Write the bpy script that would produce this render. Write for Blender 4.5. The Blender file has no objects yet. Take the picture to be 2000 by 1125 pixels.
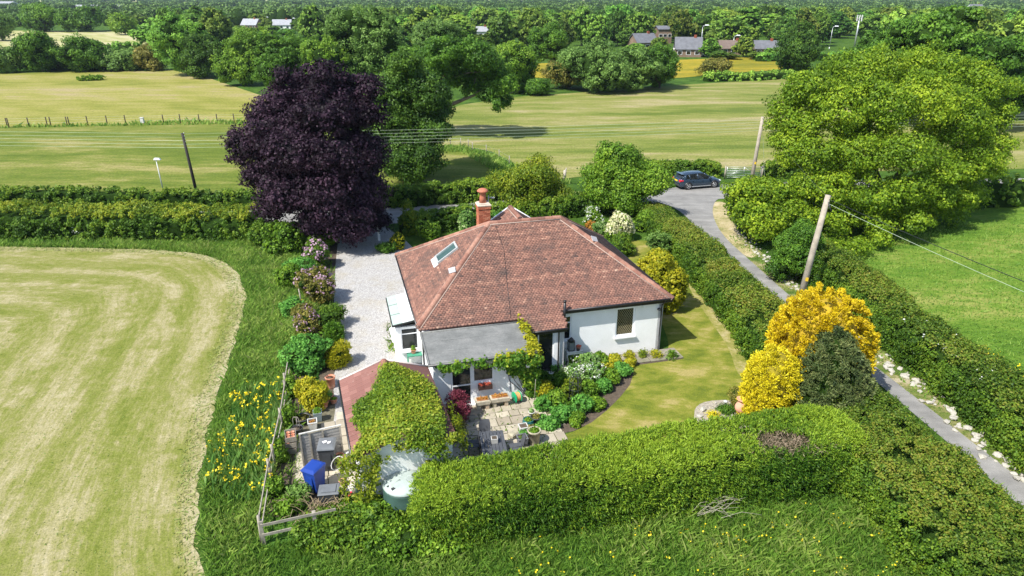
import bpy, math, random
import numpy as np
from mathutils import Vector, Matrix

# ------------------------------------------------------------------ camera, sky, sun, exposure
C = bpy.context.scene.collection
sc = bpy.context.scene
R = math.radians
FOC, CAMH, PITCH = 1351.0, 17.0, R(23.1)       # focal length in pixels of a 2000 px wide frame, camera height in m
cam_data = bpy.data.cameras.new('camera')
cam_data.sensor_width = 36.0
cam_data.lens = 36.0 * FOC / 2000.0
cam_data.clip_start = 0.5
cam_data.clip_end = 9000.0
cam = bpy.data.objects.new('camera', cam_data)
C.objects.link(cam)
cam.location = (0, 0, CAMH)
cam.rotation_euler = (R(90) - PITCH, 0, 0)
sc.camera = cam

SUN_EL, SHADOW_DIR = R(52), R(40)
sd = Vector((math.cos(SHADOW_DIR) * math.cos(SUN_EL), math.sin(SHADOW_DIR) * math.cos(SUN_EL), -math.sin(SUN_EL)))
w = bpy.data.worlds.new('World')
sc.world = w
w.use_nodes = True
nt = w.node_tree
nt.nodes.clear()
sky = nt.nodes.new('ShaderNodeTexSky')
sky.sky_type = 'NISHITA'
sky.sun_disc = False
sky.sun_elevation = SUN_EL
sky.sun_rotation = math.atan2(-sd.x, -sd.y)
bg = nt.nodes.new('ShaderNodeBackground')
bg.inputs['Strength'].default_value = 0.13
wo = nt.nodes.new('ShaderNodeOutputWorld')
nt.links.new(sky.outputs[0], bg.inputs['Color'])
nt.links.new(bg.outputs[0], wo.inputs['Surface'])
sl = bpy.data.lights.new('sun', 'SUN')
sl.energy = 4.6
sl.angle = R(0.53)
sl.color = (1.0, 0.955, 0.88)
so = bpy.data.objects.new('sun', sl)
C.objects.link(so)
so.rotation_euler = sd.to_track_quat('-Z', 'Y').to_euler()
sc.view_settings.view_transform = 'Standard'
sc.view_settings.look = 'None'
sc.view_settings.exposure = 0.72
sc.view_settings.gamma = 1.0
sc.view_settings.use_curve_mapping = False

# ------------------------------------------------------------------ helpers
def at(x, y, z=0.0):
    """a point of the place: where the sight line of photo pixel (x, y) meets height z"""
    u, v = (x - 1000) / FOC, (562.5 - y) / FOC
    r = (u, math.cos(PITCH) + v * math.sin(PITCH), -math.sin(PITCH) + v * math.cos(PITCH))
    t = (z - CAMH) / r[2]
    return Vector((r[0] * t, r[1] * t, z))

def hgt(x, y, Y):
    """height of what is seen at pixel row y when it stands at ground distance Y"""
    v = (562.5 - y) / FOC
    return CAMH + (-math.sin(PITCH) + v * math.cos(PITCH)) / (math.cos(PITCH) + v * math.sin(PITCH)) * Y

def scl(Y, z=0.0):
    return FOC / (Y * math.cos(PITCH) - (z - CAMH) * math.sin(PITCH))

def tag(o, label=None, cat=None, group=None, kind=None):
    if label: o['label'] = label
    if cat: o['category'] = cat
    if group: o['group'] = group
    if kind: o['kind'] = kind
    return o

def empty(name, loc=(0, 0, 0), rz=0.0):
    o = bpy.data.objects.new(name, None)
    o.empty_display_size = 0.3
    C.objects.link(o)
    o.location = loc
    o.rotation_euler = (0, 0, rz)
    return o

def link(name, me, mat=None, parent=None):
    o = bpy.data.objects.new(name, me)
    C.objects.link(o)
    if mat is not None and len(me.materials) == 0:
        me.materials.append(mat)
    if parent is not None:
        o.parent = parent
    return o

def copy_tree(o, parent=None):
    c = o.copy()
    C.objects.link(c)
    c.parent = parent
    for ch in list(o.children):
        copy_tree(ch, c)
    return c

class MB:
    def __init__(self):
        self.v, self.f, self.s = [], [], []
    def add(self, vs, fs, M=None, smooth=False):
        n = len(self.v)
        if M is not None:
            vs = [M @ Vector(p) for p in vs]
        self.v += [tuple(p) for p in vs]
        self.f += [tuple(i + n for i in f) for f in fs]
        self.s += [smooth] * len(fs)
        return self
    def box(self, c, s, M=None, rz=0.0, top=1.0):
        x, y, z = s[0] / 2, s[1] / 2, s[2] / 2
        vs = [(-x, -y, -z), (x, -y, -z), (x, y, -z), (-x, y, -z), (-x * top, -y * top, z), (x * top, -y * top, z), (x * top, y * top, z), (-x * top, y * top, z)]
        T = Matrix.Translation(c) @ Matrix.Rotation(rz, 4, 'Z')
        if M is not None: T = M @ T
        return self.add(vs, [(0, 3, 2, 1), (4, 5, 6, 7), (0, 1, 5, 4), (1, 2, 6, 5), (2, 3, 7, 6), (3, 0, 4, 7)], T)
    def cham(self, c, s, b=0.02, rz=0.0, M=None):
        x, y, z = s[0] / 2, s[1] / 2, s[2] / 2
        vs = []
        def ring(dx, dy, zz):
            return [(-dx, -dy, zz), (dx, -dy, zz), (dx, dy, zz), (-dx, dy, zz)]
        vs = ring(x - b, y - b, -z) + ring(x, y, -z + b) + ring(x, y, z - b) + ring(x - b, y - b, z)
        fs = [(3, 2, 1, 0), (12, 13, 14, 15)]
        for k in range(3):
            for i in range(4):
                j = (i + 1) % 4
                fs.append((k * 4 + i, k * 4 + j, k * 4 + 4 + j, k * 4 + 4 + i))
        T = Matrix.Translation(c) @ Matrix.Rotation(rz, 4, 'Z')
        if M is not None: T = M @ T
        return self.add(vs, fs, T)
    def tube(self, pts, r, n=8, cap=True, smooth=True):
        pts = [Vector(p) for p in pts]
        rs = r if isinstance(r, (list, tuple)) else [r] * len(pts)
        vs, fs = [], []
        a = None
        for i, p in enumerate(pts):
            d = (pts[min(i + 1, len(pts) - 1)] - pts[max(i - 1, 0)]).normalized()
            if a is None:
                a = d.orthogonal().normalized()
            a = (a - d * a.dot(d)).normalized()
            b = d.cross(a)
            for k in range(n):
                t = 2 * math.pi * k / n
                vs.append(p + (a * math.cos(t) + b * math.sin(t)) * rs[i])
        for i in range(len(pts) - 1):
            for k in range(n):
                fs.append((i * n + k, i * n + (k + 1) % n, (i + 1) * n + (k + 1) % n, (i + 1) * n + k))
        if cap:
            fs.append(tuple(range(n - 1, -1, -1)))
            fs.append(tuple((len(pts) - 1) * n + k for k in range(n)))
        return self.add(vs, fs, None, smooth)
    def lathe(self, prof, c=(0, 0, 0), n=16, M=None, sx=1.0, sy=1.0, smooth=True):
        vs, fs = [], []
        for (r, z) in prof:
            for k in range(n):
                t = 2 * math.pi * k / n
                vs.append((r * math.cos(t) * sx, r * math.sin(t) * sy, z))
        for i in range(len(prof) - 1):
            for k in range(n):
                fs.append((i * n + k, i * n + (k + 1) % n, (i + 1) * n + (k + 1) % n, (i + 1) * n + k))
        if prof[0][0] > 1e-4: fs.append(tuple(range(n - 1, -1, -1)))
        if prof[-1][0] > 1e-4: fs.append(tuple((len(prof) - 1) * n + k for k in range(n)))
        T = Matrix.Translation(c)
        if M is not None: T = M @ T
        return self.add(vs, fs, T, smooth)
    def prism(self, poly, z0, z1, M=None):
        n = len(poly)
        vs = [(p[0], p[1], z0) for p in poly] + [(p[0], p[1], z1) for p in poly]
        fs = [tuple(range(n - 1, -1, -1)), tuple(range(n, 2 * n))]
        fs += [(i, (i + 1) % n, n + (i + 1) % n, n + i) for i in range(n)]
        return self.add(vs, fs, M)
    def mesh(self, name):
        me = bpy.data.meshes.new(name)
        me.from_pydata(self.v, [], self.f)
        me.polygons.foreach_set('use_smooth', self.s)
        me.update()
        return me
    def build(self, name, mat, parent=None):
        return link(name, self.mesh(name), mat, parent)

# ------------------------------------------------------------------ materials
def newmat(name):
    m = bpy.data.materials.new(name)
    m.use_nodes = True
    n = m.node_tree
    n.nodes.clear()
    out = n.nodes.new('ShaderNodeOutputMaterial')
    return m, n, out

def N(n, t, **kw):
    nd = n.nodes.new(t)
    for k, v in kw.items():
        if hasattr(nd, k) and k not in ('Scale',):
            setattr(nd, k, v)
        else:
            nd.inputs[k].default_value = v
    return nd

def ramp(n, fac, stops, interp='LINEAR'):
    r = n.nodes.new('ShaderNodeValToRGB')
    r.color_ramp.interpolation = interp
    el = r.color_ramp.elements
    while len(el) > 1: el.remove(el[-1])
    el[0].position = stops[0][0]
    el[0].color = (*stops[0][1], 1)
    for p, c in stops[1:]:
        e = el.new(p)
        e.color = (*c, 1)
    n.links.new(fac, r.inputs[0])
    return r.outputs[0]

def noise(n, vec, scale, detail=4, rough=0.55, dist=0.0):
    t = n.nodes.new('ShaderNodeTexNoise')
    t.inputs['Scale'].default_value = scale
    t.inputs['Detail'].default_value = detail
    t.inputs['Roughness'].default_value = rough
    t.inputs['Distortion'].default_value = dist
    if vec is not None: n.links.new(vec, t.inputs['Vector'])
    return t.outputs[0]

def mixc(n, fac, a, b, mode='MIX'):
    m = n.nodes.new('ShaderNodeMix')
    m.data_type = 'RGBA'
    m.blend_type = mode
    for s, v in ((0, fac), (6, a), (7, b)):
        if isinstance(v, (int, float)): m.inputs[s].default_value = v
        elif isinstance(v, tuple): m.inputs[s].default_value = (*v, 1)
        else: n.links.new(v, m.inputs[s])
    return m.outputs[2]

def math_(n, op, a, b=0.0):
    m = n.nodes.new('ShaderNodeMath')
    m.operation = op
    for i, v in enumerate((a, b)):
        if isinstance(v, (int, float)): m.inputs[i].default_value = v
        else: n.links.new(v, m.inputs[i])
    return m.outputs[0]

def coords(n, kind='pos', scale=(1, 1, 1), rz=0.0):
    if kind == 'pos':
        src = n.nodes.new('ShaderNodeNewGeometry').outputs['Position']
    else:
        src = n.nodes.new('ShaderNodeTexCoord').outputs['Object']
    if scale == (1, 1, 1) and rz == 0: return src
    mp = n.nodes.new('ShaderNodeMapping')
    mp.inputs['Scale'].default_value = scale
    mp.inputs['Rotation'].default_value = (0, 0, rz)
    n.links.new(src, mp.inputs['Vector'])
    return mp.outputs[0]

def finish(n, out, col, rough=0.8, spec=0.3, metal=0.0, bump=None, bstr=0.3, bdist=0.02, coat=0.0):
    p = n.nodes.new('ShaderNodeBsdfPrincipled')
    if isinstance(col, tuple): p.inputs['Base Color'].default_value = (*col, 1)
    else: n.links.new(col, p.inputs['Base Color'])
    if isinstance(rough, (int, float)): p.inputs['Roughness'].default_value = rough
    else: n.links.new(rough, p.inputs['Roughness'])
    p.inputs['Specular IOR Level'].default_value = spec
    p.inputs['Metallic'].default_value = metal
    p.inputs['Coat Weight'].default_value = coat
    if bump is not None:
        b = n.nodes.new('ShaderNodeBump')
        b.inputs['Strength'].default_value = bstr
        b.inputs['Distance'].default_value = bdist
        n.links.new(bump, b.inputs['Height'])
        n.links.new(b.outputs[0], p.inputs['Normal'])
    n.links.new(p.outputs[0], out.inputs['Surface'])
    return p

_mc = {}
def plain(name, c, rough=0.6, var=0.12, scale=6.0, metal=0.0, spec=0.3, bstr=0.15, dirt=None, coat=0.0):
    """a surface of one colour with grain, slight blotches and fine relief"""
    if name in _mc: return _mc[name]
    m, n, out = newmat(name)
    v = coords(n, 'obj')
    a = noise(n, v, scale, 5, 0.6)
    lo = tuple(x * (1 - var) for x in c)
    hi = tuple(min(1, x * (1 + var)) for x in c)
    col = ramp(n, a, [(0.3, lo), (0.7, hi)])
    if dirt:
        d = noise(n, v, scale * 0.23, 6, 0.7)
        k = ramp(n, d, [(0.5, (0, 0, 0)), (0.72, (1, 1, 1))])
        col = mixc(n, k, col, dirt)
    finish(n, out, col, rough, spec, metal, a, bstr, 0.01, coat)
    _mc[name] = m
    return m

def leafmat(name, lo, mid, hi, trans=0.35, hue=0.0, objvar=0.0, gloss=0.25):
    """leaf colour runs lo..hi with the leaf's own tone"""
    if name in _mc: return _mc[name]
    if max(hi) < 0.55:
        lo, mid, hi = (tuple(min(0.8, c * k) for c in t_) for t_, k in ((lo, 1.0), (mid, 1.12), (hi, 1.25)))
    m, n, out = newmat(name)
    at_ = n.nodes.new('ShaderNodeAttribute')
    at_.attribute_name = 'tone'
    fac = at_.outputs['Fac']
    col = ramp(n, fac, [(0.0, lo), (0.5, mid), (1.0, hi)])
    if objvar > 0:
        oi = n.nodes.new('ShaderNodeObjectInfo')
        hs = n.nodes.new('ShaderNodeHueSaturation')
        mr = n.nodes.new('ShaderNodeMapRange')
        mr.inputs['To Min'].default_value = 0.5 - 0.035 * objvar
        mr.inputs['To Max'].default_value = 0.5 + 0.03 * objvar
        n.links.new(oi.outputs['Random'], mr.inputs['Value'])
        n.links.new(mr.outputs[0], hs.inputs['Hue'])
        mr2 = n.nodes.new('ShaderNodeMapRange')
        mr2.inputs['To Min'].default_value = 1 - 0.42 * objvar
        mr2.inputs['To Max'].default_value = 1 + 0.5 * objvar
        fr = math_(n, 'FRACT', math_(n, 'MULTIPLY', oi.outputs['Random'], 7.31))
        n.links.new(fr, mr2.inputs['Value'])
        n.links.new(mr2.outputs[0], hs.inputs['Value'])
        n.links.new(col, hs.inputs['Color'])
        col = hs.outputs[0]
    d = n.nodes.new('ShaderNodeBsdfPrincipled')
    d.inputs['Roughness'].default_value = 0.55
    d.inputs['Specular IOR Level'].default_value = gloss
    n.links.new(col, d.inputs['Base Color'])
    t = n.nodes.new('ShaderNodeBsdfTranslucent')
    g = n.nodes.new('ShaderNodeGamma')
    g.inputs['Gamma'].default_value = 0.88
    n.links.new(col, g.inputs['Color'])
    n.links.new(g.outputs[0], t.inputs['Color'])
    mx = n.nodes.new('ShaderNodeMixShader')
    mx.inputs[0].default_value = trans
    n.links.new(d.outputs[0], mx.inputs[1])
    n.links.new(t.outputs[0], mx.inputs[2])
    n.links.new(mx.outputs[0], out.inputs['Surface'])
    _mc[name] = m
    return m

LM = {
 'oak': leafmat('oak_leaf', (0.032, 0.085, 0.01), (0.07, 0.165, 0.014), (0.15, 0.28, 0.024)),
 'ash': leafmat('ash_leaf', (0.06, 0.125, 0.008), (0.15, 0.255, 0.012), (0.32, 0.41, 0.025), 0.38),
 'beech': leafmat('copper_beech_leaf', (0.006, 0.003, 0.0055), (0.019, 0.009, 0.018), (0.06, 0.032, 0.052), 0.15, gloss=0.15),
 'darkoak': leafmat('dark_oak_leaf', (0.02, 0.055, 0.008), (0.05, 0.115, 0.012), (0.11, 0.2, 0.02)),  # oak palette darkened so the near oak's shade sits in the leaf colour
 'green': leafmat('broad_leaf', (0.05, 0.12, 0.01), (0.12, 0.235, 0.016), (0.23, 0.35, 0.03)),
 'far': leafmat('far_leaf', (0.055, 0.125, 0.016), (0.115, 0.22, 0.024), (0.2, 0.31, 0.04), 0.3, objvar=1.0),
 'hedge': leafmat('hawthorn_leaf', (0.035, 0.09, 0.008), (0.09, 0.18, 0.014), (0.18, 0.26, 0.02)),
 'hedge_brown': leafmat('hedge_new_leaf', (0.05, 0.1, 0.01), (0.11, 0.18, 0.016), (0.21, 0.21, 0.03)),
 'hedge_yellow': leafmat('beech_hedge_leaf', (0.05, 0.11, 0.008), (0.13, 0.2, 0.012), (0.26, 0.29, 0.02)),
 'leylandii': leafmat('leylandii_spray', (0.03, 0.095, 0.008), (0.095, 0.19, 0.014), (0.235, 0.335, 0.026), 0.32),
 'gold': leafmat('gold_conifer_spray', (0.3, 0.22, 0.008), (0.6, 0.45, 0.01), (0.78, 0.62, 0.02), 0.3),
 'lemon': leafmat('lemon_conifer_spray', (0.42, 0.37, 0.01), (0.7, 0.6, 0.02), (0.85, 0.77, 0.04), 0.3),
 'greygreen': leafmat('juniper_spray', (0.03, 0.055, 0.018), (0.085, 0.12, 0.035), (0.17, 0.19, 0.065), 0.15),
 'yellowgreen': leafmat('golden_shrub_leaf', (0.16, 0.2, 0.012), (0.36, 0.37, 0.015), (0.6, 0.52, 0.03), 0.4),
 'ivy': leafmat('creeper_leaf', (0.07, 0.13, 0.008), (0.17, 0.22, 0.01), (0.3, 0.3, 0.02), 0.3),
 'ivyfront': leafmat('wall_creeper_leaf', (0.04, 0.12, 0.01), (0.1, 0.22, 0.015), (0.33, 0.4, 0.03), 0.35),
 'vine_roof': leafmat('roof_creeper_leaf', (0.06, 0.13, 0.008), (0.15, 0.235, 0.012), (0.31, 0.32, 0.03), 0.3),
 'grass': leafmat('grass_blade', (0.075, 0.17, 0.02), (0.15, 0.28, 0.035), (0.32, 0.41, 0.09), 0.42),
 'drygrass': leafmat('seed_grass_blade', (0.1, 0.18, 0.03), (0.2, 0.27, 0.06), (0.32, 0.33, 0.12), 0.35),
 'maple': leafmat('red_maple_leaf', (0.07, 0.012, 0.02), (0.17, 0.03, 0.05), (0.36, 0.09, 0.13), 0.35),
 'mint': leafmat('pale_leaf', (0.08, 0.2, 0.03), (0.2, 0.36, 0.08), (0.45, 0.55, 0.25), 0.35),
 'lush': leafmat('lush_leaf', (0.04, 0.14, 0.02), (0.1, 0.28, 0.04), (0.2, 0.42, 0.07), 0.35),
 'willow': leafmat('willow_leaf', (0.06, 0.13, 0.025), (0.12, 0.22, 0.04), (0.2, 0.32, 0.07), 0.3),
 'brownleaf': leafmat('hawthorn_bronze_leaf', (0.08, 0.09, 0.015), (0.16, 0.16, 0.025), (0.26, 0.22, 0.05), 0.3),
 'blossom': leafmat('lilac_blossom', (0.25, 0.14, 0.2), (0.45, 0.28, 0.38), (0.7, 0.5, 0.6), 0.3),
 'cream': leafmat('cream_blossom', (0.5, 0.5, 0.25), (0.7, 0.68, 0.4), (0.85, 0.84, 0.62), 0.3),
 'white': leafmat('white_blossom', (0.55, 0.58, 0.5), (0.7, 0.72, 0.66), (0.85, 0.86, 0.82), 0.3),
 'yellowflower': leafmat('yellow_petal', (0.75, 0.55, 0.01), (0.85, 0.66, 0.02), (0.9, 0.75, 0.04), 0.3),
 'redflower': leafmat('red_petal', (0.5, 0.05, 0.03), (0.7, 0.15, 0.08), (0.8, 0.35, 0.25), 0.3),
 'orange': leafmat('orange_leaf', (0.3, 0.12, 0.02), (0.45, 0.2, 0.03), (0.6, 0.35, 0.06), 0.3),
}
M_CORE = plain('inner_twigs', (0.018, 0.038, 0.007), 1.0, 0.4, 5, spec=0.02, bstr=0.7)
M_BARK = plain('bark', (0.13, 0.11, 0.085), 0.9, 0.35, 3.5, bstr=0.8)
M_BARKD = plain('dark_bark', (0.06, 0.048, 0.04), 0.9, 0.35, 3.5, bstr=0.8)
M_WHITE = plain('white_painted_wall', (0.82, 0.83, 0.81), 0.75, 0.03, 2.0, bstr=0.2, dirt=(0.7, 0.69, 0.64))
M_UPVC = plain('white_upvc', (0.84, 0.85, 0.86), 0.35, 0.02, 2.0, spec=0.5)
M_BLACK = plain('black_gutter_plastic', (0.015, 0.015, 0.017), 0.4, 0.2, 4.0, spec=0.5)
M_WOOD = plain('weathered_wood', (0.3, 0.27, 0.22), 0.85, 0.3, 5.0, bstr=0.5)
M_POLE = plain('pole_wood', (0.34, 0.3, 0.24), 0.85, 0.25, 3.0, bstr=0.5)
M_POLED = plain('creosoted_pole', (0.03, 0.026, 0.024), 0.7, 0.3, 3.0)
M_TERRA = plain('terracotta', (0.48, 0.2, 0.12), 0.85, 0.22, 7.0, bstr=0.3, dirt=(0.55, 0.4, 0.32))
M_STONE = plain('old_stone', (0.42, 0.38, 0.29), 0.9, 0.3, 8.0, bstr=0.6, dirt=(0.5, 0.3, 0.17))
M_ROCK = plain('limestone_rock', (0.4, 0.38, 0.33), 0.9, 0.25, 5.0, bstr=0.6, dirt=(0.25, 0.25, 0.17))
M_SOIL = plain('soil', (0.09, 0.07, 0.05), 0.95, 0.35, 7.0, bstr=0.7)
M_GREY = plain('dark_grey_plastic', (0.045, 0.048, 0.052), 0.45, 0.15, 4.0, spec=0.4)
M_LIDGREY = plain('grey_bin_lid', (0.14, 0.15, 0.16), 0.4, 0.12, 4.0, spec=0.4)
M_BLUE = plain('blue_bin_plastic', (0.012, 0.045, 0.26), 0.4, 0.15, 4.0, spec=0.45)
M_GALV = plain('galvanised_steel', (0.5, 0.52, 0.52), 0.4, 0.1, 4.0, metal=0.6)
M_CONC = plain('concrete', (0.42, 0.41, 0.37), 0.9, 0.18, 3.0, bstr=0.4, dirt=(0.25, 0.25, 0.2))
m_, n_, o_ = newmat('window_glass')
finish(n_, o_, ramp(n_, noise(n_, coords(n_, 'obj'), 1.6, 3), [(0.35, (0.006, 0.008, 0.009)), (0.7, (0.03, 0.034, 0.034))]), 0.06, 0.6)
M_GLASS = m_

# ------------------------------------------------------------------ foliage
def unit(a):
    return a / np.maximum(np.linalg.norm(a, axis=1, keepdims=True), 1e-9)

def leaf_mesh(name, pos, nrm, L, W, rng, spray=False, jit=0.6, tone=None, fold=0.18):
    n = len(pos)
    rnd = unit(rng.normal(size=(n, 3)))
    if spray:
        tan = unit(nrm + rnd * jit)
        oth = unit(np.cross(tan, unit(rng.normal(size=(n, 3)))))
    else:
        nn = unit(nrm + rnd * jit)
        tan = unit(np.cross(nn, unit(rng.normal(size=(n, 3)))))
        oth = np.cross(nn, tan)
    s = rng.uniform(0.65, 1.35, size=(n, 1))
    t, o = tan * s * (L / 2), oth * s * (W / 2)
    up = np.cross(tan, oth) * s * (W * fold)
    V = np.empty((n, 4, 3), dtype=np.float32)
    if spray:
        V[:, 0] = pos - t * 0.6
        V[:, 1] = pos + o + t * 0.2
        V[:, 2] = pos + t * 1.4
        V[:, 3] = pos - o + t * 0.2
    else:
        V[:, 0] = pos - t
        V[:, 1] = pos + o - up
        V[:, 2] = pos + t
        V[:, 3] = pos - o - up
    me = bpy.data.meshes.new(name)
    me.vertices.add(n * 4)
    me.vertices.foreach_set('co', V.ravel())
    me.loops.add(n * 4)
    me.loops.foreach_set('vertex_index', np.arange(n * 4, dtype=np.int32))
    me.polygons.add(n)
    me.polygons.foreach_set('loop_start', np.arange(0, n * 4, 4, dtype=np.int32))
    me.polygons.foreach_set('loop_total', np.full(n, 4, dtype=np.int32))
    if tone is None: tone = np.full(n, 0.5)
    tn = np.clip(tone + rng.normal(0, 0.17, n), 0, 1).astype(np.float32)
    a = me.attributes.new('tone', 'FLOAT', 'POINT')
    a.data.foreach_set('value', np.repeat(tn, 4))
    me.update()
    me.validate()
    return me

def lobe_leaves(rng, lobes, n, per=60, rc=0.35, centre=None, inner=0.8, low=0.0):
    """leaves in clumps spread over a crown made of overlapping lobes (cx,cy,cz,rx,ry,rz)"""
    lobes = np.asarray(lobes, dtype=float)
    if centre is None: centre = lobes[:, :3].mean(0)
    nc = max(6, n // per)
    need, P, D, T = nc, [], [], []
    w = (lobes[:, 3] * lobes[:, 5]); w = w / w.sum()
    tries = 0
    while need > 0 and tries < 12:
        tries += 1
        k = rng.choice(len(lobes), size=need * 2, p=w)
        d = unit(rng.normal(size=(need * 2, 3)))
        fr = rng.uniform(inner, 1.03, size=(need * 2, 1))
        p = lobes[k, :3] + d * lobes[k, 3:] * fr
        ok = np.ones(len(p), bool)
        for j in range(len(lobes)):
            q = (p - lobes[j, :3]) / lobes[j, 3:]
            ok &= ~((np.einsum('ij,ij->i', q, q) < 0.6) & (k != j))
        ok &= p[:, 2] > low
        p, d2, k2 = p[ok][:need], d[ok][:need], k[ok][:need]
        P.append(p); D.append(d2); T.append(k2)
        need -= len(p)
    P, D, K = np.concatenate(P), np.concatenate(D), np.concatenate(T)
    lt = rng.normal(0, 0.1, len(lobes))
    ct = rng.normal(0, 0.15, len(P))
    i = rng.integers(0, len(P), n)
    cs_ = rng.uniform(0.6, 1.25, len(P))[i][:, None]
    off = unit(rng.normal(size=(n, 3))) * (rng.uniform(0.25, 1.0, (n, 1)) ** 0.5) * rc * 1.7 * cs_ * np.array([1, 1, 0.72])
    pos = P[i] + off
    nrm = unit(D[i] * 0.45 + unit(off) * 1.0 + np.array([0, 0, 0.2]))
    tone = 0.5 + lt[K[i]] + ct[i]
    return pos, nrm, tone

def ico_blob(rng, lobes, scale, name, mat, parent):
    """branches and inner leaves that close the middle of a dense crown"""
    import bmesh
    bm = bmesh.new()
    for (cx, cy, cz, rx, ry, rz) in lobes:
        r = bmesh.ops.create_icosphere(bm, subdivisions=2, radius=1.0)
        for v in r['verts']:
            k = scale * (1 + rng.uniform(-0.15, 0.12))
            v.co = Vector((cx + v.co.x * rx * k, cy + v.co.y * ry * k, cz + v.co.z * rz * k))
    me = bpy.data.meshes.new(name)
    bm.to_mesh(me); bm.free()
    return tag(link(name, me, mat, parent), kind='stuff')

def make_lobes(rng, R_, z0, z1, n, rl=0.42, lean=(0, 0), shape='round'):
    """lobes of a crown of radius R_ between z0 and z1"""
    out = []
    h = (z1 - z0)
    zc = (z0 + z1) / 2
    for i in range(n):
        while True:
            p = rng.uniform(-1, 1, 3)
            if np.dot(p, p) < 1: break
        if shape == 'cone':
            f = 1 - (p[2] + 1) / 2 * 0.75
        elif shape == 'egg':
            f = 1 - max(0, p[2]) * 0.25
        else: f = 1.0
        r = rl * rng.uniform(0.75, 1.2) * R_ * (0.55 + 0.45 * f)
        rz = r * min(1.3, max(0.6, h / (2 * R_))) * rng.uniform(0.75, 1.0)
        out.append((p[0] * (R_ - r) * f * 1.15 + lean[0] * p[2], p[1] * (R_ - r) * f * 1.15 + lean[1] * p[2], zc + p[2] * (h / 2 - rz) * 1.05, r, r, rz))
    out.append((0, 0, zc, R_ * 0.6, R_ * 0.6, h * 0.36))
    for i in range(n):
        b_ = out[rng.integers(0, n)]; d_ = rng.normal(size=3); d_[2] = abs(d_[2]) * 0.8; d_ /= np.linalg.norm(d_)
        q = rng.uniform(0.3, 0.5)
        out.append((b_[0] + d_[0] * b_[3] * 0.95, b_[1] + d_[1] * b_[4] * 0.95, b_[2] + d_[2] * b_[5] * 0.95, b_[3] * q, b_[4] * q, b_[5] * q))
    a = np.array(out)
    lo, hi = (a[:, 2] - a[:, 5]).min(), (a[:, 2] + a[:, 5]).max()
    k = (z1 - z0) / (hi - lo)
    a[:, 2] = z0 + (a[:, 2] - lo) * k; a[:, 5] *= k
    ex = max((a[:, 0] + a[:, 3]).max(), -(a[:, 0] - a[:, 3]).min())
    a[:, :2] *= R_ / ex; a[:, 3:5] *= 0.5 + 0.5 * R_ / ex
    return [tuple(r) for r in a]

def trunk_mb(rng, lobes, r0, z_fork, lean=(0, 0), nb=7):
    mb = MB()
    top = Vector((lean[0], lean[1], z_fork))
    mb.tube([(0, 0, -0.1), (0.02, 0, 0.25), (lean[0] * 0.5, lean[1] * 0.5, z_fork * 0.55), top], [r0 * 1.35, r0, r0 * 0.8, r0 * 0.7], 9)
    idx = rng.permutation(len(lobes))[:nb]
    for i in idx:
        c = Vector(lobes[i][:3])
        mid = top.lerp(c, 0.5) + Vector(rng.normal(0, 0.06, 3)) * (c - top).length
        end = top.lerp(c, 1.04)
        mb.tube([top - Vector((0, 0, 0.15)), mid, c, end], [r0 * 0.5, r0 * 0.28, r0 * 0.1, r0 * 0.04], 6)
        for q in range(2):
            e = c + Vector(rng.normal(0, 1, 3)).normalized() * lobes[i][3] * 0.8
            mb.tube([mid, mid.lerp(e, 0.6), e], [r0 * 0.18, r0 * 0.11, r0 * 0.04], 5)
    return mb

def broad_tree(name, label, cat, base, lobes, mat, n, L, W, seed, r0=0.3, core_mat=None, fork=None, group=None, bark=None, rc=0.35, per=70, core=0.0, lean=(0, 0), nb=7, low=0.1, inner=0.8, jit=0.6):
    rng = np.random.default_rng(seed)
    t = tag(empty(name, base), label, cat, group)
    if fork is None: fork = min(l[2] - l[5] for l in lobes) + 0.6
    trunk_mb(rng, lobes, r0, max(fork, 0.3), lean, nb).build('trunk', bark or M_BARK, t)
    pos, nrm, tone = lobe_leaves(rng, lobes, n, per, rc, low=low, inner=inner)
    link('crown', leaf_mesh('crown', pos, nrm, L, W, rng, jit=jit, tone=tone), mat, t)
    if core > 0:
        c = ico_blob(rng, lobes, core, 'inner_branches', core_mat or M_CORE, t)
    return t

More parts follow.
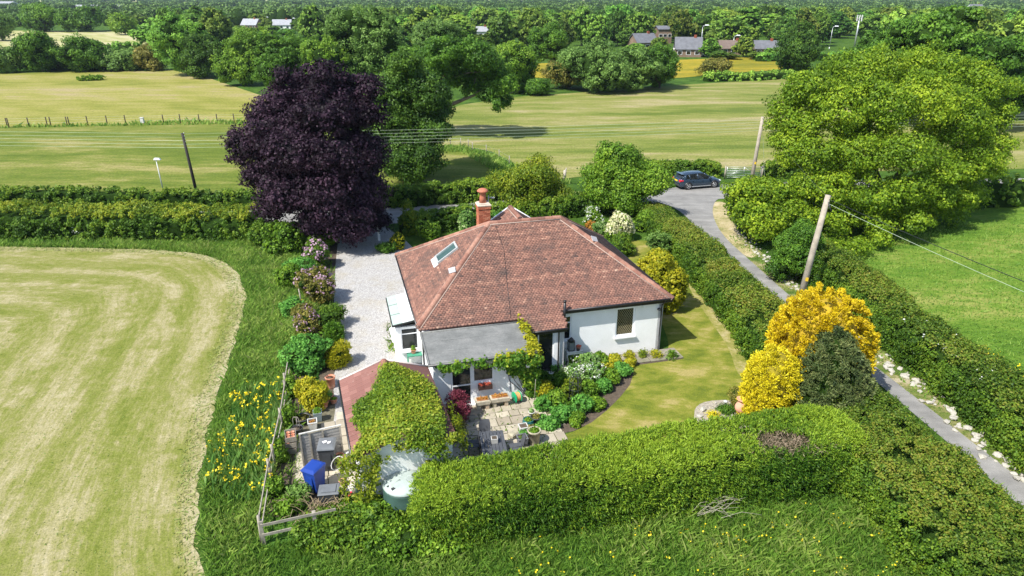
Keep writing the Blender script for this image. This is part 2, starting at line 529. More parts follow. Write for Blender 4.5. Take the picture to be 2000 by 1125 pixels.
def hedge(name, label, path, width, height, mat, n, L, W, seed, spray=False, noise_amp=0.22, group=None, top_mat=None, cat='hedge', round_=0.35, jit=0.7, topfrac=None, toptone=0.25, clump=30, rc=0.13, dead=None, z0=0.0, endr=0.6):
    """clipped hedge along a ground path: solid inner twigs, then leaves over sides and top"""
    rng = np.random.default_rng(seed)
    P = np.array([(p[0], p[1]) for p in path], float)
    Ws = np.array([p[2] if len(p) > 2 else width for p in path], float)
    Hs = np.array([p[3] if len(p) > 3 else height for p in path], float)
    o = P[0].copy()
    P = P - o
    seg = np.linalg.norm(np.diff(P, axis=0), axis=1)
    cum = np.concatenate([[0], np.cumsum(seg)])
    Lt = cum[-1]
    ph = rng.uniform(0, 6.28, (6, 3))
    def bump(s, a):
        r = 0
        for q in range(6):
            r = r + math.sqrt(1 / (q + 1)) * np.sin(s * (0.6 + 0.75 * q) + ph[q, 0] + 2.0 * np.sin(a * (1 + q * 0.7) + ph[q, 1]))
        return 1 + noise_amp * 0.33 * r
    def surf(s, a, k=1.0):
        s = np.clip(s, 0, Lt)
        x = np.interp(s, cum, P[:, 0]); y = np.interp(s, cum, P[:, 1])
        e = 0.4
        dx = np.interp(np.clip(s + e, 0, Lt), cum, P[:, 0]) - np.interp(np.clip(s - e, 0, Lt), cum, P[:, 0])
        dy = np.interp(np.clip(s + e, 0, Lt), cum, P[:, 1]) - np.interp(np.clip(s - e, 0, Lt), cum, P[:, 1])
        l = np.hypot(dx, dy); dx /= l; dy /= l
        wd = np.interp(s, cum, Ws) / 2; ht = np.interp(s, cum, Hs)
        en = np.clip(np.minimum(s, Lt - s) / endr, 0, 1)
        en = np.sqrt(np.clip(1 - (1 - en) ** 2, 0.0, 1)) * 0.85 + 0.15
        ca, sa = np.cos(a), np.sin(a)
        pw = round_
        cx = np.sign(ca) * np.abs(ca) ** pw
        cz = np.sign(sa) * np.abs(sa) ** pw
        b = bump(s, a) * k
        off = cx * wd * en * b
        z = z0 + cz * ht * (0.25 + 0.75 * en) * (1 + (b - k) * 0.55) * (k if k > 0 else 1)
        nx, nz = ca / np.maximum(wd, 0.1), sa / np.maximum(ht, 0.1)
        if True:
            nx = np.sign(ca) * np.abs(ca) ** (1 / max(pw, 0.2) * 0.6); nz = sa ** 1.0
        X = x - dy * off; Y = y + dx * off
        nrm = np.stack([-dy * nx, dx * nx, nz * 0.9 + 0.1], 1)
        return np.stack([X, Y, z], 1), unit(nrm)
    root = tag(empty(name, (o[0], o[1], 0)), label, cat, group)
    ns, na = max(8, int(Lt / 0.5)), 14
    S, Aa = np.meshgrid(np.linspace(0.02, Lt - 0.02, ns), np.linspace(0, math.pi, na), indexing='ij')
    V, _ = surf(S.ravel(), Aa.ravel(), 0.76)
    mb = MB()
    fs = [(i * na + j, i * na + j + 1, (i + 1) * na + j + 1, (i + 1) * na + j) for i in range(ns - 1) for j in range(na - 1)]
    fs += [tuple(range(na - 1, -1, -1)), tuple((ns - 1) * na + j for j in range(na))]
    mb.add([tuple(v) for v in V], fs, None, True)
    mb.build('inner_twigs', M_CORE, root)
    nc = n // clump
    s = rng.uniform(0, Lt, nc)
    # weight angle by real perimeter: sides ~height, top ~width
    wm, hm = Ws.mean(), Hs.mean()
    tf = wm / (wm + 2 * hm) if topfrac is None else topfrac
    u = rng.uniform(0, 1, nc)
    el_lo = 0.62 if round_ < 0.5 else 0.9
    a = np.where(u < tf, rng.uniform(el_lo, math.pi - el_lo, nc), np.where(rng.uniform(0, 1, nc) < 0.5, rng.uniform(0.0, el_lo, nc), math.pi - rng.uniform(0.0, el_lo, nc)))
    # spread evenly over the height of the side faces in spite of the squared profile
    side = u >= tf
    zz = rng.uniform(0, np.sin(el_lo) ** round_, nc)
    aa = np.arcsin(np.clip(zz, 0, 1) ** (1 / round_))
    a = np.where(side, np.where(a > math.pi / 2, math.pi - aa, aa), a)
    if True:
        cc = rng.uniform(-math.cos(el_lo) ** round_, math.cos(el_lo) ** round_, nc)
        at2 = np.arccos(np.sign(cc) * np.abs(cc) ** (1 / round_))
        a = np.where(side, a, at2)
    cp, cn = surf(s, a, 0.97)
    i = rng.integers(0, nc, n)
    off = unit(rng.normal(size=(n, 3))) * (rng.uniform(0.2, 1.0, (n, 1)) ** 0.5) * rc * 1.8 * rng.uniform(0.6, 1.3, nc)[i][:, None]
    pos = cp[i] + off
    pos[:, 2] = np.maximum(pos[:, 2], 0.03)
    topn = cn[i][:, 2]
    nrm = unit(cn[i] * 0.6 + unit(off) * 0.9)
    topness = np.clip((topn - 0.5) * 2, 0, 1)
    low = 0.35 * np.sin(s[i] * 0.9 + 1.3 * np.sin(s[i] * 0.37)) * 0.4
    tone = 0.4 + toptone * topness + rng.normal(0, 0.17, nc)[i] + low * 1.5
    if dead is not None:
        keep = np.ones(n, bool)
        for (dx, dy, dr) in dead:
            q = np.hypot((pos[:, 0] + o[0] - dx) / 1.8, pos[:, 1] + o[1] - dy)
            keep &= ~((q < dr * (0.8 + 0.3 * rng.uniform(size=n))) & (pos[:, 2] > 1.2))
        pos, nrm, tone, topn = pos[keep], nrm[keep], tone[keep], topn[keep]
    if top_mat is None:
        link('foliage', leaf_mesh('foliage', pos, nrm, L, W, rng, spray, jit, tone), mat, root)
    else:
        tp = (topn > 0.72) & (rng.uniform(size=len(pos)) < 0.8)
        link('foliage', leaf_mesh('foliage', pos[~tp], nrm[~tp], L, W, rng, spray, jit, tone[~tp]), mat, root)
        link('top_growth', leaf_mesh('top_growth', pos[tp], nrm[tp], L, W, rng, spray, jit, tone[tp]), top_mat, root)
    return root

def shrub(name, label, base, r, h, mat, n, L, W, seed, group=None, cat='shrub', spray=False, flowers=None, nl=6, core=0.78, shape='round', rc=0.1, jit=0.7, z0=0.0, ry=None, per=14):
    rng = np.random.default_rng(seed)
    t = tag(empty(name, base), label, cat, group)
    lobes = make_lobes(rng, r, z0 - 0.12 * h, h, nl, 0.5, shape=shape)
    if ry is not None:
        lobes = [(a, b * ry / r, c, d, e * ry / r, f) for a, b, c, d, e, f in lobes]
    pos, nrm, tone = lobe_leaves(rng, lobes, n, per, rc, low=z0 + 0.02)
    if spray: nrm = unit(nrm + np.array([0, 0, 0.5]))
    link('foliage', leaf_mesh('foliage', pos, nrm, L, W, rng, spray, jit, tone), mat, t)
    if core > 0: ico_blob(rng, lobes, core, 'inner_twigs', M_CORE, t)
    if flowers:
        fm, fn, fs = flowers
        p2, n2, t2 = lobe_leaves(rng, lobes, fn, 6, rc * 0.7, inner=1.0, low=h * 0.3)
        link('blossom', leaf_mesh('blossom', p2 + n2 * 0.05, n2, fs, fs * 0.8, rng, False, 0.6, t2), fm, t)
    return t

def in_poly(x, y, poly):
    ins = np.zeros(len(x), bool)
    n = len(poly)
    for i in range(n):
        x0, y0 = poly[i][0], poly[i][1]
        x1, y1 = poly[(i + 1) % n][0], poly[(i + 1) % n][1]
        c = ((y0 > y) != (y1 > y)) & (x < (x1 - x0) * (y - y0) / ((y1 - y0) + 1e-12) + x0)
        ins ^= c
    return ins

def scatter(rng, poly, dens):
    a = np.array([(p[0], p[1]) for p in poly])
    lo, hi = a.min(0), a.max(0)
    n = int((hi[0] - lo[0]) * (hi[1] - lo[1]) * dens)
    x, y = rng.uniform(lo[0], hi[0], n), rng.uniform(lo[1], hi[1], n)
    k = in_poly(x, y, a)
    return x[k], y[k]

def blades(name, label, cat, poly, dens, h, wd, mat, seed, tuft=0.5, lean=0.45, excl=(), tone0=0.45, z0=0.0):
    """standing grass: every blade a bent leaf of two faces"""
    rng = np.random.default_rng(seed)
    x, y = scatter(rng, poly, dens)
    for e in excl:
        k = ~in_poly(x, y, e); x, y = x[k], y[k]
    n = len(x)
    cl = np.sin(x * 1.3 + 2 * np.sin(y * 0.8)) * np.sin(y * 1.1 + 1.7 * np.sin(x * 0.7)) 
    hh = h * (0.7 + 0.3 * cl * tuft + rng.normal(0, 0.2, n)).clip(0.25, 1.8)
    an = rng.uniform(0, 6.283, n)
    ld = rng.normal(0, lean, (n, 2)) + np.array([0.25, 0.1]) * lean
    V = np.empty((n, 4, 3), np.float32)
    wx, wy = np.cos(an) * wd * 0.5, np.sin(an) * wd * 0.5
    V[:, 0] = np.stack([x - wx, y - wy, np.full(n, z0)], 1)
    V[:, 1] = np.stack([x + wx, y + wy, np.full(n, z0)], 1)
    V[:, 2] = np.stack([x + wx * 0.8 + ld[:, 0] * hh * 0.35, y + wy * 0.8 + ld[:, 1] * hh * 0.35, z0 + hh * 0.6], 1)
    V[:, 3] = np.stack([x + ld[:, 0] * hh, y + ld[:, 1] * hh, z0 + hh], 1)
    me = bpy.data.meshes.new(name)
    me.vertices.add(n * 4); me.vertices.foreach_set('co', V.ravel())
    me.loops.add(n * 4); me.loops.foreach_set('vertex_index', np.arange(n * 4, dtype=np.int32))
    me.polygons.add(n)
    me.polygons.foreach_set('loop_start', np.arange(0, n * 4, 4, dtype=np.int32))
    me.polygons.foreach_set('loop_total', np.full(n, 4, dtype=np.int32))
    tn = np.clip(tone0 + 0.2 * cl + rng.normal(0, 0.16, n), 0, 1).astype(np.float32)
    a = me.attributes.new('tone', 'FLOAT', 'POINT'); a.data.foreach_set('value', np.repeat(tn, 4))
    me.update(); me.validate()
    return tag(link(name, me, mat), label, cat, None, 'stuff')
# ------------------------------------------------------------------ ground
def sheet(name, poly, z, mat, kind='structure', res=None):
    mb = MB()
    mb.add([(p[0], p[1], z) for p in poly], [tuple(range(len(poly)))])
    o = mb.build(name, mat)
    o['kind'] = kind
    return o

def smooth(poly, it=2, closed=True):
    for _ in range(it):
        q = []
        n = len(poly)
        for i in range(n if closed else n - 1):
            a, b = poly[i], poly[(i + 1) % n]
            q.append((a[0] * .75 + b[0] * .25, a[1] * .75 + b[1] * .25))
            q.append((a[0] * .25 + b[0] * .75, a[1] * .25 + b[1] * .75))
        if not closed: q = [tuple(poly[0][:2])] + q + [tuple(poly[-1][:2])]
        poly = q
    return poly

def px(pts, z=0.0):
    return [tuple(at(x, y, z)[:2]) for x, y in pts]

def grassmat(name, cols, s1=0.35, s2=3.0, rz=0.0, stretch=(1, 1, 1), fine=14.0, fstr=0.5, tuft=0.35, stripes=None, rough=0.95):
    m, n, out = newmat(name)
    v = coords(n, 'pos', stretch, rz)
    a = noise(n, v, s1, 6, 0.6, 0.4)
    b = noise(n, v, s2, 5, 0.65)
    f = math_(n, 'ADD', math_(n, 'MULTIPLY', a, 0.62), math_(n, 'MULTIPLY', b, 0.38))
    if stripes:
        per, amt, ang = stripes
        v2 = coords(n, 'pos', (1, 1, 1), ang)
        sx = n.nodes.new('ShaderNodeSeparateXYZ'); n.links.new(v2, sx.inputs[0])
        wob = math_(n, 'MULTIPLY', noise(n, coords(n, 'pos'), 0.05, 3), per * 1.6)
        ph = math_(n, 'MULTIPLY', math_(n, 'ADD', sx.outputs[1], wob), 2 * math.pi / per)
        s = math_(n, 'MULTIPLY', math_(n, 'SINE', ph), amt)
        s2_ = math_(n, 'MULTIPLY', math_(n, 'SINE', math_(n, 'MULTIPLY', ph, 0.37)), amt * 0.7)
        f = math_(n, 'ADD', f, math_(n, 'ADD', s, s2_))
    k = len(cols)
    col = ramp(n, f, [(0.39 + 0.22 * i / (k - 1), c) for i, c in enumerate(cols)])
    g = noise(n, coords(n, 'pos', (1, 1, 1)), fine, 3, 0.7)
    col = mixc(n, fstr, col, ramp(n, g, [(0.25, (0.45, 0.45, 0.45)), (0.75, (1.5, 1.5, 1.5))]), 'MULTIPLY')
    finish(n, out, col, rough, 0.1, 0, g, tuft, 0.06)
    return m

M_ROUGH = grassmat('rough_grass', [(0.025, 0.0606, 0.00855), (0.0499, 0.106, 0.0128), (0.0855, 0.15, 0.0214)], 0.25, 2.0, fine=9, fstr=0.7, tuft=0.8)
M_PAST = grassmat('pasture', [(0.05, 0.11, 0.012), (0.085, 0.165, 0.018), (0.13, 0.2, 0.028), (0.22, 0.24, 0.06)], 0.12, 1.2, R(-20), (0.5, 1.2, 1), 5, 0.6, 0.6)
ground = sheet('ground', [(-4000, -60), (4000, -60), (4000, 9000), (-4000, 9000)], 0.0, M_ROUGH)

# mown hay field by the garden: swaths follow its edge
HAYB = smooth(px([(-1400, 482), (-500, 481), (0, 482), (180, 485), (300, 488), (380, 494), (430, 507), (462, 530), (478, 562), (479, 590), (470, 630), (455, 680), (438, 730), (420, 790), (404, 850), (392, 920), (383, 990), (384, 1050), (398, 1125), (430, 1250), (500, 1500)]), 2, False)
rng0 = np.random.default_rng(5)
hb = np.array(HAYB)
sg = np.linalg.norm(np.diff(hb, axis=0), axis=1); cs = np.concatenate([[0], np.cumsum(sg)])
ts = np.arange(0, cs[-1], 0.35)
hb = np.stack([np.interp(ts, cs, hb[:, 0]), np.interp(ts, cs, hb[:, 1])], 1)
hj = hb + rng0.normal(0, 0.04, hb.shape) + 0.05 * np.stack([np.sin(ts * 1.9), np.cos(ts * 1.3)], 1)
cen = np.array([-48.0, 24.0])
lay = np.concatenate([np.linspace(0, 0.6, 60), [0.75, 0.9, 0.995]])
V, band, along = [], [], []
for t in lay:
    p = hj * (1 - t) + cen * t
    d2 = ((p[:, None, :] - hb[None, :, :]) ** 2).sum(2)
    j = d2.argmin(1)
    V.append(p); band.append(np.sqrt(d2.min(1))); along.append(ts[j])
V = np.concatenate(V); band = np.concatenate(band); along = np.concatenate(along)
nb_ = len(hj)
mb = MB()
mb.add([(x, y, 0.012) for x, y in V], [(i * nb_ + j, i * nb_ + j + 1, (i + 1) * nb_ + j + 1, (i + 1) * nb_ + j) for i in range(len(lay) - 1) for j in range(nb_ - 1)])
me = mb.mesh('hay_field')
for nm, arr in (('band', band), ('along', along)):
    a = me.attributes.new(nm, 'FLOAT', 'POINT'); a.data.foreach_set('value', arr.astype(np.float32))
m, n, out = newmat('mown_hay')
ab = n.nodes.new('ShaderNodeAttribute'); ab.attribute_name = 'band'
al = n.nodes.new('ShaderNodeAttribute'); al.attribute_name = 'along'
cx = n.nodes.new('ShaderNodeCombineXYZ')
n.links.new(math_(n, 'MULTIPLY', ab.outputs['Fac'], 1.0), cx.inputs[0])
n.links.new(math_(n, 'MULTIPLY', al.outputs['Fac'], 0.13), cx.inputs[1])
wv = noise(n, cx.outputs[0], 0.85, 6, 0.65, 0.5)
fine_ = noise(n, cx.outputs[0], 6.5, 6, 0.8, 0.3)
pos_ = coords(n, 'pos')
blot = noise(n, pos_, 0.32, 6, 0.65, 0.6)
sw = math_(n, 'MULTIPLY', math_(n, 'SINE', math_(n, 'ADD', math_(n, 'MULTIPLY', ab.outputs['Fac'], 2 * math.pi / 2.6), math_(n, 'MULTIPLY', blot, 7.0))), 0.032)
rim = n.nodes.new('ShaderNodeMapRange'); rim.inputs['From Min'].default_value = 0.2; rim.inputs['From Max'].default_value = 1.1
rim.inputs['To Min'].default_value = 0.09; rim.inputs['To Max'].default_value = 0.0
n.links.new(ab.outputs['Fac'], rim.inputs['Value'])
midn = noise(n, pos_, 2.4, 7, 0.8, 0.2)
f = math_(n, 'ADD', math_(n, 'ADD', math_(n, 'MULTIPLY', wv, 0.28), math_(n, 'MULTIPLY', fine_, 0.27)), math_(n, 'ADD', math_(n, 'MULTIPLY', blot, 0.2), math_(n, 'MULTIPLY', midn, 0.25)))
f = math_(n, 'ADD', math_(n, 'ADD', f, sw), rim.outputs[0])
col = ramp(n, f, [(0.38, (0.11, 0.14, 0.02)), (0.445, (0.165, 0.185, 0.038)), (0.495, (0.215, 0.215, 0.068)), (0.535, (0.28, 0.255, 0.12)), (0.585, (0.35, 0.31, 0.18)), (0.66, (0.42, 0.38, 0.26))])
g = noise(n, pos_, 13, 4, 0.75)
g2 = noise(n, pos_, 45, 2, 0.7)
col = mixc(n, 0.6, col, ramp(n, g, [(0.28, (0.4, 0.45, 0.36)), (0.72, (1.5, 1.45, 1.5))]), 'MULTIPLY')
col = mixc(n, 0.4, col, ramp(n, g2, [(0.3, (0.55, 0.6, 0.5)), (0.7, (1.4, 1.4, 1.4))]), 'MULTIPLY')
finish(n, out, col, 0.95, 0.1, 0, g, 0.5, 0.05)
hay = link('hay_field', me, m); hay['kind'] = 'structure'

M_MID = grassmat('grazed_field', [(0.0805, 0.118, 0.0155), (0.112, 0.149, 0.0217), (0.161, 0.18, 0.0372), (0.26, 0.236, 0.0869)], 0.16, 1.1, R(4), (0.3, 1.0, 1), 4.5, 0.75, 0.5)
M_FARL = grassmat('pale_mown_field', [(0.157, 0.176, 0.0302), (0.218, 0.218, 0.0454), (0.266, 0.248, 0.0726), (0.302, 0.254, 0.121)], 0.05, 0.5, R(12), (0.35, 1.0, 1), 2.6, 0.6, 0.4, stripes=(9.0, 0.025, R(40)))
M_CREAM = grassmat('cut_silage_field', [(0.255, 0.275, 0.0829), (0.351, 0.338, 0.153), (0.415, 0.383, 0.217)], 0.05, 0.5, R(30), (0.3, 1.0, 1), 1.2, 0.3, 0.3, stripes=(7.0, 0.05, R(50)))
M_RIGHT = grassmat('mown_striped_field', [(0.102, 0.139, 0.0242), (0.151, 0.181, 0.0363), (0.218, 0.218, 0.0665), (0.302, 0.266, 0.133)], 0.12, 0.9, R(-7), (0.22, 1.0, 1), 4.0, 0.75, 0.5, stripes=(5.2, 0.03, R(-9)))
M_BUTTER = grassmat('buttercup_field', [(0.149, 0.149, 0.0149), (0.273, 0.223, 0.0198), (0.347, 0.248, 0.0298)], 0.08, 0.6, 0, (0.3, 1, 1), 1.5, 0.4, 0.3)
M_DRYV = grassmat('dry_verge', [(0.2, 0.2, 0.072), (0.36, 0.304, 0.16), (0.44, 0.376, 0.24)], 0.6, 3, fine=10)

sheet('grazed_field', px([(-2500, 380), (-2500, 262), (0, 248), (530, 238), (720, 262), (865, 290), (935, 300), (960, 335), (962, 372), (700, 384), (0, 376)]), 0.02, M_MID)
sheet('pale_field', px([(-3000, 262), (-3000, 160), (0, 144), (150, 140), (330, 136), (400, 150), (520, 190), (560, 225), (560, 238), (0, 248)]), 0.03, M_FARL)
sheet('silage_field', px([(-1000, 110), (-1000, 70), (0, 60), (200, 60), (300, 68), (312, 76), (230, 112), (100, 116)]), 0.04, M_CREAM)
sheet('striped_field', px([(850, 283), (850, 225), (900, 205), (1000, 190), (1200, 176), (1330, 166), (1480, 157), (1600, 150), (2400, 120), (4500, 160), (4500, 310), (2000, 330), (1500, 338), (1420, 328), (1300, 332), (1150, 343), (1080, 352), (1010, 322), (960, 296), (900, 285)]), 0.02, M_RIGHT)
sheet('buttercup_field', px([(1020, 150), (1040, 124), (1300, 118), (1560, 108), (1560, 134), (1440, 142), (1330, 152), (1180, 160)]), 0.03, M_BUTTER)
sheet('pasture', px([(1740, 400), (2000, 380), (3600, 380), (3600, 900), (2000, 830), (1880, 735), (1680, 560), (1640, 500)]), 0.012, M_PAST)
sheet('foreground_grass', px([(400, 1125), (560, 1000), (900, 1050), (1700, 950), (1900, 1150), (2000, 1700), (300, 1700)]), 0.006, grassmat('long_foreground_grass', [(0.035, 0.095, 0.015), (0.06, 0.14, 0.02), (0.1, 0.19, 0.03)], 0.4, 3, fine=12, fstr=0.7, tuft=0.8))
sheet('dry_ground_strip', [(-4, 15.4), (-2, 15.7), (0.5, 15.5), (3, 15.9), (4.6, 15.3), (4.0, 14.2), (-3, 14.2)], 0.01, M_DRYV)

# road, lane, drive
m, n, out = newmat('asphalt')
v = coords(n, 'pos')
a = noise(n, v, 0.7, 6, 0.65); b = noise(n, v, 30, 3, 0.7)
trk = noise(n, coords(n, 'pos', (0.12, 1.3, 1), R(12)), 1.4, 4)
col = ramp(n, math_(n, 'ADD', math_(n, 'MULTIPLY', a, 0.55), math_(n, 'MULTIPLY', trk, 0.45)), [(0.35, (0.16, 0.157, 0.15)), (0.5, (0.22, 0.216, 0.205)), (0.65, (0.29, 0.283, 0.268))])
col = mixc(n, 0.35, col, ramp(n, b, [(0.3, (0.6, 0.6, 0.6)), (0.7, (1.4, 1.4, 1.4))]), 'MULTIPLY')
finish(n, out, col, 0.85, 0.25, 0, b, 0.3, 0.01)
M_ROAD = m
def strip(pts, w):
    L, Rr = [], []
    for i, p in enumerate(pts):
        a, b = pts[max(i - 1, 0)], pts[min(i + 1, len(pts) - 1)]
        dx, dy = b[0] - a[0], b[1] - a[1]; l = math.hypot(dx, dy); dx /= l; dy /= l
        ww = p[2] if len(p) > 2 else w
        L.append((p[0] - dy * ww / 2, p[1] + dx * ww / 2)); Rr.append((p[0] + dy * ww / 2, p[1] - dx * ww / 2))
    return L + Rr[::-1]
ROADC = smooth([(-90, 49), (-45, 53.0), (-25, 54.0), (-10.0, 55.0), (-3, 57.0), (5, 59.2), (12, 60.8), (17, 62.2), (24, 63.6), (34, 64.8), (70, 66)], 2, False)
sheet('road', strip(ROADC, 4.6), 0.024, M_ROAD)
LANEL = [(11.5, 59.6), (13.6, 58.6), (14.3, 56.0), (14.5, 52.5)] + px([(1398, 482), (1460, 532), (1540, 602), (1700, 737), (1800, 822), (1900, 907), (1990, 987), (2200, 1190), (2600, 1700)])
LANER = [(21.5, 62.2), (18.6, 60.6), (17.4, 58.0), (16.5, 54.5)] + px([(1412, 462), (1470, 514), (1560, 594), (1680, 694), (1800, 786), (1900, 866), (2000, 942), (2230, 1125), (2700, 1600)])
sheet('lane', smooth(LANEL, 2, False) + smooth(LANER, 2, False)[::-1], 0.028, M_ROAD)
M_LVERGE = grassmat('lane_verge', [(0.0612, 0.109, 0.0204), (0.116, 0.15, 0.034), (0.245, 0.224, 0.102), (0.354, 0.313, 0.204)], 0.5, 2.6, R(75), (0.5, 1.5, 1), 11, 0.6, 0.6)
sheet('lane_verge', smooth(LANER[2:] + [(p[0] + 1.5, p[1]) for p in LANER[:2:-1]], 1), 0.016, M_LVERGE)
sheet('dry_verge', smooth(px([(1372, 418), (1380, 402), (1402, 392), (1425, 400), (1430, 440), (1470, 480), (1480, 500), (1460, 506), (1400, 455)]), 2), 0.02, M_DRYV)
sheet('field_gateway', smooth(px([(1090, 392), (1100, 376), (1140, 374), (1150, 383), (1130, 392)]), 2), 0.032, M_DRYV)

m, n, out = newmat('pale_gravel')
v = coords(n, 'pos')
vo = n.nodes.new('ShaderNodeTexVoronoi'); vo.inputs['Scale'].default_value = 22; n.links.new(v, vo.inputs['Vector'])
a = noise(n, v, 0.6, 6, 0.7)
col = ramp(n, vo.outputs['Color'], [(0.0, (0.25, 0.245, 0.235)), (0.5, (0.38, 0.37, 0.355)), (1.0, (0.55, 0.54, 0.53))])
col = mixc(n, ramp(n, a, [(0.48, (0, 0, 0)), (0.75, (0.55, 0.55, 0.55))]), col, (0.36, 0.31, 0.2))
finish(n, out, col, 0.95, 0.2, 0, vo.outputs['Distance'], 0.9, 0.03)
M_GRAVEL = m
DRIVE = px([(655, 430), (662, 455), (655, 520), (652, 600), (655, 640), (665, 690), (650, 740), (655, 800)]) + [(-7.5, 24), (-3.6, 26), (-3.0, 30), (-4.6, 41), (-6.6, 46), (-8.0, 49.0)] + px([(748, 440), (748, 425)])
sheet('gravel_drive', DRIVE, 0.02, M_GRAVEL)
def pebbles(name, poly, dens, s, mat, seed, z=0.0, label=None, cat=None):
    rng = np.random.default_rng(seed)
    x, y = scatter(rng, poly, dens)
    mb = MB()
    for i in range(len(x)):
        r = s * rng.uniform(0.5, 1.4); a = rng.uniform(0, 6.28)
        vs = [(r * math.cos(a + k * 1.257) * rng.uniform(.7, 1.1), r * math.sin(a + k * 1.257) * rng.uniform(.7, 1.1), 0) for k in range(5)] + [(r * rng.uniform(-.3, .3), r * rng.uniform(-.3, .3), r * rng.uniform(0.5, 0.9))]
        mb.add(vs, [(k, (k + 1) % 5, 5) for k in range(5)], Matrix.Translation((x[i], y[i], z)))
    return tag(mb.build(name, mat), label, cat, None, 'stuff')
pebbles('loose_gravel', DRIVE, 45, 0.035, M_GRAVEL, 3, 0.018, 'loose pale gravel strewn over the drive beside the bungalow', 'gravel')

# ------------------------------------------------------------------ garden ground
HA = at(816, 637.8, 3.0); HT = R(14.5)
HM = Matrix.Translation((HA.x, HA.y, 0)) @ Matrix.Rotation(HT, 4, 'Z')
def hs(a, b, z=0.0):
    return HM @ Vector((a, b, z))
def hp(pts): return [tuple(hs(a, b)[:2]) for a, b in pts]
M_LAWN = grassmat('lawn', [(0.0977, 0.128, 0.0165), (0.143, 0.168, 0.0209), (0.202, 0.202, 0.0374), (0.299, 0.254, 0.0898)], 0.42, 1.7, R(30), (0.8, 1.5, 1), 16, 0.45, 0.4, stripes=(1.3, 0.02, R(-52)))
LAWN = smooth(px([(1040, 885), (1060, 862), (1130, 842), (1190, 800), (1222, 752), (1205, 722), (1250, 706), (1310, 697), (1300, 640), (1215, 500), (1210, 470), (1290, 470), (1345, 545), (1400, 600), (1450, 680), (1462, 760), (1440, 850), (1300, 885), (1100, 900)]), 2)
sheet('lawn', LAWN, 0.014, M_LAWN)
sheet('worn_lawn_edge', smooth(px([(1340, 555), (1352, 556), (1400, 612), (1455, 690), (1462, 735), (1440, 735), (1425, 680), (1385, 625)]), 2), 0.018, grassmat('worn_grass', [(0.15, 0.17, 0.03), (0.25, 0.23, 0.07), (0.36, 0.31, 0.16)], 0.8, 4, fine=15))
sheet('garden_soil', smooth(px([(1040, 760), (1110, 705), (1230, 700), (1240, 740), (1200, 790), (1140, 838), (1060, 856), (1035, 870), (1030, 800)]), 1), 0.016, M_SOIL)
sheet('drive_border_soil', px([(560, 460), (662, 460), (655, 700), (672, 760), (675, 800), (570, 800), (575, 600)]), 0.014, M_SOIL)
sheet('yard_soil', px([(570, 790), (690, 790), (800, 960), (640, 1010), (520, 1010)]), 0.012, M_SOIL)
# ------------------------------------------------------------------ the bungalow
house = tag(empty('bungalow', (HA.x, HA.y, 0), HT), 'white painted bungalow with a hipped red clay tile roof and one brick chimney', 'bungalow')
m, n, out = newmat('painted_brick')
v = coords(n, 'obj')
br = n.nodes.new('ShaderNodeTexBrick')
br.inputs['Scale'].default_value = 1.0
br.inputs['Brick Width'].default_value = 0.225; br.inputs['Row Height'].default_value = 0.075
br.inputs['Mortar Size'].default_value = 0.008; br.inputs['Mortar Smooth'].default_value = 0.5
mp = n.nodes.new('ShaderNodeVectorMath'); mp.operation = 'ADD'
sx = n.nodes.new('ShaderNodeSeparateXYZ'); n.links.new(v, sx.inputs[0])
cb = n.nodes.new('ShaderNodeCombineXYZ')
n.links.new(math_(n, 'ADD', sx.outputs[0], sx.outputs[1]), cb.inputs[0]); n.links.new(sx.outputs[2], cb.inputs[1])
n.links.new(cb.outputs[0], br.inputs['Vector'])
a = noise(n, v, 1.3, 6, 0.65); b = noise(n, v, 20, 3, 0.7)
col = ramp(n, a, [(0.3, (0.8, 0.81, 0.8)), (0.6, (0.87, 0.88, 0.88)), (0.8, (0.9, 0.9, 0.9))])
col = mixc(n, ramp(n, noise(n, v, 3.5, 6, 0.75), [(0.62, (0, 0, 0)), (0.85, (0.5, 0.5, 0.5))]), col, (0.55, 0.54, 0.46))
hgt_ = math_(n, 'ADD', math_(n, 'MULTIPLY', br.outputs['Fac'], -1.0), math_(n, 'MULTIPLY', b, 0.5))
finish(n, out, col, 0.8, 0.2, 0, hgt_, 0.45, 0.01)
M_WALL = m

def wall_panel(mb, p0, p1, z0, z1, th, openings=(), inner=1):
    """wall from p0 to p1 (plan), its outer face on the line, with real openings (s0, s1, za, zb)"""
    p0, p1 = Vector(p0), Vector(p1)
    d = (p1 - p0); L = d.length; d.normalize()
    nrm = Vector((-d.y, d.x)) * inner
    xs = sorted({0.0, L} | {o[0] for o in openings} | {o[1] for o in openings})
    ang = math.atan2(d.y, d.x)
    for i in range(len(xs) - 1):
        a, b = xs[i], xs[i + 1]
        mid = (a + b) / 2
        segs = [(z0, z1)]
        for o in openings:
            if o[0] - 1e-6 <= mid <= o[1] + 1e-6:
                ns = []
                for s in segs:
                    if o[2] > s[0]: ns.append((s[0], min(s[1], o[2])))
                    if o[3] < s[1]: ns.append((max(s[0], o[3]), s[1]))
                segs = ns
        for s in segs:
            if s[1] - s[0] < 0.01: continue
            c = p0 + d * mid + nrm * th / 2
            mb.box((c.x, c.y, (s[0] + s[1]) / 2), (b - a, th, s[1] - s[0]), rz=ang)

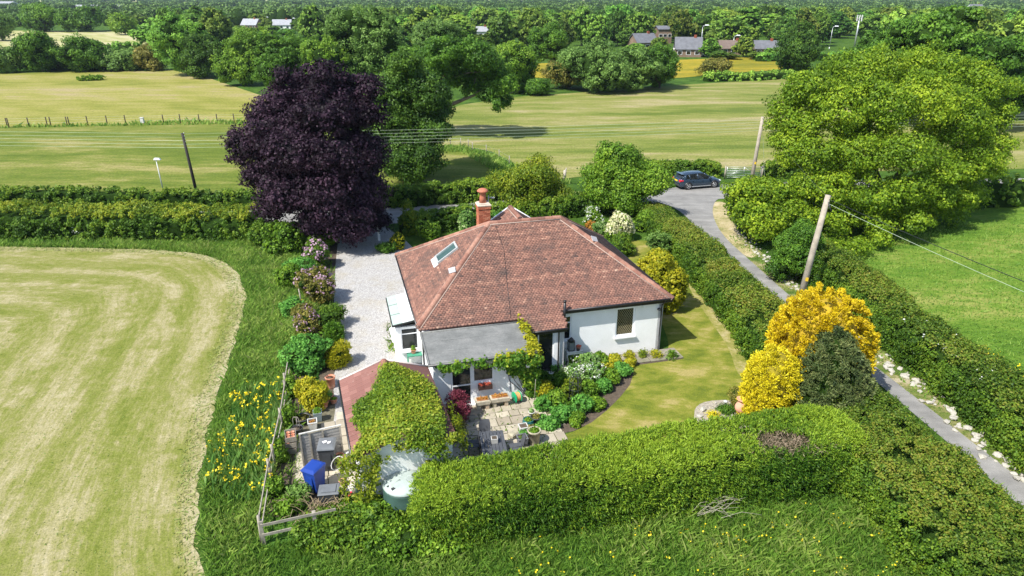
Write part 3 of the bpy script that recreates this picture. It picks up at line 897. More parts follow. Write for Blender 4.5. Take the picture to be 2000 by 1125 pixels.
W_MAIN = dict(s0=9.88, s1=10.9, za=1.03, zb=2.62)
mb = MB()
wall_panel(mb, (6.85, 0.3), (12.4, 0.3), 0, 2.95, 0.25, [(0.2, 0.68, 1.22, 2.52), (W_MAIN['s0'] - 6.85, W_MAIN['s1'] - 6.85, W_MAIN['za'], W_MAIN['zb'])])
wall_panel(mb, (12.4, 0.3), (12.4, 9.4), 0, 2.95, 0.25)
wall_panel(mb, (12.15, 9.4), (0.3, 9.4), 0, 2.95, 0.25)
wall_panel(mb, (0.3, 9.15), (0.3, -2.15), 0, 2.4, 0.25, [(1.5, 2.6, 0.9, 2.2)])
wall_panel(mb, (0.3, 9.15), (0.3, 0.0), 2.402, 2.95, 0.25)
mb.build('wall', M_WALL, house)
mb = MB()      # flat roofed extension and the glazed porch beside it
wall_panel(mb, (0.3, -2.4), (4.7, -2.4), 0, 2.36, 0.25, [(0.75, 1.7, 0.0, 1.98), (1.7, 2.72, 1.1, 1.98)])
wall_panel(mb, (4.7, -2.4), (4.7, -0.66), 0, 2.36, 0.25)
wall_panel(mb, (4.95, -0.65), (6.85, -0.65), 0, 2.4, 0.22, [(0.2, 1.4, 0.04, 2.28)])
wall_panel(mb, (6.85, -0.65), (6.85, 0.298), 0, 2.42, 0.22)
mb.build('extension_wall', M_WALL, house)

def window(name, org, d, wd, z0, z1, bars=(), trans=(), out=(0, -1), fw=0.06, dep=0.07, sill=True, recess=0.04, mat=None, parent=None):
    """frame of separate bars with panes behind, set into an opening that starts at org and runs along d"""
    parent = parent or house
    d = Vector(d); o = Vector(org); nv = Vector(out)
    T = Matrix(((d.x, -nv.x, 0, o.x), (d.y, -nv.y, 0, o.y), (0, 0, 1, 0), (0, 0, 0, 1)))
    f = MB()
    y = recess + dep / 2
    f.box((fw / 2, y, (z0 + z1) / 2), (fw, dep, z1 - z0), T)
    f.box((wd - fw / 2, y, (z0 + z1) / 2), (fw, dep, z1 - z0), T)
    f.box((wd / 2, y, z1 - fw / 2), (wd - 2 * fw, dep, fw), T)
    f.box((wd / 2, y, z0 + fw / 2), (wd - 2 * fw, dep, fw), T)
    for x in bars: f.box((x, y, (z0 + z1) / 2), (fw * 0.8, dep * 0.98, z1 - z0 - 2 * fw), T)
    xs = [fw] + sorted(bars) + [wd - fw]
    for (x0, x1, z) in trans: f.box(((x0 + x1) / 2, y, z), (x1 - x0, dep * 0.95, fw * 0.8), T)
    w_ = f.build(name, mat or M_UPVC, parent)
    p = MB()
    p.box((wd / 2, y, (z0 + z1) / 2), (wd - fw, 0.02, z1 - z0 - fw), T)
    p.build('pane', M_GLASS, w_)
    if sill:
        s = MB(); s.box((wd / 2, recess / 2 - 0.06, z0 - 0.035), (wd + 0.14, 0.2, 0.07), T); s.build('sill', M_UPVC, w_)
    return w_

wm = window('window', (W_MAIN['s0'], 0.3), (1, 0), 1.02, 1.035, 2.615, recess=0.06, fw=0.085)
# diamond leading on the big pane
mb = MB()
sp = 0.17
for k in range(-14, 16):
    for sg_ in (1, -1):
        c0 = k * sp
        pts = []
        for i in range(41):
            x = 0.06 + 0.9 * i / 40; z = 1.1 + (c0 + sg_ * (x - 0.51) * 1.5)
            if 1.09 < z < 2.56: pts.append((x, z))
        if len(pts) > 1:
            (xa, za), (xb, zb) = pts[0], pts[-1]
            mb.tube([(W_MAIN['s0'] + xa, 0.3 + 0.076, za), (W_MAIN['s0'] + xb, 0.3 + 0.076, zb)], 0.008, 3, False)
mb.build('leading', plain('lead_strip', (0.3, 0.26, 0.15), 0.5, 0.1), wm)
window('window', (7.05, 0.3), (1, 0), 0.48, 1.22, 2.52, trans=[(0.06, 0.42, 2.15)], recess=0.04)
window('glazed_door', (1.06, -2.4), (1, 0), 0.94, 0.0, 1.98, trans=[(0.07, 0.87, 1.05)], fw=0.075, sill=False, recess=0.02)
window('window', (2.0, -2.4), (1, 0), 1.02, 1.1, 1.98, fw=0.1, recess=0.02, sill=False)
window('glazed_door', (5.15, -0.65), (1, 0), 1.2, 0.04, 2.28, bars=(0.42,), fw=0.07, sill=False, recess=0.03)
mb = MB(); mb.box((1.5, -2.5, 0.06), (1.3, 0.2, 0.12)); mb.build('doorstep', M_UPVC, house)
mb = MB(); mb.box((5.75, -0.76, 0.05), (1.25, 0.2, 0.1)); mb.build('doorstep', M_UPVC, house)
mb = MB(); mb.box((0.27, 7.1, 1.55), (0.08, 1.0, 1.2)); mb.build('window', M_UPVC, house)

# side porch on the drive: white walls, slanted frames, pale translucent panels on top
bay = MB()
wall_panel(bay, (-0.88, 5.2), (-0.88, 1.95), 0, 2.1, 0.18, [(0.9, 2.3, 0.95, 2.02)])
wall_panel(bay, (-0.698, 1.95), (0.3, 1.95), 0, 2.1, 0.18, [(0.05, 0.9, 0.82, 2.02)])
wall_panel(bay, (0.3, 5.2), (-0.698, 5.2), 0, 2.1, 0.18)
bay.build('side_porch_wall', M_WHITE, house)
bw = window('window', (-0.65, 1.95), (1, 0), 0.85, 0.82, 2.02, trans=[(0.06, 0.79, 1.7)], recess=0.03)
mb = MB(); mb.box((-0.25, 2.3, 1.0), (0.7, 0.3, 0.05)); mb.box((-0.1, 2.28, 1.18), (0.3, 0.25, 0.25)); mb.build('inside_shelf', plain('red_brown_shelf', (0.22, 0.06, 0.04), 0.6), bw)
window('window', (-0.88, 4.3), (0, -1), 1.4, 0.95, 2.02, bars=(0.7,), out=(-1, 0), recess=0.03)
slope = Matrix.Translation((0, 0, 0))
mb = MB()
mb.add([(-1.05, 1.8, 2.2), (-1.05, 5.35, 2.2), (0.28, 5.35, 2.42), (0.28, 1.8, 2.42), (-1.05, 1.8, 2.26), (-1.05, 5.35, 2.26), (0.28, 5.35, 2.48), (0.28, 1.8, 2.48)],
       [(0, 3, 2, 1), (4, 7, 6, 5)[::-1], (0, 1, 5, 4), (1, 2, 6, 5), (2, 3, 7, 6), (3, 0, 4, 7)])
rf = mb.build('side_porch_roof', plain('dark_porch_edge', (0.02, 0.022, 0.02), 0.5), house)
mt = plain('pale_green_roof_glass', (0.42, 0.52, 0.46), 0.25, 0.08, 2, spec=0.5)
for k in range(3):
    y0, y1 = 1.88 + k * 1.16, 1.88 + k * 1.16 + 1.09
    p = MB()
    def sq(xa, xb, dz):
        f = lambda x: 2.26 + (x + 1.05) * 0.1654 + dz
        p.add([(xa, y0, f(xa)), (xb, y0, f(xb)), (xb, y1, f(xb)), (xa, y1, f(xa)), (xa, y0, f(xa) + 0.025), (xb, y0, f(xb) + 0.025), (xb, y1, f(xb) + 0.025), (xa, y1, f(xa) + 0.025)],
              [(0, 3, 2, 1), (4, 5, 6, 7), (0, 1, 5, 4), (1, 2, 6, 5), (2, 3, 7, 6), (3, 0, 4, 7)])
    sq(-1.0, -0.55, 0.004)
    p.build('roof_panel', mt, rf)
    p = MB(); sq(-0.54, 0.22, 0.004)
    p.build('roof_panel', plain('white_roof_panel', (0.72, 0.76, 0.74), 0.4, 0.05, 2), rf)
    p = MB(); p.box((-0.35, y1 + 0.035, 2.41), (1.2, 0.04, 0.04)); 

# ---- main roof
SX, SY, ZE, ZR = 12.75, 9.72, 3.0, 6.12
RA, RB, RY = 4.45, 8.3, 4.75
kf = (ZR - ZE) / RY
zc = ZE - 0.82 * kf
m, n, out = newmat('clay_tile')
att = n.nodes.new('ShaderNodeAttribute'); att.attribute_name = 'tone'
col = ramp(n, att.outputs['Fac'], [(0.0, (0.09, 0.06, 0.053)), (0.22, (0.15, 0.085, 0.068)), (0.5, (0.235, 0.12, 0.09)), (0.75, (0.33, 0.18, 0.13)), (0.95, (0.46, 0.3, 0.22))])
v = coords(n, 'obj')
l1 = noise(n, v, 0.8, 7, 0.75, 0.6)
col = mixc(n, ramp(n, l1, [(0.48, (0, 0, 0)), (0.66, (0.75, 0.75, 0.75))]), col, (0.085, 0.065, 0.058))
l2 = noise(n, v, 9, 5, 0.7)
col = mixc(n, 0.5, col, ramp(n, l2, [(0.3, (0.6, 0.6, 0.6)), (0.72, (1.4, 1.4, 1.4))]), 'MULTIPLY')
col = mixc(n, ramp(n, noise(n, v, 4.2, 5, 0.8), [(0.68, (0, 0, 0)), (0.74, (0.7, 0.7, 0.7))]), col, (0.55, 0.5, 0.43))
finish(n, out, col, 0.85, 0.2, 0, l2, 0.4, 0.008)
M_TILE = m
def tiles(name, poly3, up, mat, parent, w_=0.165, g=0.108, seed=1, th=0.024):
    """plain clay tiles in broken courses over a roof plane, clipped to its outline"""
    rng = np.random.default_rng(seed)
    P = [Vector(p) for p in poly3]
    nrm = (P[1] - P[0]).cross(P[2] - P[0]).normalized()
    if nrm.z < 0: nrm = -nrm
    V_ = (Vector(up) - nrm * Vector(up).dot(nrm)).normalized()
    U_ = V_.cross(nrm).normalized()
    o = P[0]
    uv = [((p - o).dot(U_), (p - o).dot(V_)) for p in P]
    us = [q[0] for q in uv]; vs = [q[1] for q in uv]
    X, Y, RW = [], [], []
    r = 0
    y = min(vs)
    while y < max(vs):
        off = (w_ / 2 if r % 2 else 0) + rng.uniform(-0.008, 0.008)
        xs = np.arange(min(us) - w_ + off, max(us) + w_, w_)
        X.append(xs); Y.append(np.full(len(xs), y)); RW.append(np.full(len(xs), r))
        y += g; r += 1
    X = np.concatenate(X); Y = np.concatenate(Y); RW = np.concatenate(RW)
    k = in_poly(X, Y + g * 0.5, uv)
    X, Y, RW = X[k], Y[k], RW[k]
    nn = len(X)
    h = w_ / 2 - 0.004
    lift = 0.012 + rng.normal(0, 0.003, nn).clip(-0.006, 0.01)
    sk = rng.normal(0, 0.003, nn)
    def pt(x, y, z):
        return np.outer(x, U_) + np.outer(y, V_) + np.outer(z, nrm) + np.array(o)[None]
    z0 = np.full(nn, 0.0)
    vv = np.stack([pt(X - h, Y + sk, z0), pt(X + h, Y - sk, z0), pt(X - h, Y + sk, lift + th), pt(X + h, Y - sk, lift + th), pt(X - h, Y + g + 0.01, z0 + th * 0.7), pt(X + h, Y + g + 0.01, z0 + th * 0.7)], 1)
    F = np.array([[0, 1, 3, 2], [2, 3, 5, 4]])
    idx = (np.arange(nn)[:, None, None] * 6 + F[None]).reshape(-1, 4)
    tri = (np.arange(nn)[:, None, None] * 6 + np.array([[0, 2, 4], [1, 5, 3]])[None]).reshape(-1, 3)
    me = bpy.data.meshes.new(name)
    me.vertices.add(nn * 6); me.vertices.foreach_set('co', vv.astype(np.float32).ravel())
    li = np.concatenate([idx.ravel(), tri.ravel()]).astype(np.int32)
    me.loops.add(len(li)); me.loops.foreach_set('vertex_index', li)
    me.polygons.add(len(idx) + len(tri))
    ls = np.concatenate([np.arange(len(idx)) * 4, len(idx) * 4 + np.arange(len(tri)) * 3]).astype(np.int32)
    lt = np.concatenate([np.full(len(idx), 4), np.full(len(tri), 3)]).astype(np.int32)
    me.polygons.foreach_set('loop_start', ls); me.polygons.foreach_set('loop_total', lt)
    tn = 0.45 + rng.normal(0, 0.12, nn) + 0.07 * rng.normal(0, 1, RW.max() + 1)[RW]
    a = me.attributes.new('tone', 'FLOAT', 'POINT'); a.data.foreach_set('value', np.repeat(np.clip(tn, 0, 1), 6).astype(np.float32))
    me.update(); me.validate()
    ob = link(name, me, mat, parent)
    ob['kind'] = 'stuff'
    return ob

M_UNDER = plain('roof_underlay', (0.09, 0.05, 0.045), 0.9, 0.2)
A0, B0, C0, D0 = (0, 0, ZE), (SX, 0, ZE), (SX, SY, ZE), (0, SY, ZE)
R1, R2 = (RA, RY, ZR), (RB, RY, ZR)
CS = [(4.86, -0.82, zc), (6.93, -0.82, zc), (6.93, 0, ZE)]
FL = [(0.0, -0.2, ZE - 0.2 * kf), (4.86, -0.2, ZE - 0.2 * kf)]
mb = MB()
dz = 0.02
lw = lambda p: (p[0], p[1], p[2] - dz)
mb.add([lw(p) for p in (A0, *FL, *CS, B0, R2, R1)], [tuple(range(9))])
mb.add([lw(p) for p in (D0, A0, R1)], [(0, 1, 2)])
mb.add([lw(p) for p in (B0, C0, R2)], [(0, 1, 2)])
mb.add([lw(p) for p in (C0, D0, R1, R2)], [(0, 1, 2, 3)])
mb.add([(0.05, 0.05, ZE - 0.14), (SX - 0.05, 0.05, ZE - 0.14), (SX - 0.05, SY - 0.05, ZE - 0.14), (0.05, SY - 0.05, ZE - 0.14)], [(3, 2, 1, 0)])
roof = mb.build('roof', M_UNDER, house)
tiles('roof_tiles', [A0, *FL, *CS, B0, R2, R1], (0, 1, 1), M_TILE, roof, seed=1)
tiles('roof_tiles', [D0, A0, R1], (1, 0, 1), M_TILE, roof, seed=2)
tiles('roof_tiles', [B0, C0, R2], (-1, 0, 1), M_TILE, roof, seed=3)
tiles('roof_tiles', [C0, D0, R1, R2], (0, -1, 1), M_TILE, roof, seed=4)
# gabled rear wing whose ridge runs back from the middle of the main ridge
GX, GB, GZ, GW = 6.15, 7.0, 6.2, 2.1
zg = GZ - GW * 0.66
gl = [(GX, GB, GZ), (GX, 4.9, GZ), (GX - GW, GB, zg)]
gr_ = [(GX, 4.9, GZ), (GX, GB, GZ), (GX + GW, GB, zg)]
mb = MB()
mb.add([lw(p) for p in gl], [(0, 1, 2)]); mb.add([lw(p) for p in gr_], [(0, 1, 2)])
mb.build('rear_wing_roof', M_UNDER, house)
tiles('roof_tiles', gl, (1, 0, 1), M_TILE, roof, seed=5)
tiles('roof_tiles', gr_, (-1, 0, 1), M_TILE, roof, seed=6)
mb = MB()
mb.add([(GX - GW, GB - 0.02, zg), (GX + GW, GB - 0.02, zg), (GX, GB - 0.02, GZ - 0.03)], [(0, 1, 2)])
mb.prism([(GX - GW, GB - 0.1), (GX + GW, GB - 0.1), (GX + GW, GB - 0.03), (GX - GW, GB - 0.03)], 3.2, zg)
mb.build('gable_wall', M_WHITE, house)
for s_ in (-1, 1):
    b_ = MB()
    b_.tube([(GX + s_ * 0.03, GB + 0.03, GZ + 0.02), (GX + s_ * (GW + 0.1), GB + 0.03, zg - 0.03)], 0.05, 4)
    b_.build('bargeboard', M_UPVC, house)

# hip and ridge tiles, each its own piece on a mortar bed
prof = [(-0.15, -0.075), (-0.1, 0.0), (-0.04, 0.035), (0.04, 0.035), (0.1, 0.0), (0.15, -0.075)]
mb = MB()
vs = []
for x in (0.0, 0.43):
    lift_ = 0.012 if x == 0 else 0
    vs += [(x, p[0], p[1] + lift_) for p in prof] + [(x, p[0] * 0.86, p[1] - 0.02 + lift_) for p in prof]
k6 = 6
fs = []
for i in range(5):
    fs.append((i, i + 1, 12 + i + 1, 12 + i)[::-1]); fs.append((6 + i, 6 + i + 1, 18 + i + 1, 18 + i))
    fs.append((i, i + 1, 6 + i + 1, 6 + i)); fs.append((12 + i, 12 + i + 1, 18 + i + 1, 18 + i)[::-1])
fs += [(0, 6, 18, 12), (5, 17, 23, 11)]
mb.add(vs, fs)
m, n, out = newmat('ridge_clay')
oi = n.nodes.new('ShaderNodeObjectInfo')
v = coords(n, 'obj'); a = noise(n, v, 9, 5, 0.7)
col = ramp(n, oi.outputs['Random'], [(0, (0.15, 0.08, 0.062)), (0.5, (0.23, 0.11, 0.08)), (1, (0.33, 0.18, 0.13))])
col = mixc(n, 0.6, col, ramp(n, a, [(0.3, (0.5, 0.5, 0.5)), (0.7, (1.5, 1.5, 1.5))]), 'MULTIPLY')
finish(n, out, col, 0.85, 0.2, 0, a, 0.4, 0.01)
M_RIDGE = m
tile_me = mb.mesh('hip_tile'); tile_me.materials.append(M_RIDGE)
mort = MB()
rng = random.Random(4)
def run_tiles(name, p, q, dzz=0.055):
    p, q = Vector(p), Vector(q)
    d = (q - p); L = d.length; k = int(L / 0.4)
    rx = d.normalized(); ry = Vector((0, 0, 1)).cross(rx).normalized(); rzv = rx.cross(ry)
    for i in range(k):
        o = bpy.data.objects.new(name, tile_me); C.objects.link(o); o.parent = roof
        pos = p + rx * (i * L / k) + rzv * (dzz + rng.uniform(-0.006, 0.006))
        M_ = Matrix((rx, ry, rzv)).transposed().to_4x4(); M_.translation = pos
        o.matrix_local = M_ @ Matrix.Rotation(rng.uniform(-0.025, 0.025), 4, 'Z')
    mort.tube([p + rzv * 0.03, q + rzv * 0.03], 0.05, 6)
    for s_ in (-1, 1):
        mort.tube([p + ry * 0.16 * s_ - rzv * 0.045, q + ry * 0.16 * s_ - rzv * 0.045], 0.03, 5)
run_tiles('hip_tile', A0, R1); run_tiles('hip_tile', D0, R1); run_tiles('hip_tile', B0, R2); run_tiles('hip_tile', C0, R2)
run_tiles('ridge_tile', R1, R2); run_tiles('ridge_tile', (GX, GB, GZ), (GX, 4.9, GZ))
mort.build('mortar', plain('mortar', (0.38, 0.29, 0.24), 0.9, 0.15), roof)
# lead patches and the crack line on the roof
def on_front(a, b, dz=0.045): return (a, b, ZE + kf * b + dz)
mb = MB()
pts = [on_front(4.75, 4.5), on_front(4.85, 3.2), on_front(4.6, 1.6), on_front(4.35, -0.15)]
mb.tube(pts, 0.012, 5); mb.build('cable', M_BLACK, house)
for (a_, b_) in ((2.05, 2.35), ):
    mb = MB(); mb.box((0, 0, 0), (0.34, 0.3, 0.03), Matrix.Translation((a_, b_, ZE + kf * b_ + 0.12)) @ Matrix.Rotation(math.atan(0.68), 4, 'X') @ Matrix.Rotation(R(-20), 4, 'Y')); mb.build('lead_patch', plain('lead', (0.36, 0.35, 0.36), 0.6, 0.1), roof)
a_, b_ = 9.7, 3.28
mb = MB(); mb.box((0, 0, 0), (0.36, 0.34, 0.03), Matrix.Translation((a_, b_, ZE + kf * b_ + 0.13)) @ Matrix.Rotation(math.atan(0.6), 4, 'X') @ Matrix.Rotation(R(25), 4, 'Y')); mb.build('lead_patch', plain('lead', (0.36, 0.35, 0.36), 0.6, 0.1), roof)

# skylight on the left slope
kl = (ZR - ZE) / RA
def on_left(a, b, dz=0.0): return Vector((a, b, ZE + kl * a + dz))
rx = Vector((0, 1, 0)); up_ = Vector((1, 0, kl)).normalized(); nr = up_.cross(-rx).normalized()
if nr.z < 0: nr = -nr
T = Matrix((rx, up_, nr)).transposed().to_4x4(); T.translation = on_left(2.25, 4.95, 0.0)
mb = MB()
for (c, s) in (((0, -0.62, 0.06), (1.0, 0.1, 0.12)), ((0, 0.62, 0.06), (1.0, 0.1, 0.12)), ((-0.45, 0, 0.06), (0.1, 1.14, 0.12)), ((0.45, 0, 0.06), (0.1, 1.14, 0.12))):
    mb.box(c, s, T)
skl = mb.build('skylight', plain('skylight_frame', (0.36, 0.38, 0.38), 0.5, 0.1), house)
mb = MB(); mb.box((0, 0, 0.055), (0.8, 1.14, 0.03), T); mb.build('pane', plain('skylight_glass', (0.06, 0.11, 0.11), 0.12, 0.2, 2, spec=0.6), skl)
mb = MB(); mb.box((0, -0.8, 0.045), (1.15, 0.28, 0.03), T); mb.build('flashing', plain('pale_flashing', (0.62, 0.63, 0.63), 0.6, 0.08), skl)

# chimney: bricks as real courses
mb = MB()
rngc = np.random.default_rng(8)
CX, CY = 4.5, 6.35
cw, cd = 0.62, 0.62
chm = MB(); chm.box((CX, CY, 5.4), (cw - 0.04, cd - 0.04, 2.6))
chim = chm.build('chimney', plain('chimney_mortar', (0.42, 0.34, 0.28), 0.9, 0.15), house)
BV, BF, BT = [], [], []
def brick(c, s, rz):
    b_ = MB(); b_.box(c, s, rz=rz)
    k_ = len(BV); BV.extend(b_.v); BF.extend([tuple(i + k_ for i in f) for f in b_.f]); BT.extend([float(np.clip(rngc.normal(0.5, 0.22), 0, 1))] * 8)
z = 4.3
row = 0
while z < 6.6:
    ex = 0.03 if z > 6.42 else 0
    for side in range(4):
        L_ = (cw if side % 2 == 0 else cd) + 2 * ex
        k_ = 3
        bl = L_ / k_
        for i in range(-1, k_ + 1):
            x0 = -L_ / 2 + i * bl + (bl / 2 if row % 2 else 0); x1 = x0 + bl - 0.012
            x0 = max(x0, -L_ / 2); x1 = min(x1, L_ / 2)
            if x1 - x0 < 0.03: continue
            off = (cd / 2 if side % 2 == 0 else cw / 2) + ex - 0.012 + rngc.uniform(-0.002, 0.002)
            ang = side * math.pi / 2
            cxp, cyp = (x0 + x1) / 2, -off
            brick((CX + cxp * math.cos(ang) - cyp * math.sin(ang), CY + cxp * math.sin(ang) + cyp * math.cos(ang), z + 0.032), (x1 - x0, 0.05, 0.062), ang)
    z += 0.075; row += 1
me = bpy.data.meshes.new('bricks'); me.from_pydata(BV, [], BF)
a = me.attributes.new('tone', 'FLOAT', 'POINT'); a.data.foreach_set('value', np.array(BT, np.float32)); me.update()
m, n, out = newmat('red_brick')
att = n.nodes.new('ShaderNodeAttribute'); att.attribute_name = 'tone'
v = coords(n, 'obj'); a = noise(n, v, 12, 4, 0.7)
col = ramp(n, att.outputs['Fac'], [(0, (0.24, 0.07, 0.04)), (0.5, (0.42, 0.13, 0.07)), (1, (0.55, 0.24, 0.14))])
col = mixc(n, 0.5, col, ramp(n, a, [(0.3, (0.6, 0.6, 0.6)), (0.7, (1.4, 1.4, 1.4))]), 'MULTIPLY')
finish(n, out, col, 0.9, 0.2, 0, a, 0.4, 0.01)
M_BRICK = m
o = link('bricks', me, M_BRICK, chim); o['kind'] = 'stuff'
mb = MB(); mb.cham((CX, CY, 6.66), (0.74, 0.74, 0.12), 0.04); mb.cham((CX, CY, 6.74), (0.6, 0.6, 0.06), 0.025); mb.build('chimney_cap', plain('flaunching', (0.5, 0.42, 0.34), 0.9, 0.2), chim)
mb = MB(); mb.lathe([(0.2, 0), (0.17, 0.3), (0.15, 0.5), (0.19, 0.52), (0.2, 0.56), (0.3, 0.6), (0.31, 0.64), (0.22, 0.72), (0.12, 0.76), (0.02, 0.77)], (CX - 0.02, CY, 6.76), 16); mb.build('chimney_pot', plain('chimney_pot_clay', (0.42, 0.15, 0.09), 0.8, 0.15), chim)
mb = MB(); mb.tube([(CX + 0.3, CY + 0.1, 6.4), (CX + 0.32, CY + 0.12, 7.1)], 0.02, 6); mb.tube([(CX + 0.3, CY + 0.12, 6.95), (CX + 0.62, CY - 0.05, 7.0)], 0.02, 6)
for k in range(5): mb.tube([(CX + 0.3 + 0.07 * k, CY + 0.27 - 0.02 * k, 6.95 + 0.01 * k), (CX + 0.3 + 0.07 * k, CY - 0.05 - 0.02 * k, 6.95 + 0.01 * k)], 0.012, 4)
tag(mb.build('television_aerial', M_GALV), 'grey television aerial strapped to the brick chimney', 'aerial')
bpy.data.objects['television_aerial'].matrix_world = HM

# gutters, fascia and downpipes
def gut(p, q, r=0.055):
    g_ = MB(); g_.tube([p, q], r, 8); g_.build('gutter', M_BLACK, house)
gut((6.95, -0.03, ZE - 0.02), (SX, -0.03, ZE - 0.02)); gut((SX + 0.03, 0, ZE - 0.02), (SX + 0.03, SY, ZE - 0.02)); gut((-0.03, 0.0, ZE - 0.02), (-0.03, SY, ZE - 0.02))
gut((4.9, -0.86, zc - 0.02), (6.95, -0.86, zc - 0.02))
for c_, s__ in (((9.9, 0.04, ZE - 0.12), (5.7, 0.03, 0.2)), ((SX - 0.04, SY / 2, ZE - 0.12), (0.03, SY - 0.2, 0.18)), ((0.04, 4.9, ZE - 0.12), (0.03, SY - 0.3, 0.18)), ((5.9, -0.8, zc - 0.11), (2.05, 0.03, 0.16))):
    mb = MB(); mb.box(c_, s__); mb.build('fascia', M_BLACK, house)

mb = MB(); mb.tube([(12.3, -0.03, 2.95), (12.3, 0.02, 2.8), (12.28, 0.22, 2.6), (12.28, 0.22, 0.03), (12.22, 0.14, 0.0)], 0.038, 8); mb.build('downpipe', M_BLACK, house)
mb = MB(); mb.tube([(6.55, -0.86, zc - 0.04), (6.55, -0.73, 2.25), (6.55, -0.72, 0.05)], 0.038, 8); mb.build('downpipe', M_BLACK, house)
mb = MB(); mb.tube([(0.02, -0.05, 2.95), (0.1, 0.1, 2.75), (0.2, 0.15, 2.5), (0.22, 0.15, 0.1)], 0.045, 8); mb.build('downpipe', M_BLACK, house)
mb = MB(); mb.tube([(7.02, 0.02, 2.35), (7.02, -0.08, 2.6), (7.02, -0.08, 3.45)], 0.065, 10); mb.tube([(7.02, -0.08, 3.451), (7.02, -0.08, 3.55)], 0.075, 10); mb.build('vent_pipe', M_BLACK, house)
mb = MB(); mb.cham((11.35, 0.24, 2.66), (0.2, 0.1, 0.26), 0.02); mb.build('alarm_box', M_UPVC, house)
mb = MB(); mb.lathe([(0.02, 0), (0.09, 0.05), (0.08, 0.13), (0.03, 0.16)], (12.12, 0.18, 2.3), 10); mb.box((12.12, 0.26, 2.38), (0.04, 0.1, 0.04)); mb.build('outside_light', M_GREY, house)

# flat roof of the extension: felt sheets with laps
m, n, out = newmat('roof_felt')
v = coords(n, 'obj'); a = noise(n, v, 1.1, 7, 0.7, 0.4); b = noise(n, v, 14, 4, 0.7)
col = ramp(n, a, [(0.3, (0.12, 0.125, 0.12)), (0.5, (0.17, 0.175, 0.168)), (0.7, (0.23, 0.23, 0.22))])
col = mixc(n, 0.5, col, ramp(n, b, [(0.3, (0.7, 0.7, 0.7)), (0.7, (1.3, 1.3, 1.3))]), 'MULTIPLY')
col = mixc(n, ramp(n, noise(n, coords(n, 'obj', (0.6, 3, 1)), 1.2, 5, 0.7), [(0.6, (0, 0, 0)), (0.75, (0.3, 0.3, 0.3))]), col, (0.36, 0.36, 0.34))
finish(n, out, col, 0.95, 0.15, 0, b, 0.4, 0.01)
M_FELT = m
mb = MB()
zb_, zf_ = 2.76, 2.5
mb.add([(0.06, -2.78, zf_ - 0.12), (4.86, -2.78, zf_ - 0.12), (4.86, -0.12, zb_ - 0.12), (0.06, -0.12, zb_ - 0.12), (0.06, -2.78, zf_), (4.86, -2.78, zf_), (4.86, -0.12, zb_), (0.06, -0.12, zb_)],
       [(0, 3, 2, 1), (4, 5, 6, 7), (0, 1, 5, 4), (1, 2, 6, 5), (2, 3, 7, 6), (3, 0, 4, 7)])
fr = mb.build('flat_roof', plain('felt_edge', (0.1, 0.1, 0.1), 0.9), house)
ks = (zb_ - zf_) / 2.66
for k in range(3):
    y0 = -2.76 + k * 0.86; y1 = y0 + 0.9
    y1 = min(y1, -0.2)
    f = lambda y: zf_ + (y + 2.78) * ks
    dz0 = 0.012 + (0.006 if k else 0)
    p = MB(); p.add([(0.1, y0, f(y0) + dz0 - 0.004), (4.82, y0, f(y0) + dz0 - 0.004), (4.82, y1, f(y1) + 0.006 + 0.0), (0.1, y1, f(y1) + 0.006), (0.1, y0, f(y0) + 0.001), (4.82, y0, f(y0) + 0.001)], [(0, 1, 2, 3), (4, 5, 1, 0)])
    p.build('felt_sheet', M_FELT, fr)
mb = MB()
for x in (0.09, 4.83): mb.add([(x - 0.04, -2.79, zf_), (x + 0.04, -2.79, zf_), (x + 0.04, -0.2, f(-0.2)), (x - 0.04, -0.2, f(-0.2)), (x - 0.03, -2.79, zf_ + 0.05), (x + 0.03, -2.79, zf_ + 0.05), (x + 0.03, -0.2, f(-0.2) + 0.05), (x - 0.03, -0.2, f(-0.2) + 0.05)], [(4, 5, 6, 7), (0, 1, 5, 4), (1, 2, 6, 5), (2, 3, 7, 6), (3, 0, 4, 7)])
mb.tube([(0.05, -2.8, zf_ - 0.03), (4.87, -2.8, zf_ - 0.03)], 0.035, 6)
mb.tube([(0.06, -0.22, f(-0.22) + 0.01), (4.86, -0.22, f(-0.22) + 0.01)], 0.05, 6)
mb.build('felt_kerb', M_FELT, fr)

# window box, pots on the sill, dish
def loose(name, mb, mat, label, cat, group=None, M=HM):
    o = mb.build(name, mat); o.matrix_world = M
    return tag(o, label, cat, group)
t = tag(empty('window_box', hs(2.56, -2.52, 0.82), HT), 'dark window box of red flowers under the small extension window', 'window box')
mb = MB(); mb.box((0, 0.0, 0.0), (0.62, 0.02, 0.2), Matrix.Translation((0, -0.1, 0.1))); mb.box((0, 0.09, 0.1), (0.62, 0.02, 0.2)); mb.box((-0.3, 0, 0.1), (0.02, 0.16, 0.2)); mb.box((0.3, 0, 0.1), (0.02, 0.16, 0.2)); mb.box((0, 0, 0.01), (0.6, 0.17, 0.02)); mb.build('trough', plain('brown_trough', (0.06, 0.03, 0.025), 0.6), t)
mb = MB(); mb.box((0, 0, 0.15), (0.57, 0.16, 0.02)); mb.build('soil', M_SOIL, t)
rg = np.random.default_rng(3)
pp = np.stack([rg.uniform(-0.28, 0.28, 120), rg.uniform(-0.08, 0.08, 120), rg.uniform(0.16, 0.3, 120)], 1)
link('flowers', leaf_mesh('flowers', pp, np.tile([0, 0, 1.0], (120, 1)), 0.07, 0.06, rg), LM['redflower'], t)

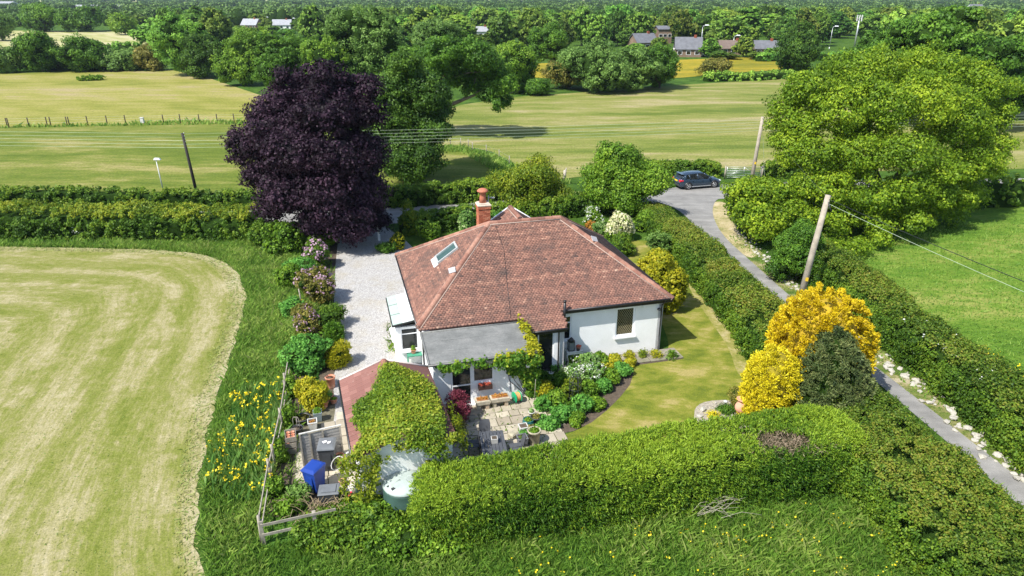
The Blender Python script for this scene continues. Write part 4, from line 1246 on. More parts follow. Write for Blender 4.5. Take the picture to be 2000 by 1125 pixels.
# creeper along the extension front, over the flat roof's right edge and on the wall by the porch
rg = np.random.default_rng(11)
def creeper(name, label, regions, mat, n_per, L, W, seed, M=HM, cat='climbing plant', thick=0.13, core=True, jit=0.55, nn=None, parent=None, clump=16, rc=0.08):
    """regions: (origin, u vector, v vector, outward normal, weight, mask function on 0..1 coordinates)"""
    rg = np.random.default_rng(seed)
    P, Nn, Tn = [], [], []
    for (o, u, v, nr_, den, mask) in regions:
        o, u, v, nr_ = map(np.array, (o, u, v, nr_))
        ar = np.linalg.norm(u) * np.linalg.norm(v)
        k = int(ar * den / clump)
        a, b = rg.uniform(0, 1, k), rg.uniform(0, 1, k)
        kk = mask(a, b, rg) if mask else np.ones(k, bool)
        a, b = a[kk], b[kk]
        th = thick * (0.6 + 0.5 * np.sin(a * 17 + 3 * b) * np.sin(b * 11 + 2 * a) + rg.uniform(0, 0.5, len(a)))
        c = o + a[:, None] * u + b[:, None] * v + th[:, None] * nr_
        i = rg.integers(0, len(c), len(c) * clump)
        off = rg.normal(size=(len(i), 3)) * rc
        P.append(c[i] + off); Nn.append(unit(nr_ + off * 4 + np.array([0, 0, 0.35]))); Tn.append(0.45 + rg.normal(0, 0.13, len(c))[i])
    P, Nn, Tn = np.concatenate(P), np.concatenate(Nn), np.concatenate(Tn)
    o = link(name, leaf_mesh(name, P, Nn, L, W, rg, False, jit, Tn), mat, parent)
    if parent is None: o.matrix_world = M; tag(o, label, cat)
    return o
cr = tag(empty('wall_creeper', hs(0, 0, 0), HT), 'green creeper hanging from the flat roof edge over the extension front', 'climbing plant')
fr_n = (0, -1, 0)
creeper('fringe', '', [
    ((0.45, -2.72, 1.98), (4.5, 0, 0), (0, 0, 0.5), fr_n, 900, lambda a, b, r: b > 0.55 - 0.35 * np.sin(a * 9) ** 2 - 0.5 * (a > 0.62) - 0.1 * r.uniform(0, 1, len(a))),
    ((0.55, -2.45, 1.65), (0.7, 0, 0), (0, 0, 0.5), fr_n, 800, lambda a, b, r: b > np.abs(a - 0.6) * 1.4),
    ((3.0, -2.45, 1.0), (1.85, 0, 0), (0, 0, 1.3), fr_n, 900, lambda a, b, r: b > 0.9 * np.exp(-(a * 2.0)) - 0.12 + 0.25 * np.sin(a * 7) ** 2 * (a < 0.75)),
    ((4.1, -2.45, 0.0), (0.9, 0, 0), (0, 0, 1.4), fr_n, 800, lambda a, b, r: b > 1.1 - a * 1.8),
    ((4.8, -2.5, 0.0), (0, 1.7, 0), (0, 0, 2.4), (1, 0, 0), 700, lambda a, b, r: (b > a * 0.9 - 0.25))], LM['ivyfront'], 0, 0.13, 0.1, 21, parent=cr, thick=0.16)
creeper('roof_edge_growth', '', [
    ((4.45, -2.75, 2.52), (0.5, 0, 0), (0, 2.75, 0.3), (0.2, 0, 1), 1100, lambda a, b, r: a > 0.3 + 0.35 * b - 0.2 * np.sin(b * 12) ** 2),
    ((4.92, -2.75, 2.0), (0, 2.4, 0.2), (0, 0, 0.5), (1, 0, 0), 900, None),
    ((2.9, -2.8, 2.4), (2.0, 0, 0), (0, 0.25, 0.12), (0, -0.5, 1), 900, lambda a, b, r: b < 0.35 + a * 0.6)], LM['yellowgreen'], 0, 0.12, 0.09, 22, parent=cr, thick=0.1)  # same creeper in yellower leaves: sunlight on this edge put into the colour
mb = MB()
for k in range(7):
    x = 3.4 + k * 0.22
    mb.tube([(4.6 - 0.02 * k, -2.45, 0.0), (x + 0.3, -2.44, 1.0), (x, -2.44, 2.3)], [0.02, 0.012, 0.006], 5)
mb.build('stems', M_BARKD, cr)

# ------------------------------------------------------------------ the shed
SM = Matrix.Translation(hs(-3.62, -2.82, 0)) @ Matrix.Rotation(HT + R(3.2), 4, 'Z')
shed = empty('garden_shed'); shed.matrix_world = SM
tag(shed, 'low white shed with a brown tiled roof, mostly buried in creeper', 'shed')
SW, SL, SE, SR = 3.7, 5.45, 2.3, 2.95
mb = MB()
wall_panel(mb, (0.2, -SL + 0.15), (SW - 0.2, -SL + 0.15), 0, 2.3, 0.15)
wall_panel(mb, (0.2, -0.3), (0.2, -SL + 0.302), 0, 2.25, 0.15)
wall_panel(mb, (SW - 0.2, -SL + 0.302), (SW - 0.2, -0.3), 0, 2.25, 0.15)
wall_panel(mb, (SW - 0.2, -0.15), (0.2, -0.15), 0, 2.3, 0.15)
mb.add([(0.2, -SL + 0.15, 2.3), (SW - 0.2, -SL + 0.15, 2.3), (SW / 2, -SL + 0.15, SR - 0.06), (0.2, -SL + 0.3, 2.3), (SW - 0.2, -SL + 0.3, 2.3), (SW / 2, -SL + 0.3, SR - 0.06)], [(0, 1, 2), (3, 5, 4)])
mb.build('wall', M_WHITE, shed)
mb = MB()
mb.add([(0, 0, SE), (0, -SL, SE), (SW / 2, -SL, SR), (SW / 2, 0, SR), (SW, 0, SE), (SW, -SL, SE)] + [(0, 0, SE - 0.08), (0, -SL, SE - 0.08), (SW / 2, -SL, SR - 0.08), (SW / 2, 0, SR - 0.08), (SW, 0, SE - 0.08), (SW, -SL, SE - 0.08)],
       [(0, 1, 2, 3), (3, 2, 5, 4), (6, 9, 8, 7), (9, 10, 11, 8), (0, 6, 7, 1), (4, 5, 11, 10), (1, 7, 8, 2), (2, 8, 11, 5), (0, 3, 9, 6), (3, 4, 10, 9)])
sroof = mb.build('roof', plain('brown_roof_deck', (0.14, 0.07, 0.06), 0.9), shed)
m, n, out = newmat('concrete_tile')
oi = n.nodes.new('ShaderNodeObjectInfo'); v = coords(n, 'pos'); a = noise(n, v, 3, 6, 0.75)
col = ramp(n, oi.outputs['Random'], [(0, (0.2, 0.095, 0.08)), (1, (0.29, 0.15, 0.125))])
col = mixc(n, ramp(n, a, [(0.6, (0, 0, 0)), (0.72, (0.6, 0.6, 0.6))]), col, (0.42, 0.33, 0.28))
finish(n, out, col, 0.9, 0.2, 0, a, 0.4, 0.01)
M_CT = m
tb = MB()
tw, tl = 0.295, 0.34
sec = [(0, 0.0), (0.04, 0.03), (0.09, 0.035), (0.13, 0.008), (0.17, 0.03), (0.23, 0.035), (0.285, 0.004)]
vs = [(p[0], 0, p[1] + 0.026) for p in sec] + [(p[0], tl, p[1] + 0.006) for p in sec] + [(p[0], 0, 0.0) for p in sec]
fs = [(i, i + 1, 7 + i + 1, 7 + i) for i in range(6)] + [(14 + i, 14 + i + 1, i + 1, i) for i in range(6)]
tb.add(vs, fs)
ct_me = tb.mesh('roof_tile'); ct_me.materials.append(M_CT)
slp = Vector((SW / 2, 0, SR - SE)); sl_len = slp.length; slp.normalize()
yv = Vector((0, -1, 0)); nv_ = slp.cross(Vector((0, 1, 0))); nv_ = nv_ if nv_.z > 0 else -nv_
for r in range(int(sl_len / 0.31)):
    for c_ in range(int(SL / tw)):
        o = bpy.data.objects.new('roof_tile', ct_me); C.objects.link(o); o.parent = sroof
        xv = slp.cross(nv_).normalized()
        M_ = Matrix((xv, slp, nv_)).transposed().to_4x4()
        st = Vector((0, 0 if xv.y < 0 else -SL, SE))
        M_.translation = st + slp * (r * 0.31) + xv * (c_ * tw + 0.03) + nv_ * 0.005
        o.matrix_local = M_
rg2 = random.Random(2)
rc_me = tile_me
for i in range(4):
    o = bpy.data.objects.new('ridge_tile', tile_me); C.objects.link(o); o.parent = sroof
    o.matrix_local = Matrix.Translation((SW / 2, -0.02 - i * 0.43, SR + 0.05)) @ Matrix.Rotation(R(-90), 4, 'Z')
mb = MB(); mb.tube([(0.0, 0.03, SE + 0.03), (SW / 2, 0.03, SR + 0.03)], 0.045, 6); mb.tube([(SW / 2, 0.03, SR + 0.03), (SW, 0.03, SE + 0.03)], 0.045, 6); mb.build('verge_mortar', plain('verge_mortar', (0.6, 0.52, 0.47), 0.9, 0.1), sroof)
mb = MB(); mb.tube([(-0.04, 0, SE - 0.03), (-0.04, -SL, SE - 0.03)], 0.05, 8); mb.build('gutter', M_BLACK, shed)
# the creeper that has swallowed it
SI = SM.inverted()
def shed_poly(pts): return [tuple((SI @ at(x, y, 2.75))[:2]) for x, y in pts]
CP = smooth(shed_poly([(757, 720), (800, 722), (836, 736), (850, 765), (860, 805), (868, 845), (864, 862), (845, 868), (765, 862), (710, 868), (685, 880), (685, 872), (694, 868), (716, 842), (686, 806), (700, 778), (735, 766), (742, 738)]), 2)
def shz(x): return SR - np.abs(np.clip(x, -0.3, SW + 0.3) - SW / 2) * (SR - SE) / (SW / 2)
sc_ = tag(empty('roof_creeper'), 'thick yellow green creeper smothering the low shed roof and its gable', 'climbing plant')
sc_.matrix_world = SM
rg = np.random.default_rng(31)
x, y = scatter(rg, CP, 190)
th = 0.1 + 0.07 * np.sin(x * 2.1 + 1.5 * np.sin(y * 1.3)) * np.sin(y * 1.7 + x) + rg.uniform(0, 0.1, len(x))
ez = np.where(y < -SL, (y + SL) * 1.1, 0)
cc = np.stack([x, y, shz(x) + th + ez], 1)
i = rg.integers(0, len(cc), 42000)
off = rg.normal(size=(len(i), 3)) * np.array([0.09, 0.09, 0.05])
link('roof_growth', leaf_mesh('roof_growth', cc[i] + off, unit(np.array([-0.05, 0, 1.0]) + off * 3), 0.1, 0.065, rg, False, 0.75, 0.42 + (rg.normal(0, 0.12, len(cc)) + 0.25 * np.sin(x * 0.9 + 2.0 * np.sin(y * 0.7)))[i]), LM['vine_roof'], sc_)
# matted stems under the leaves
gx, gy = np.meshgrid(np.linspace(-0.6, SW + 0.7, 34), np.linspace(-SL - 0.6, 0.3, 44), indexing='ij')
cin = in_poly(gx.ravel(), gy.ravel(), CP).reshape(gx.shape)
mb = MB()
idx = {}
for ii in range(33):
    for jj in range(43):
        if cin[ii, jj] and cin[ii + 1, jj] and cin[ii, jj + 1] and cin[ii + 1, jj + 1]:
            q = []
            for (a_, b_) in ((ii, jj), (ii + 1, jj), (ii + 1, jj + 1), (ii, jj + 1)):
                if (a_, b_) not in idx:
                    idx[(a_, b_)] = len(mb.v)
                    xx, yy = gx[a_, b_], gy[a_, b_]
                    mb.v.append((xx, yy, float(shz(xx)) + 0.1 + 0.05 * math.sin(xx * 3 + yy * 2) + (min(0, yy + SL) * 1.1)))
                q.append(idx[(a_, b_)])
            mb.f.append(tuple(q)); mb.s.append(True)
mb.build('matted_stems', plain('matted_stems', (0.12, 0.09, 0.055), 0.95, 0.3, 6, bstr=0.6), sc_)
creeper('gable_growth', '', [
    ((-0.3, -SL - 0.05, 0.1), (1.45, 0, 0), (0, 0, 2.5), fr_n, 620, lambda a, b, r: b > 0.45 + 0.45 * np.sin(a * 6.5 + 2.2) - 0.1),
    ((1.2, -SL - 0.02, 2.1), (2.5, 0, 0), (0, 0, 0.6), fr_n, 600, lambda a, b, r: b > 0.35 + 0.3 * np.sin(a * 5 + 0.4)),
    ((2.45, -SL - 0.02, 0.5), (0.25, 0, 0), (0, 0, 1.8), fr_n, 450, None),
    ((2.7, -SL - 0.02, 0.1), (1.1, 0, 0), (0, 0, 2.3), fr_n, 90, None),
    ((SW + 0.05, -SL - 0.1, 1.2), (0, 2.6, 0), (0, 0, 1.3), (1, 0, 0), 500, lambda a, b, r: b > 0.3 + 0.6 * a),
    ((-0.2, -SL - 0.1, 0.2), (0, 0.9, 0), (0, 0, 2.1), (-1, 0, 0), 600, lambda a, b, r: b > a)], LM['ivy'], 0, 0.1, 0.07, 33, parent=sc_, thick=0.2)
# ------------------------------------------------------------------ hedges
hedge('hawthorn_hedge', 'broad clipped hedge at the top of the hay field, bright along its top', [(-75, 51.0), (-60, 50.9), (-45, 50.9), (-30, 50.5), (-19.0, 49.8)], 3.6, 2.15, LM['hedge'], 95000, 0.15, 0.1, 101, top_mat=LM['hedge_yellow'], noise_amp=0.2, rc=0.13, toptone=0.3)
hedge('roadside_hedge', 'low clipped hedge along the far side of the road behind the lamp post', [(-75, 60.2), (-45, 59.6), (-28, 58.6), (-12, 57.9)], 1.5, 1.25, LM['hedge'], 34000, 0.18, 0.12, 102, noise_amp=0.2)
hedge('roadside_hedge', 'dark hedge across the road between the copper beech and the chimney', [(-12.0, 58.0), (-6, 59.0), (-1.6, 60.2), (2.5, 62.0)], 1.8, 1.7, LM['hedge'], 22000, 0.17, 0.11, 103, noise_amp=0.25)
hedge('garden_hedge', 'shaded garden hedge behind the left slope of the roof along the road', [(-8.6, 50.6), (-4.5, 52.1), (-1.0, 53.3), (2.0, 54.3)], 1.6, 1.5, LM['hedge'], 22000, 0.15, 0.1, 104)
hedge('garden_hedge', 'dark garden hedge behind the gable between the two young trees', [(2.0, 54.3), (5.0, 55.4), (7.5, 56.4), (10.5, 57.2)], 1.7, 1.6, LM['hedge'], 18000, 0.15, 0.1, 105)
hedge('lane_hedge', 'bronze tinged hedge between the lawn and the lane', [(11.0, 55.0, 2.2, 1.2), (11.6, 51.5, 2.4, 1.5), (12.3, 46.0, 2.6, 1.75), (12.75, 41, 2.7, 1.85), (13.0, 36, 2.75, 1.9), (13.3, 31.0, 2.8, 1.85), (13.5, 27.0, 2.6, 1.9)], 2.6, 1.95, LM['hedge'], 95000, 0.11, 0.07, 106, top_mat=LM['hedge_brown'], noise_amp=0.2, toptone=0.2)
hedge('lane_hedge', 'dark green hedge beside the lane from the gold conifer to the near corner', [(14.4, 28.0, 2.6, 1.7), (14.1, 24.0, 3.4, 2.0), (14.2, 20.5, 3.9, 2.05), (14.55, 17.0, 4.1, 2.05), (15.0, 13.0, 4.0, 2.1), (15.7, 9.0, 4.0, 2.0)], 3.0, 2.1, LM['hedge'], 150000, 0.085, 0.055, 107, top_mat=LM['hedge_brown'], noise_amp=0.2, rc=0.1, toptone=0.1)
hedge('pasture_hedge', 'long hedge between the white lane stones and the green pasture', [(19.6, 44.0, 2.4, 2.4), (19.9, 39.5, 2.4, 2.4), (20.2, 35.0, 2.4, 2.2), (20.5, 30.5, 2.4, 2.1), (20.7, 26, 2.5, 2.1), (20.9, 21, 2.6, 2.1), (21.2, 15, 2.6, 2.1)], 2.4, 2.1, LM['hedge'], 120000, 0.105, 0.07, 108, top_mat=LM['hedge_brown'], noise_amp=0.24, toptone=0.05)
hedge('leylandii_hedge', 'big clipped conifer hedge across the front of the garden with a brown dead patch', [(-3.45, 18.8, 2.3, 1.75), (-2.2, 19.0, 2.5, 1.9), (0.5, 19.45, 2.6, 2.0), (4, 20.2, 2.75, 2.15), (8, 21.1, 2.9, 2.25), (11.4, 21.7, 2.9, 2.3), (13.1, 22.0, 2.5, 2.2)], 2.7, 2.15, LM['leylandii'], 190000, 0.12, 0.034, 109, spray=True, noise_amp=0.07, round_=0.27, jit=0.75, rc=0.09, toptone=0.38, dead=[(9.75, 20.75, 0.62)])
rg = np.random.default_rng(55)
dp = np.stack([9.75 + rg.normal(0, 0.75, 1500), 20.75 + rg.normal(0, 0.33, 1500), 2.12 + rg.normal(0, 0.06, 1500)], 1)
dpm = leafmat('dead_spray', (0.1, 0.075, 0.045), (0.2, 0.15, 0.1), (0.33, 0.27, 0.19), 0.1)
_lh = [o for o in bpy.data.objects if o.name.startswith('leylandii_hedge')][0]
dead = link('dead_patch', leaf_mesh('dead_patch', dp - np.array([_lh.location.x, _lh.location.y, 0]), np.tile([0, 0, 1.0], (1500, 1)), 0.16, 0.02, rg, True, 1.2), dpm, _lh)
hedge('field_hedge', 'clipped hedge behind the parked car beside the metal gate', [(13.5, 69.5), (17, 69.3), (21.0, 68.6)], 1.5, 1.35, LM['hedge'], 12000, 0.17, 0.12, 110)
hedge('field_hedge', 'short hedge on the far side of the metal gate under the big tree', [(25.0, 68.2), (28, 68.4), (34, 68.8)], 1.6, 1.5, LM['hedge'], 13000, 0.17, 0.12, 111)
hedge('field_hedge', 'dark hedge at the right edge of the pasture under the bright tree', [(36, 57.5), (42, 58.5), (50, 59.5), (66, 61)], 2.6, 2.4, LM['hedge'], 16000, 0.22, 0.15, 112)
hedge('field_hedge', 'low dark hedge along the end of the pale field on the left', [(-170, 172), (-140, 173), (-110, 174), (-86, 172)], 3.0, 3.0, LM['far'], 9000, 0.5, 0.35, 113, rc=0.35)
hedge('field_hedge', 'low scrubby hedge below the buttercup strip', [(40, 150), (52, 152), (64, 158), (78, 163)], 2.4, 1.6, LM['far'], 5000, 0.4, 0.3, 114, rc=0.3)
hedge('field_hedge', 'trimmed hedge between the buttercup strip and the brown houses', [(66, 196), (84, 199), (104, 203)], 2.4, 2.0, LM['far'], 5000, 0.45, 0.32, 115, rc=0.3)
hedge('field_hedge', 'narrow dark hedge standing in the cut silage field', [(-134, 226), (-120, 228), (-110, 229)], 4, 2.6, LM['far'], 2500, 0.6, 0.4, 116, rc=0.4)

# ------------------------------------------------------------------ trees near the house
def px_lobes(x0, Y0, spec, seed, fl=0.85, spread=3.0, shrink=1.0):
    """crown lobes at their real size from the outline the photo shows, spread in depth"""
    rg = np.random.default_rng(seed); out = []
    for q in spec:
        x, y, r = q[:3]
        dY = q[3] if len(q) > 3 else rg.uniform(-spread, spread)
        s_ = scl(Y0 + dY, 6)
        out.append(((x - 1000) / s_ - x0, dY, max(0.7, hgt(0, y, Y0 + dY)), r / s_ * shrink, r / s_ * shrink, r / s_ * fl * shrink))
    return out
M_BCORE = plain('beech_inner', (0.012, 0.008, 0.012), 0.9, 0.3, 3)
lobes = px_lobes(-15.0, 49.6, [(648, 168, 52, 0), (602, 186, 40, 1), (697, 182, 40, 1), (560, 212, 46, 0), (718, 222, 42, 0), (640, 228, 66, -2), (536, 250, 44, -1), (490, 292, 40, 0), (580, 295, 62, -3), (660, 305, 70, -3), (712, 300, 44, -1), (512, 335, 42, 0), (560, 372, 56, -3), (640, 380, 66, -3.5), (706, 372, 46, -2), (522, 402, 34, -1), (600, 425, 48, -3), (676, 425, 54, -3), (728, 430, 22, -1), (640, 200, 60, 3), (560, 280, 60, 3), (680, 300, 60, 3.5), (620, 360, 60, 3), (700, 420, 40, 2), (520, 225, 26, 1), (735, 170, 20, 0), (570, 155, 20, 0), (472, 270, 22, 0)], 71)
broad_tree('copper_beech', 'tall dark purple copper beech hanging over the end of the gravel drive', 'tree', (-15.0, 49.6, 0), lobes, LM['beech'], 110000, 0.2, 0.13, 71, r0=0.45, fork=2.2, bark=M_BARKD, rc=0.4, per=70, core=0.6, inner=0.65, low=0.4, core_mat=M_BCORE)

def px_tree(name, label, bx, by, x0, x1, ytop, ybot, mat, n, leaf, seed, Y=None, group=None, nl=14, rl=0.42, r0=0.3, core=0.55, shape='round', cat='tree', rc=0.4, shift=0.0, extra=(), per=70, bark=None, inner=0.7):
    """tree from what the photo shows of it: trunk foot, crown width, top and underside"""
    b = at(bx, by)
    if Y is not None:
        s_ = scl(Y, 5); b = Vector(((bx - 1000) / s_, Y, 0))
    s_ = scl(b.y, 6)
    Rr = (x1 - x0) / 2 / s_
    cxm = ((x0 + x1) / 2 - bx) / s_ + shift
    zt = hgt(0, ytop, b.y); zb = max(0.3, hgt(0, ybot, b.y))
    rg = np.random.default_rng(seed)
    lobes = [(a + cxm, b_, c, d, e, f) for a, b_, c, d, e, f in make_lobes(rg, Rr, zb, zt, nl, rl, shape=shape)] + list(extra)
    return broad_tree(name, label, cat, b, lobes, mat, n, leaf, leaf * 0.65, seed, r0=r0, group=group, core=core, rc=rc, per=per, bark=bark, inner=inner, fork=max(0.5, zb * 0.9))

xo = (800 - 1000) / scl(67, 5)
lobes = px_lobes(xo, 67, [(800, 150, 44), (762, 180, 42), (838, 182, 38), (770, 230, 48), (822, 232, 46), (850, 255, 26, -1), (790, 280, 46), (832, 300, 28, -2), (770, 310, 36, -2), (815, 330, 24, -2.5), (790, 335, 24), (745, 250, 36), (752, 300, 30), (862, 210, 20), (800, 120, 26), (850, 320, 14, -2)], 201, spread=3.2)
broad_tree('oak_tree', 'dark green oak drooping close behind the copper beech', 'tree', (xo, 67, 0), lobes, LM['darkoak'], 64000, 0.24, 0.15, 201, r0=0.5, fork=2.0, rc=0.45, core=0.5, inner=0.65)  # crown's shade is painted in through the darker leaf palette
# oak with the long bare arm over the field
ob_ = at(842, 268)
sA = scl(ob_.y, 6)
def oa(x, y, dY=0): return ((x - 842) / sA, dY, hgt(0, y, ob_.y + dY))
t = tag(empty('oak_tree', ob_), 'spreading oak whose long bare branch reaches out over the mown field', 'tree')
mb = MB()
mb.tube([(0, 0, -0.2), (0.1, 0, 1.2), oa(852, 222), oa(862, 214)], [0.75, 0.6, 0.48, 0.4], 10)
mb.tube([oa(858, 216), oa(880, 206), oa(905, 196), oa(930, 186), oa(948, 170)], [0.36, 0.28, 0.22, 0.15, 0.06], 8)
mb.tube([oa(855, 220), oa(852, 190), oa(862, 165), oa(880, 140), oa(890, 118)], [0.42, 0.36, 0.26, 0.16, 0.06], 8)
mb.tube([oa(862, 165), oa(845, 145), oa(830, 120)], [0.2, 0.14, 0.05], 7)
mb.tube([oa(868, 156), oa(895, 150), oa(920, 142), oa(950, 140)], [0.16, 0.12, 0.08, 0.04], 7)
mb.tube([oa(905, 196), oa(925, 178), oa(935, 150)], [0.14, 0.09, 0.04], 6)
mb.tube([oa(930, 186), oa(965, 192), oa(985, 200)], [0.1, 0.06, 0.03], 6)
mb.build('trunk', M_BARK, t)
lobes = []
rg = np.random.default_rng(72)
for (x, y, r) in [(845, 120, 40), (880, 100, 38), (915, 98, 34), (945, 112, 34), (968, 135, 30), (985, 165, 24), (992, 195, 16), (975, 205, 12), (960, 180, 20), (940, 160, 24), (905, 130, 34), (860, 150, 34), (825, 135, 36), (815, 165, 34), (990, 150, 16), (925, 172, 16), (800, 120, 34), (890, 165, 16), (840, 180, 22)]:
    dY = rg.uniform(-2.5, 2.5)
    p = oa(x, y, dY); lobes.append((p[0], p[1], p[2], r / sA, r / sA * 1.1, r / sA * 0.75))
pos, nrm, tone = lobe_leaves(rg, lobes, 46000, 75, 0.45, inner=0.65)
link('crown', leaf_mesh('crown', pos, nrm, 0.27, 0.18, rg, jit=0.6, tone=tone), LM['oak'], t)

rg = np.random.default_rng(73)
s3 = scl(54, 6)
b3 = Vector(((1745 - 1000) / s3, 54, 0))
lobes = []
for (x, y, r, dY) in [(1560, 175, 60, 0), (1620, 140, 58, 2), (1690, 130, 58, 2), (1760, 130, 55, 3), (1830, 140, 58, 1), (1890, 170, 55, 0), (1925, 225, 42, 0), (1900, 290, 46, -1), (1860, 240, 60, -2), (1790, 200, 66, -3), (1710, 200, 66, -3), (1630, 220, 62, -2), (1560, 250, 50, -1), (1530, 228, 38, 0), (1540, 188, 38, 1), (1600, 300, 56, -3), (1680, 300, 62, -4), (1760, 300, 64, -5), (1840, 320, 50, -4), (1720, 380, 56, -5.5), (1790, 370, 50, -5.5), (1640, 370, 55, -4.5), (1850, 380, 38, -4), (1900, 390, 26, -3), (1880, 330, 34, -2), (1585, 360, 42, -3.5), (1545, 300, 36, -1.5), (1508, 212, 22, 0), (1955, 170, 22, 1), (1660, 430, 44, -5), (1740, 440, 36, -6), (1600, 430, 42, -4), (1525, 272, 26, -0.5), (1505, 405, 34, -4), (1540, 385, 38, -3), (1560, 420, 40, -5), (1500, 445, 34, -7), (1600, 480, 36, -8), (1650, 500, 38, -9), (1700, 490, 36, -8), (1750, 475, 30, -7), (1690, 530, 26, -9), (1820, 430, 30, -6)]:
    Yq = 54 + dY
    sq_ = scl(Yq, 6)
    lobes.append(((x - 1000) / sq_ - b3.x, dY, max(0.6, hgt(0, y, Yq)), r / sq_ * .8, r / sq_ * .8, r / sq_ * 0.58))
for k in range(52):
    a_, q_ = rg.uniform(0, 6.28), rg.uniform(0.1, 0.97) ** 0.5
    x, y, r, dY = 1748 + 205 * q_ * math.cos(a_), 315 + 185 * q_ * math.sin(a_), rg.uniform(22, 40), rg.uniform(-5, 1.5) * (1 - 0.6 * q_)
    Yq = 54 + dY; sq_ = scl(Yq, 6)
    lobes.append(((x - 1000) / sq_ - b3.x, dY, max(0.8, hgt(0, y, Yq)), r / sq_, r / sq_, r / sq_ * 0.7))
broad_tree('ash_tree', 'huge bright yellow green tree spreading over the pasture on the right', 'tree', b3, [l for l in lobes] + [(l[0] + q[0] * l[3], l[1] + q[1] * l[4], l[2] + q[2] * l[5], l[3] * .4, l[4] * .4, l[5] * .45) for l in lobes for q in unit(rg.normal(size=(1, 3)))], LM['ash'], 230000, 0.19, 0.12, 73, r0=0.5, fork=2.5, bark=M_BARKD, rc=0.42, per=65, core=0, inner=0.6, nb=11, low=0.5)

px_tree('young_tree', 'low bushy tree with bright leaves at the mouth of the lane', 1486, 462, 1402, 1580, 350, 462, LM['ash'], 26000, 0.2, 204, nl=12, r0=0.15, core=0.6)
px_tree('holly_tree', 'dark glossy evergreen bush beside the lane below the bright tree', 1556, 545, 1486, 1606, 432, 560, LM['oak'], 24000, 0.13, 205, nl=9, r0=0.12, core=0.75, rc=0.2)
px_tree('young_tree', 'rounded young tree behind the roof ridge, nearer the chimney', 1040, 425, 952, 1130, 312, 400, LM['hedge_yellow'], 30000, 0.17, 206, nl=14, rl=.34, r0=0.14, core=0.35, Y=56.5)
px_tree('cherry_tree', 'broad leafy tree behind the hip of the roof beside the junction', 1222, 425, 1132, 1312, 280, 400, LM['green'], 46000, 0.18, 207, nl=20, rl=.34, r0=0.2, core=0.35, Y=55.5)
px_tree('dark_tree', 'massive dark green tree behind the bright yellow green one', 1828, 265, 1672, 1985, 10, 230, LM['oak'], 42000, 0.4, 208, Y=98, nl=24, rl=.32, r0=0.6, core=0.7, rc=0.6)
px_tree('dark_tree', 'dark green tree at the right edge of the frame behind the bright tree', 1950, 265, 1860, 2060, 60, 220, LM['oak'], 20000, 0.45, 209, Y=104, nl=14, r0=0.5, core=0.7, rc=0.6)
px_tree('dark_tree', 'lower dark green tree left of the massive one, below the phone mast', 1715, 200, 1655, 1800, 60, 180, LM['oak'], 14000, 0.45, 210, Y=118, nl=12, r0=0.4, core=0.7, rc=0.6)

mid = [
 ('tall bushy tree at the corner of the pale field, first of the row', 365, 148, 303, 425, 20, 138, 'far', 'round'),
 ('dark tree tucked under the tall one at the corner of the pale field', 402, 152, 352, 452, 66, 150, 'darkoak', 'round'),
 ('mid green tree in the row along the pale field', 480, 165, 428, 545, 54, 160, 'green', 'round'),
 ('dark full tree in the row, next to the copper beech', 565, 190, 505, 640, 60, 178, 'oak', 'round'),
 ('leafy tree in the row showing above the copper beech', 655, 200, 600, 712, 70, 190, 'green', 'round'),
 ('big pale green tree above the copper beech', 728, 195, 645, 802, 10, 165, 'willow', 'egg'),
 ('round pale tree between the big pale tree and the oak', 862, 150, 800, 925, 35, 130, 'willow', 'round'),
 ('dark conifer like tree behind the oak', 895, 150, 850, 960, 62, 140, 'oak', 'round'),
 ('green tree behind the end of the bare oak branch', 1000, 182, 940, 1050, 82, 170, 'green', 'round'),
 ('tall dark tree left of the grey green willow', 1085, 140, 1035, 1120, 45, 130, 'oak', 'round'),
 ('dark dense tree alone in front of the far wood', 1555, 150, 1508, 1602, 40, 146, 'darkoak', 'egg'),
 ('large grey green willow, left half of the clump at the field edge', 1165, 180, 1080, 1240, 76, 182, 'willow', 'round'),
 ('grey green willow, right half of the clump at the field edge', 1235, 178, 1180, 1290, 92, 180, 'willow', 'round'),
 ('dark green bushy tree at the right end of the willow clump', 1288, 172, 1245, 1322, 84, 170, 'oak', 'round'),
 ('bronze leaved hawthorn in front of the willow clump', 1110, 172, 1058, 1160, 108, 170, 'brownleaf', 'round'),
 ('small bronze hawthorn in the hedge below the buttercup strip', 1392, 150, 1362, 1422, 116, 152, 'brownleaf', 'round'),
 ('dark broad tree left in the group on the far hedge', 85, 140, 42, 132, 62, 140, 'oak', 'round'),
 ('dark tree right in the group on the far hedge', 165, 140, 122, 208, 70, 140, 'oak', 'round'),
 ('pale bush at the left edge on the far hedge', 15, 142, -25, 48, 92, 142, 'willow', 'round'),
 ('pale round hawthorn on the far hedge', 245, 138, 208, 280, 98, 140, 'willow', 'round'),
 ('bronze bush on the far hedge beside the tall bushy tree', 290, 138, 264, 322, 90, 138, 'brownleaf', 'round'),
 ('tall dark tree beyond the cut silage field, second from the left', 85, 62, 48, 125, 8, 60, 'oak', 'round'),
 ('dark tree beyond the cut silage field, third from the left', 155, 62, 118, 205, 14, 62, 'oak', 'round'),
 ('pale tree at the left edge beyond the cut silage field', 5, 80, -30, 32, 20, 75, 'willow', 'round'),
 ('small yellow green tree at the right end of the silage field', 245, 68, 222, 266, 28, 66, 'green', 'round'),
 ('dark round bush under the oak at the field edge', 1050, 186, 1028, 1078, 156, 186, 'oak', 'round'),
 ('dark green tree between the oak and the buttercup strip', 1010, 180, 985, 1045, 108, 176, 'oak', 'round'),
]
